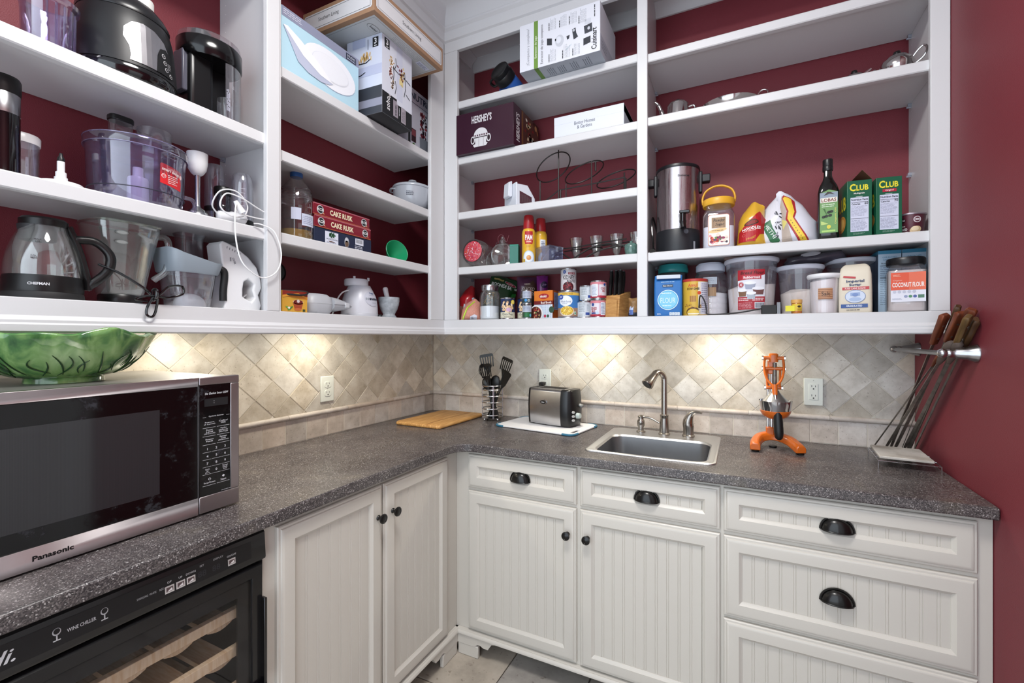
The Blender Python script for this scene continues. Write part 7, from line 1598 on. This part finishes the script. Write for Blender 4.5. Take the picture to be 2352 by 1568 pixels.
rP = lambda v: .034 + .008 * v / .075
G().lathe([(rP(0) - .002, 0), (rP(0), .002), (rP(.072), .072)], 36).build('cup', M('#57202e', .35), t)
G().lathe([(.0435, .071), (.0445, .073), (.0440, .076), (.041, .0775), (.001, .077)], 36).build('foil_lid', M('#a89aa2', .25, metal=.5), t)
P = Print(round_face(lambda v: rP(v) + .0003), .0004, .006); P.ell(-.030, .052, .012, .009, '#2a1218', 1, 18); P.text('IDAHOAN', -.030, .052, .006, '#e4d8da', 2, .020); P.text('Cheese', -.030, .033, .007, '#e8d8d4', 1, .022); P.text('MASHED', -.028, .021, .009, '#f0eaea', 1, .030, bold=.03); P.text('POTATOES', -.028, .009, .008, '#f0eaea', 1, .032, bold=.03); P.ell(.014, .053, .011, .011, '#d9ccd0', 1, 20); P.ell(.014, .053, .008, .008, '#5a2230', 2, 18); P.rect(.008, .050, .020, .056, '#d9ccd0', 3); P.ell(.010, .018, .017, .012, '#d2b48c', 1, 20, .3); P.ell(.008, .022, .011, .008, '#e6cfae', 2, 16); P.build('printed_label', t)

# ------------------------------------------------------------------ fourth bay, bottom
t = thing('flour_bag', 'blue paper flour bag with round pale emblem', 'bag', (1.440, -.255, ZQ), facing(1.44, -.25, -.05))
g = G(); w_, d_ = .112, .070
g.loft([ring(rrect(w_ - .006, d_ - .006, .008, 3), 0), ring(rrect(w_, d_, .009, 3), .006), ring(rrect(w_ + .002, d_ + .004, .010, 3), .07), ring(rrect(w_, d_, .009, 3), .145), ring(rrect(w_, d_ * .55, .006, 3), .160), ring(rrect(w_, .012, .004, 3), .168), ring(rrect(w_, .010, .004, 3), .174)]); g.build('paper_bag', M('#2a6fb5', .5, bump=.3, bscale=40), t, smooth=40)
G().box(-.046, -.0405, .156, .050, -.030, .172).build('rolled_top', M('#c9d2de', .5), t, bevel=.002)
P = Print(face((-.056, -.0372, 0), (1, 0, 0), (0, 0, 1)), .0006); P.ell(.056, .068, .042, .042, '#cfe6f2', 1, 40); P.ell(.056, .068, .039, .039, '#4fa8d6', 2, 36); P.ell(.056, .068, .036, .036, '#7cc4e4', 3, 34); P.text('FLOUR', .056, .066, .022, '#d8eef8', 4, .060, bold=0.); P.rows(.030, .092, .082, .100, 1, '#d8eef8', 4, .5); P.rows(.034, .040, .078, .048, 1, '#d8eef8', 4, .4); P.rect(.034, .122, .076, .132, '#2a3a4c', 1); P.text('Best Choice', .055, .127, .006, '#e2e8ee', 2, .036); P.rows(.028, .140, .088, .146, 1, '#bcd8ec', 1, .4); P.rows(.012, .006, .030, .013, 2, '#cfe0ee', 1, .4)
for k in range(4): P.rect(.062 + k * .0105, .004, .071 + k * .0105, .016, '#dfe8f0', 1); P.rows(.064 + k * .0105, .006, .069 + k * .0105, .014, 2, '#4a6a94', 2, .4)
P.build('bag_print', t)
t = thing('storage_jar', 'clear jar with a teal lid behind the blue flour bag', 'jar', (1.438, -.100, ZQ), 0)
G().lathe([(.055, 0), (.062, .005), (.063, .02), (.063, .185), (.058, .205)], 36, cap1=False).build('jar', CLEAR('#c9d4d6', .2, dens=.05), t, smooth=50); G().lathe([(.056, .004), (.060, .01), (.060, .12), (.001, .125)], 36).build('contents', M('#9a948c', .9, bump=.5, bscale=120), t); G().lathe([(.064, .202), (.0665, .206), (.0665, .222), (.064, .226), (.063, .236), (.060, .239), (.001, .239)], 40).build('lid', M('#2f9c9c', .35), t)
t = thing('ghee_tin', 'yellow cow ghee tin with a red lid', 'can', (1.544, -.232, ZQ), facing(1.544, -.23, .06))
G().lathe([(.0495, 0), (.0508, .002), (.0508, .146), (.049, .148)], 40).build('tin', M('#d0a93e', .3), t); G().lathe([(.0515, .142), (.052, .144), (.052, .151), (.050, .153), (.001, .152)], 40).build('lid', M('#b33a34', .35), t)
P = Print(round_face(.0509), .0004, .008); P.rect(.020, .006, .075, .140, '#d3d3de', 1); P.rows(.024, .012, .062, .135, 14, '#8d8fa8', 2, .35); P.rect(.010, .006, .020, .140, '#e2dccb', 1); P.text('Amul', -.012, .126, .014, '#c9502c', 2, .036, bold=.02); P.text('COW GHEE', -.010, .111, .010, '#2e2614', 2, .050, bold=.03); P.ell(.014, .094, .0075, .0075, '#d0522c', 2, 18); P.rect(-.024, .058, .002, .082, '#9a6a30', 1); [P.rect(-.024 + k * .0065, .058, -.0205 + k * .0065, .082, '#b88a48', 2) for k in range(4)]
P.ell(-.010, .016, .028, .020, '#5a3a1a', 1, 24); P.ell(-.010, .013, .024, .016, '#d6b64a', 2, 22); rnd = random.Random(12)
for k in range(24): P.ell(-.010 + rnd.gauss(0, .018), .040 + rnd.gauss(0, .006), .003, .0022, rnd.choice(('#a8742c', '#d8a850', '#7d5420')), 2, 7)
P.rect(-.03, .006, .012, .011, '#e8e2d0', 3); P.build('printed_label', t)
t = thing('flour_jar', 'ribbed clear jar of white flour with a white lid', 'jar', (1.600, -.135, ZQ), facing(1.6, -.13))
prof = [(.060, 0), (.068, .004)]
for k in range(4): prof += [(.0700, .010 + k * .024), (.0700, .028 + k * .024), (.0680, .031 + k * .024)]
prof += [(.0705, .112), (.0705, .150), (.066, .175), (.056, .192), (.055, .198)]
G().lathe(prof, 40, cap1=False).build('jar', CLEARP, t, smooth=40); G().lathe([(.058, .003), (.066, .007), (.0675, .03), (.0675, .098), (.04, .104), (.001, .105)], 40).build('flour', M('#e2e0e2', .95), t); G().lathe([(.0585, .194), (.0600, .198), (.0600, .220), (.057, .224), (.052, .225), (.051, .230), (.001, .231)], 40).build('lid', M('#cfd6e6', .4), t)
P = Print(round_face(.0712), .0005, .008); P.rect(-.024, .085, .022, .122, '#a88868', 1); [P.rect(-.023 + k * .0045, .085, -.0215 + k * .0045, .122, '#7d6248', 2) for k in range(10)]; P.rect(-.03, .135, .026, .165, '#c9d2dc', 1); P.rows(-.026, .14, .02, .16, 3, '#9aa4b2', 2, .3); P.build('paper_label', t)
def tub(label, x, y, r0, r1, h, fillh, fcol, lidcol='#cbcedb', lid=True):
    t = thing('storage_tub', label, 'tub', (x, y, ZQ), facing(x, y), 'round lidded tubs')
    TUBM = CLEAR('#fafaff', .2, dens=.10, milk='#d8dbe8')
    G().lathe([(r0 - .004, 0), (r0, .003), (r1 - .006, h - .012)], 44, cap1=False).build('tub', TUBM, t, smooth=50)
    if fillh:
        rf = lambda z: r0 + (r1 - .006 - r0) * z / h - .0025
        g = G(); n = 44; g.loft([[(rf(0) * .97 * cos(2 * pi * i / n), rf(0) * .97 * sin(2 * pi * i / n), .003) for i in range(n)]] + [[(rf(z) * cos(2 * pi * i / n), rf(z) * sin(2 * pi * i / n), z + (.010 * sin(2 * pi * i / n + 1) if z == fillh else 0)) for i in range(n)] for z in (.01, fillh)] + [[(.5 * rf(fillh) * cos(2 * pi * i / n), .5 * rf(fillh) * sin(2 * pi * i / n), fillh + .008) for i in range(n)]]); g.build('contents', M(fcol, .95, bump=.3, bscale=80), t, smooth=50)
    G().lathe([(r1 - .004, h - .016), (r1, h - .012), (r1 + .0015, h - .006), (r1, h), (r1 - .006, h + .002), (r1 - .010, h), (.001, h)], 44).build('lid', M(lidcol, .4) if lid else TUBM, t, smooth=45)
    return t
t = tub('largest round tub with a red and white label holding bread flour', 1.758, -.178, .083, .1015, .228, .118, '#ebe2da')
rT = lambda v: .083 + .0125 * v / .228 + .0012
P = Print(round_face(rT), .0005, .010); P.rect(-.050, .022, .050, .178, '#dcdde6', 1); P.poly([(-.050, .136), (-.050, .178), (.050, .178), (.050, .158), (.0, .142)], '#a3212e', 2); P.rect(-.050, .022, .050, .072, '#a3212e', 2); P.rect(-.032, .140, .036, .156, '#b83a48', 3); P.text('Rubbermaid', .002, .148, .010, '#f0e4e6', 4, .058, bold=.02); P.text('Bread Flour', .004, .166, .012, '#1c1618', 4, .085, shear=.2, bold=0.)
P.ell(-.037, .120, .0105, .0105, '#a3212e', 3, 20); P.ell(-.037, .120, .009, .009, '#e6d4d8', 4, 20); P.ell(-.037, .120, .008, .008, '#b0303e', 5, 20); P.text('4', -.037, .120, .011, '#f2e8ea', 6, bold=.03)
for cu, cv, cw, cc in ((-.004, .126, .020, '#9aa0b4'), (-.032, .098, .016, '#7a5a44'), (.026, .104, .021, '#6e4a48'), (.0, .086, .016, '#a6b0bc')): P.poly([(cu - cw, cv), (cu + cw, cv), (cu + cw * .8, cv - .024), (cu - cw * .8, cv - .024)], cc, 3); P.ell(cu, cv, cw * 1.1, .0065, '#e8eaf2', 4, 18)
P.rows(-.047, .055, -.006, .068, 2, '#ecd8da', 3, .45); P.rows(.004, .055, .046, .068, 2, '#ecd8da', 3, .45); P.rows(-.047, .026, .006, .050, 5, '#d8a8ae', 3, .3); P.rect(.012, .026, .048, .050, '#dfe2ea', 3); [P.rect(.014 + k * .0034, .028, .0158 + k * .0034, .048, '#3a3c46', 4) for k in range(10)]; P.build('printed_label', t)
tub('medium round tub half full of beige flour behind the yellow spice jar', 1.931, -.172, .064, .0825, .190, .092, '#e8dccd')
tub('round tub with clear upper wall behind the sugar bag', 2.112, -.098, .070, .087, .214, .05, '#b9b2aa')
t = tub('small white-lidded tub of salt with a wooden label picture', 2.004, -.236, .0440, .0560, .146, .128, '#eee6e0', '#e6e6ea')
P = Print(round_face(lambda v: .0440 + .0085 * v / .146 + .0012), .0005, .006); P.rect(-.020, .052, .026, .092, '#b98a68', 1); [P.rect(-.020, .054 + k * .0065, .026, .0555 + k * .0065, '#7a5038', 2) for k in range(6)]; P.text('Salt', .004, .072, .014, '#3a2a22', 3, .026, bold=0.); P.build('paper_label', t)
b = Bag(.17, .10, .05, 33, .5, 0, .006, .1); t = thing('snack_bag', 'pink and tan bag lying on the largest tub', 'bag', (1.738, -.130, ZQ + .2305), 0); g = G()
g.loft([[(x, y * s_, .003 + z * s_ ** .5 * k + .003 * sin(40 * x + 25 * y)) for x, y in rrect(.165, .10, .02, 3)] for s_, z, k in ((.98, 0, 1), (1.0, .012, 1), (.75, .022, 1), (.3, .024, 1))]); g.build('pouch', M('#b5938c', .35, bump=.5, bscale=40, var=.5, vscale=14), t, smooth=60)
t = thing('coffee_bag', 'dark grey plastic bag lying across the tubs under the shelf', 'bag', (1.985, -.125, ZQ + .1985), 0, rot=(0, R(-6), R(4))); g = G(); rr2 = []
for i in range(13):
    x = -.105 + .21 * i / 12; k = min(1, ((1 - abs(x) / .112)) * 4.5) ** .5; rr2.append([(x, .055 * k * cos(a) + .003 * sin(60 * x + 3 * a), .024 * k * (1 + sin(a) * .95) + .002 * sin(90 * x + 5 * a)) for a in [2 * pi * j / 18 for j in range(18)]])
g.loft(rr2); g.build('pouch', M('#4a4652', .22, coat=.3, bump=.5, bscale=50), t, smooth=60)
P = Print(lambda u, v, e: Vector((u, -.034 - .0 * v, .045)) + Vector((0, v * .9, .0 + .004)), .0); g2 = G(); g2.T = Matrix.Translation((-.015, -.040, .0425)) @ Matrix.Rotation(R(40), 4, 'X'); g2.lathe([(.034, 0), (.034, .0008), (.001, .001)], 28, sy=.42); g2.build('oval_label', M('#d6d4da', .4), t)
t = thing('spice_jar', 'tiny amber spice jar with a yellow price sticker', 'jar', (1.908, -.293, ZQ), facing(1.908, -.293))
G().lathe([(.0165, 0), (.0178, .002), (.0178, .036), (.016, .039)], 26).build('jar', M('#b8702c', .25, coat=.3), t); G().lathe([(.0182, .039), (.0186, .041), (.0186, .052), (.001, .0525)], 26).build('lid', M('#d8a65c', .4), t); P = Print(round_face(.0179), .0005, .004); P.rect(-.016, .010, .022, .036, '#d8b83a', 1); P.ell(.008, .026, .006, .004, '#3a2a14', 2, 12); P.rows(.0, .012, .018, .019, 2, '#6a4a1c', 2, .4); P.build('printed_label', t)
G().box(-.036, -.0195, .009, -.006, -.0185, .030).build('price_sticker', M('#dcd32e', .5), t, smooth=0)
t = thing('sugar_bag', 'cream paper sugar bag with red and blue bands', 'bag', (2.096, -.255, ZQ), facing(2.096, -.255, -.04)); g = G(); w_, d_ = .098, .062
g.loft([ring(rrect(w_ - .004, d_ - .006, .008, 3), 0), ring(rrect(w_, d_, .010, 3), .006), ring(rrect(w_, d_ + .004, .012, 3), .08), ring(rrect(w_ - .004, d_, .010, 3), .140), ring(rrect(w_ - .012, d_ * .7, .008, 3), .162), ring(rrect(w_ - .026, .026, .006, 3), .172), ring(rrect(w_ - .040, .012, .004, 3), .1765)]); g.build('paper_bag', M('#d6cdbb', .55, bump=.25, bscale=40), t, smooth=40)
P = Print(face((-.049, -.0334, 0), (1, 0, 0), (0, 0, 1)), .0006); P.text('Imperial', .050, .112, .012, '#24365e', 1, .052, bold=.03); P.text('Sugar', .050, .099, .012, '#24365e', 1, .036, bold=.03); P.rect(.012, .082, .090, .092, '#b8363c', 1); P.text('PURE CANE SUGAR', .050, .087, .006, '#f0d8d8', 2, .06); P.ell(.050, .058, .030, .023, '#5a74aa', 1, 30); P.ell(.050, .058, .0285, .0217, '#c6d0e2', 2, 30); P.poly([(.036, .060), (.064, .060), (.064, .072), (.036, .072)], '#8fa4ca', 3); P.ell(.050, .064, .009, .006, '#6f88ba', 4, 14); P.ell(.050, .048, .018, .007, '#9fb2d2', 3, 16); P.rect(.008, .018, .086, .031, '#2a4c8a', 1); P.text('GRANULATED', .047, .0245, .007, '#dfe6f2', 2, .046, bold=.02); P.rows(.024, .008, .068, .013, 1, '#6a6458', 1, .5); P.poly([(.014, .128), (.050, .122), (.052, .128), (.016, .134)], '#b8363c', 1); P.build('bag_print', t)
for k, (x, lab) in enumerate(((2.214, 'pale blue cake flour carton beside the sugar bag'), (2.2848, 'pale blue cake flour carton against the side panel'))):
    t = carton('cake_flour_box', lab, 'box', (x, -.120, ZQ), .0685, .125, .231, 0, '#bcd2e6', 'cake flour cartons'); P = Print(front(.0685, .125), .0005); P.rect(0, .218, .0685, .231, '#3a88ac', 1); P.text('UNBLEACHED', .034, .206, .006, '#5a94b8', 1, .042); P.text('CAKE FLOUR', .034, .197, .006, '#5a94b8', 1, .040); P.text('Nutrition Facts', .034, .184, .006, '#2f3a48', 1, .050); P.rows(.006, .03, .062, .178, 22, '#7a8ca4', 1, .3); P.rect(.006, .174, .062, .176, '#2f3a48', 1); P.rect(.006, .13, .062, .132, '#2f3a48', 1); P.build('front_print', t)
    if k == 0: P = Print(lside(.0685, .125), .0005); P.rect(0, 0, .125, .231, '#44546c', 1); P.rect(0, .218, .125, .231, '#3a88ac', 2); P.build('side_print', t)
t = thing('coconut_flour_jar', 'square clear jar of coconut flour with black lid and orange label', 'jar', (2.243, -.246, ZQ), facing(2.243, -.246, .12)); sq_jar(t, .108, .165, .050, .006, CLEARP, .145, M('#d6cbc6', .95), .020)
G().lathe([(.053, .164), (.0545, .168), (.0545, .184), (.052, .188), (.001, .189)], 40).build('lid', M('#131316', .35), t)
P = Print(face((-.046, -.0546, .034), (1, 0, 0), (0, 0, 1)), .0005); P.rect(0, 0, .092, .100, '#dcdde8', 1); P.rect(0, .040, .092, .100, '#d8502e', 2); P.rect(.048, .040, .092, .100, '#de6a4c', 3); P.text('COCONUT FLOUR', .046, .058, .016, '#f2eeea', 4, .084, bold=.02); P.text('Organic', .018, .073, .006, '#f0c8b8', 4, .024, bold=0.); P.rows(.006, .085, .03, .094, 2, '#f0c0a8', 4, .4)
for k in range(5): P.ell(.010 + k * .013, .034, .005, .005, '#b9bccc', 2, 14)
for u, c_ in ((.040, '#8c94b4'), (.052, '#4f8a62'), (.064, '#4a5a9a')): P.ell(u, .018, .005, .005, c_, 2, 14)
P.rect(.072, .012, .088, .023, '#4f7a62', 2); P.rows(.004, .006, .03, .013, 2, '#9aa0b4', 2, .4); P.build('paper_label', t)
t = thing('power_adapter', 'black plug-in power adapter with a trailing cord at the shelf edge', 'adapter', (1.820, -.302, ZQ)); G().box(-.030, -.016, .0, .022, .016, .034).build('adapter_body', BLKMATT, t, bevel=.003); G().box(.0225, -.014, .0, .034, .014, .044).build('prong_cover', CLEARP, t)
G().tube(spline([(-.030, -.002, .022), (-.05, -.002, .018), (-.10, -.004, .009), (-.16, -.006, .004), (-.22, -.006, .004), (-.225, -.002, .02), (-.232, .0, .055), (-.246, .002, .080), (-.252, .004, .070), (-.254, .004, .030)], 6), .0028, 8).build('cord', BLKMATT, t)

# ------------------------------------------------------------------ fill lamp added on the ceiling, out of view
t = thing('added_fill_lamp', 'round white flush ceiling lamp, added out of view for fill light', 'lamp', (1.38, -1.75, CEILZ))
G().lathe([(.33, 0), (.33, -.02), (.315, -.03), (.312, -.012)], 48, cap0=False, cap1=False).build('ring', WPLASTIC, t, smooth=40)
em, nt, N, L, p = base_mat('fill_lamp_diffuser'); p.inputs['Emission Color'].default_value = (1, .97, .93, 1); p.inputs['Emission Strength'].default_value = 3
G().lathe([(.311, -.016), (.2, -.020), (.001, -.022)], 40, cap0=False, cap1=False).build('diffuser', em, t)
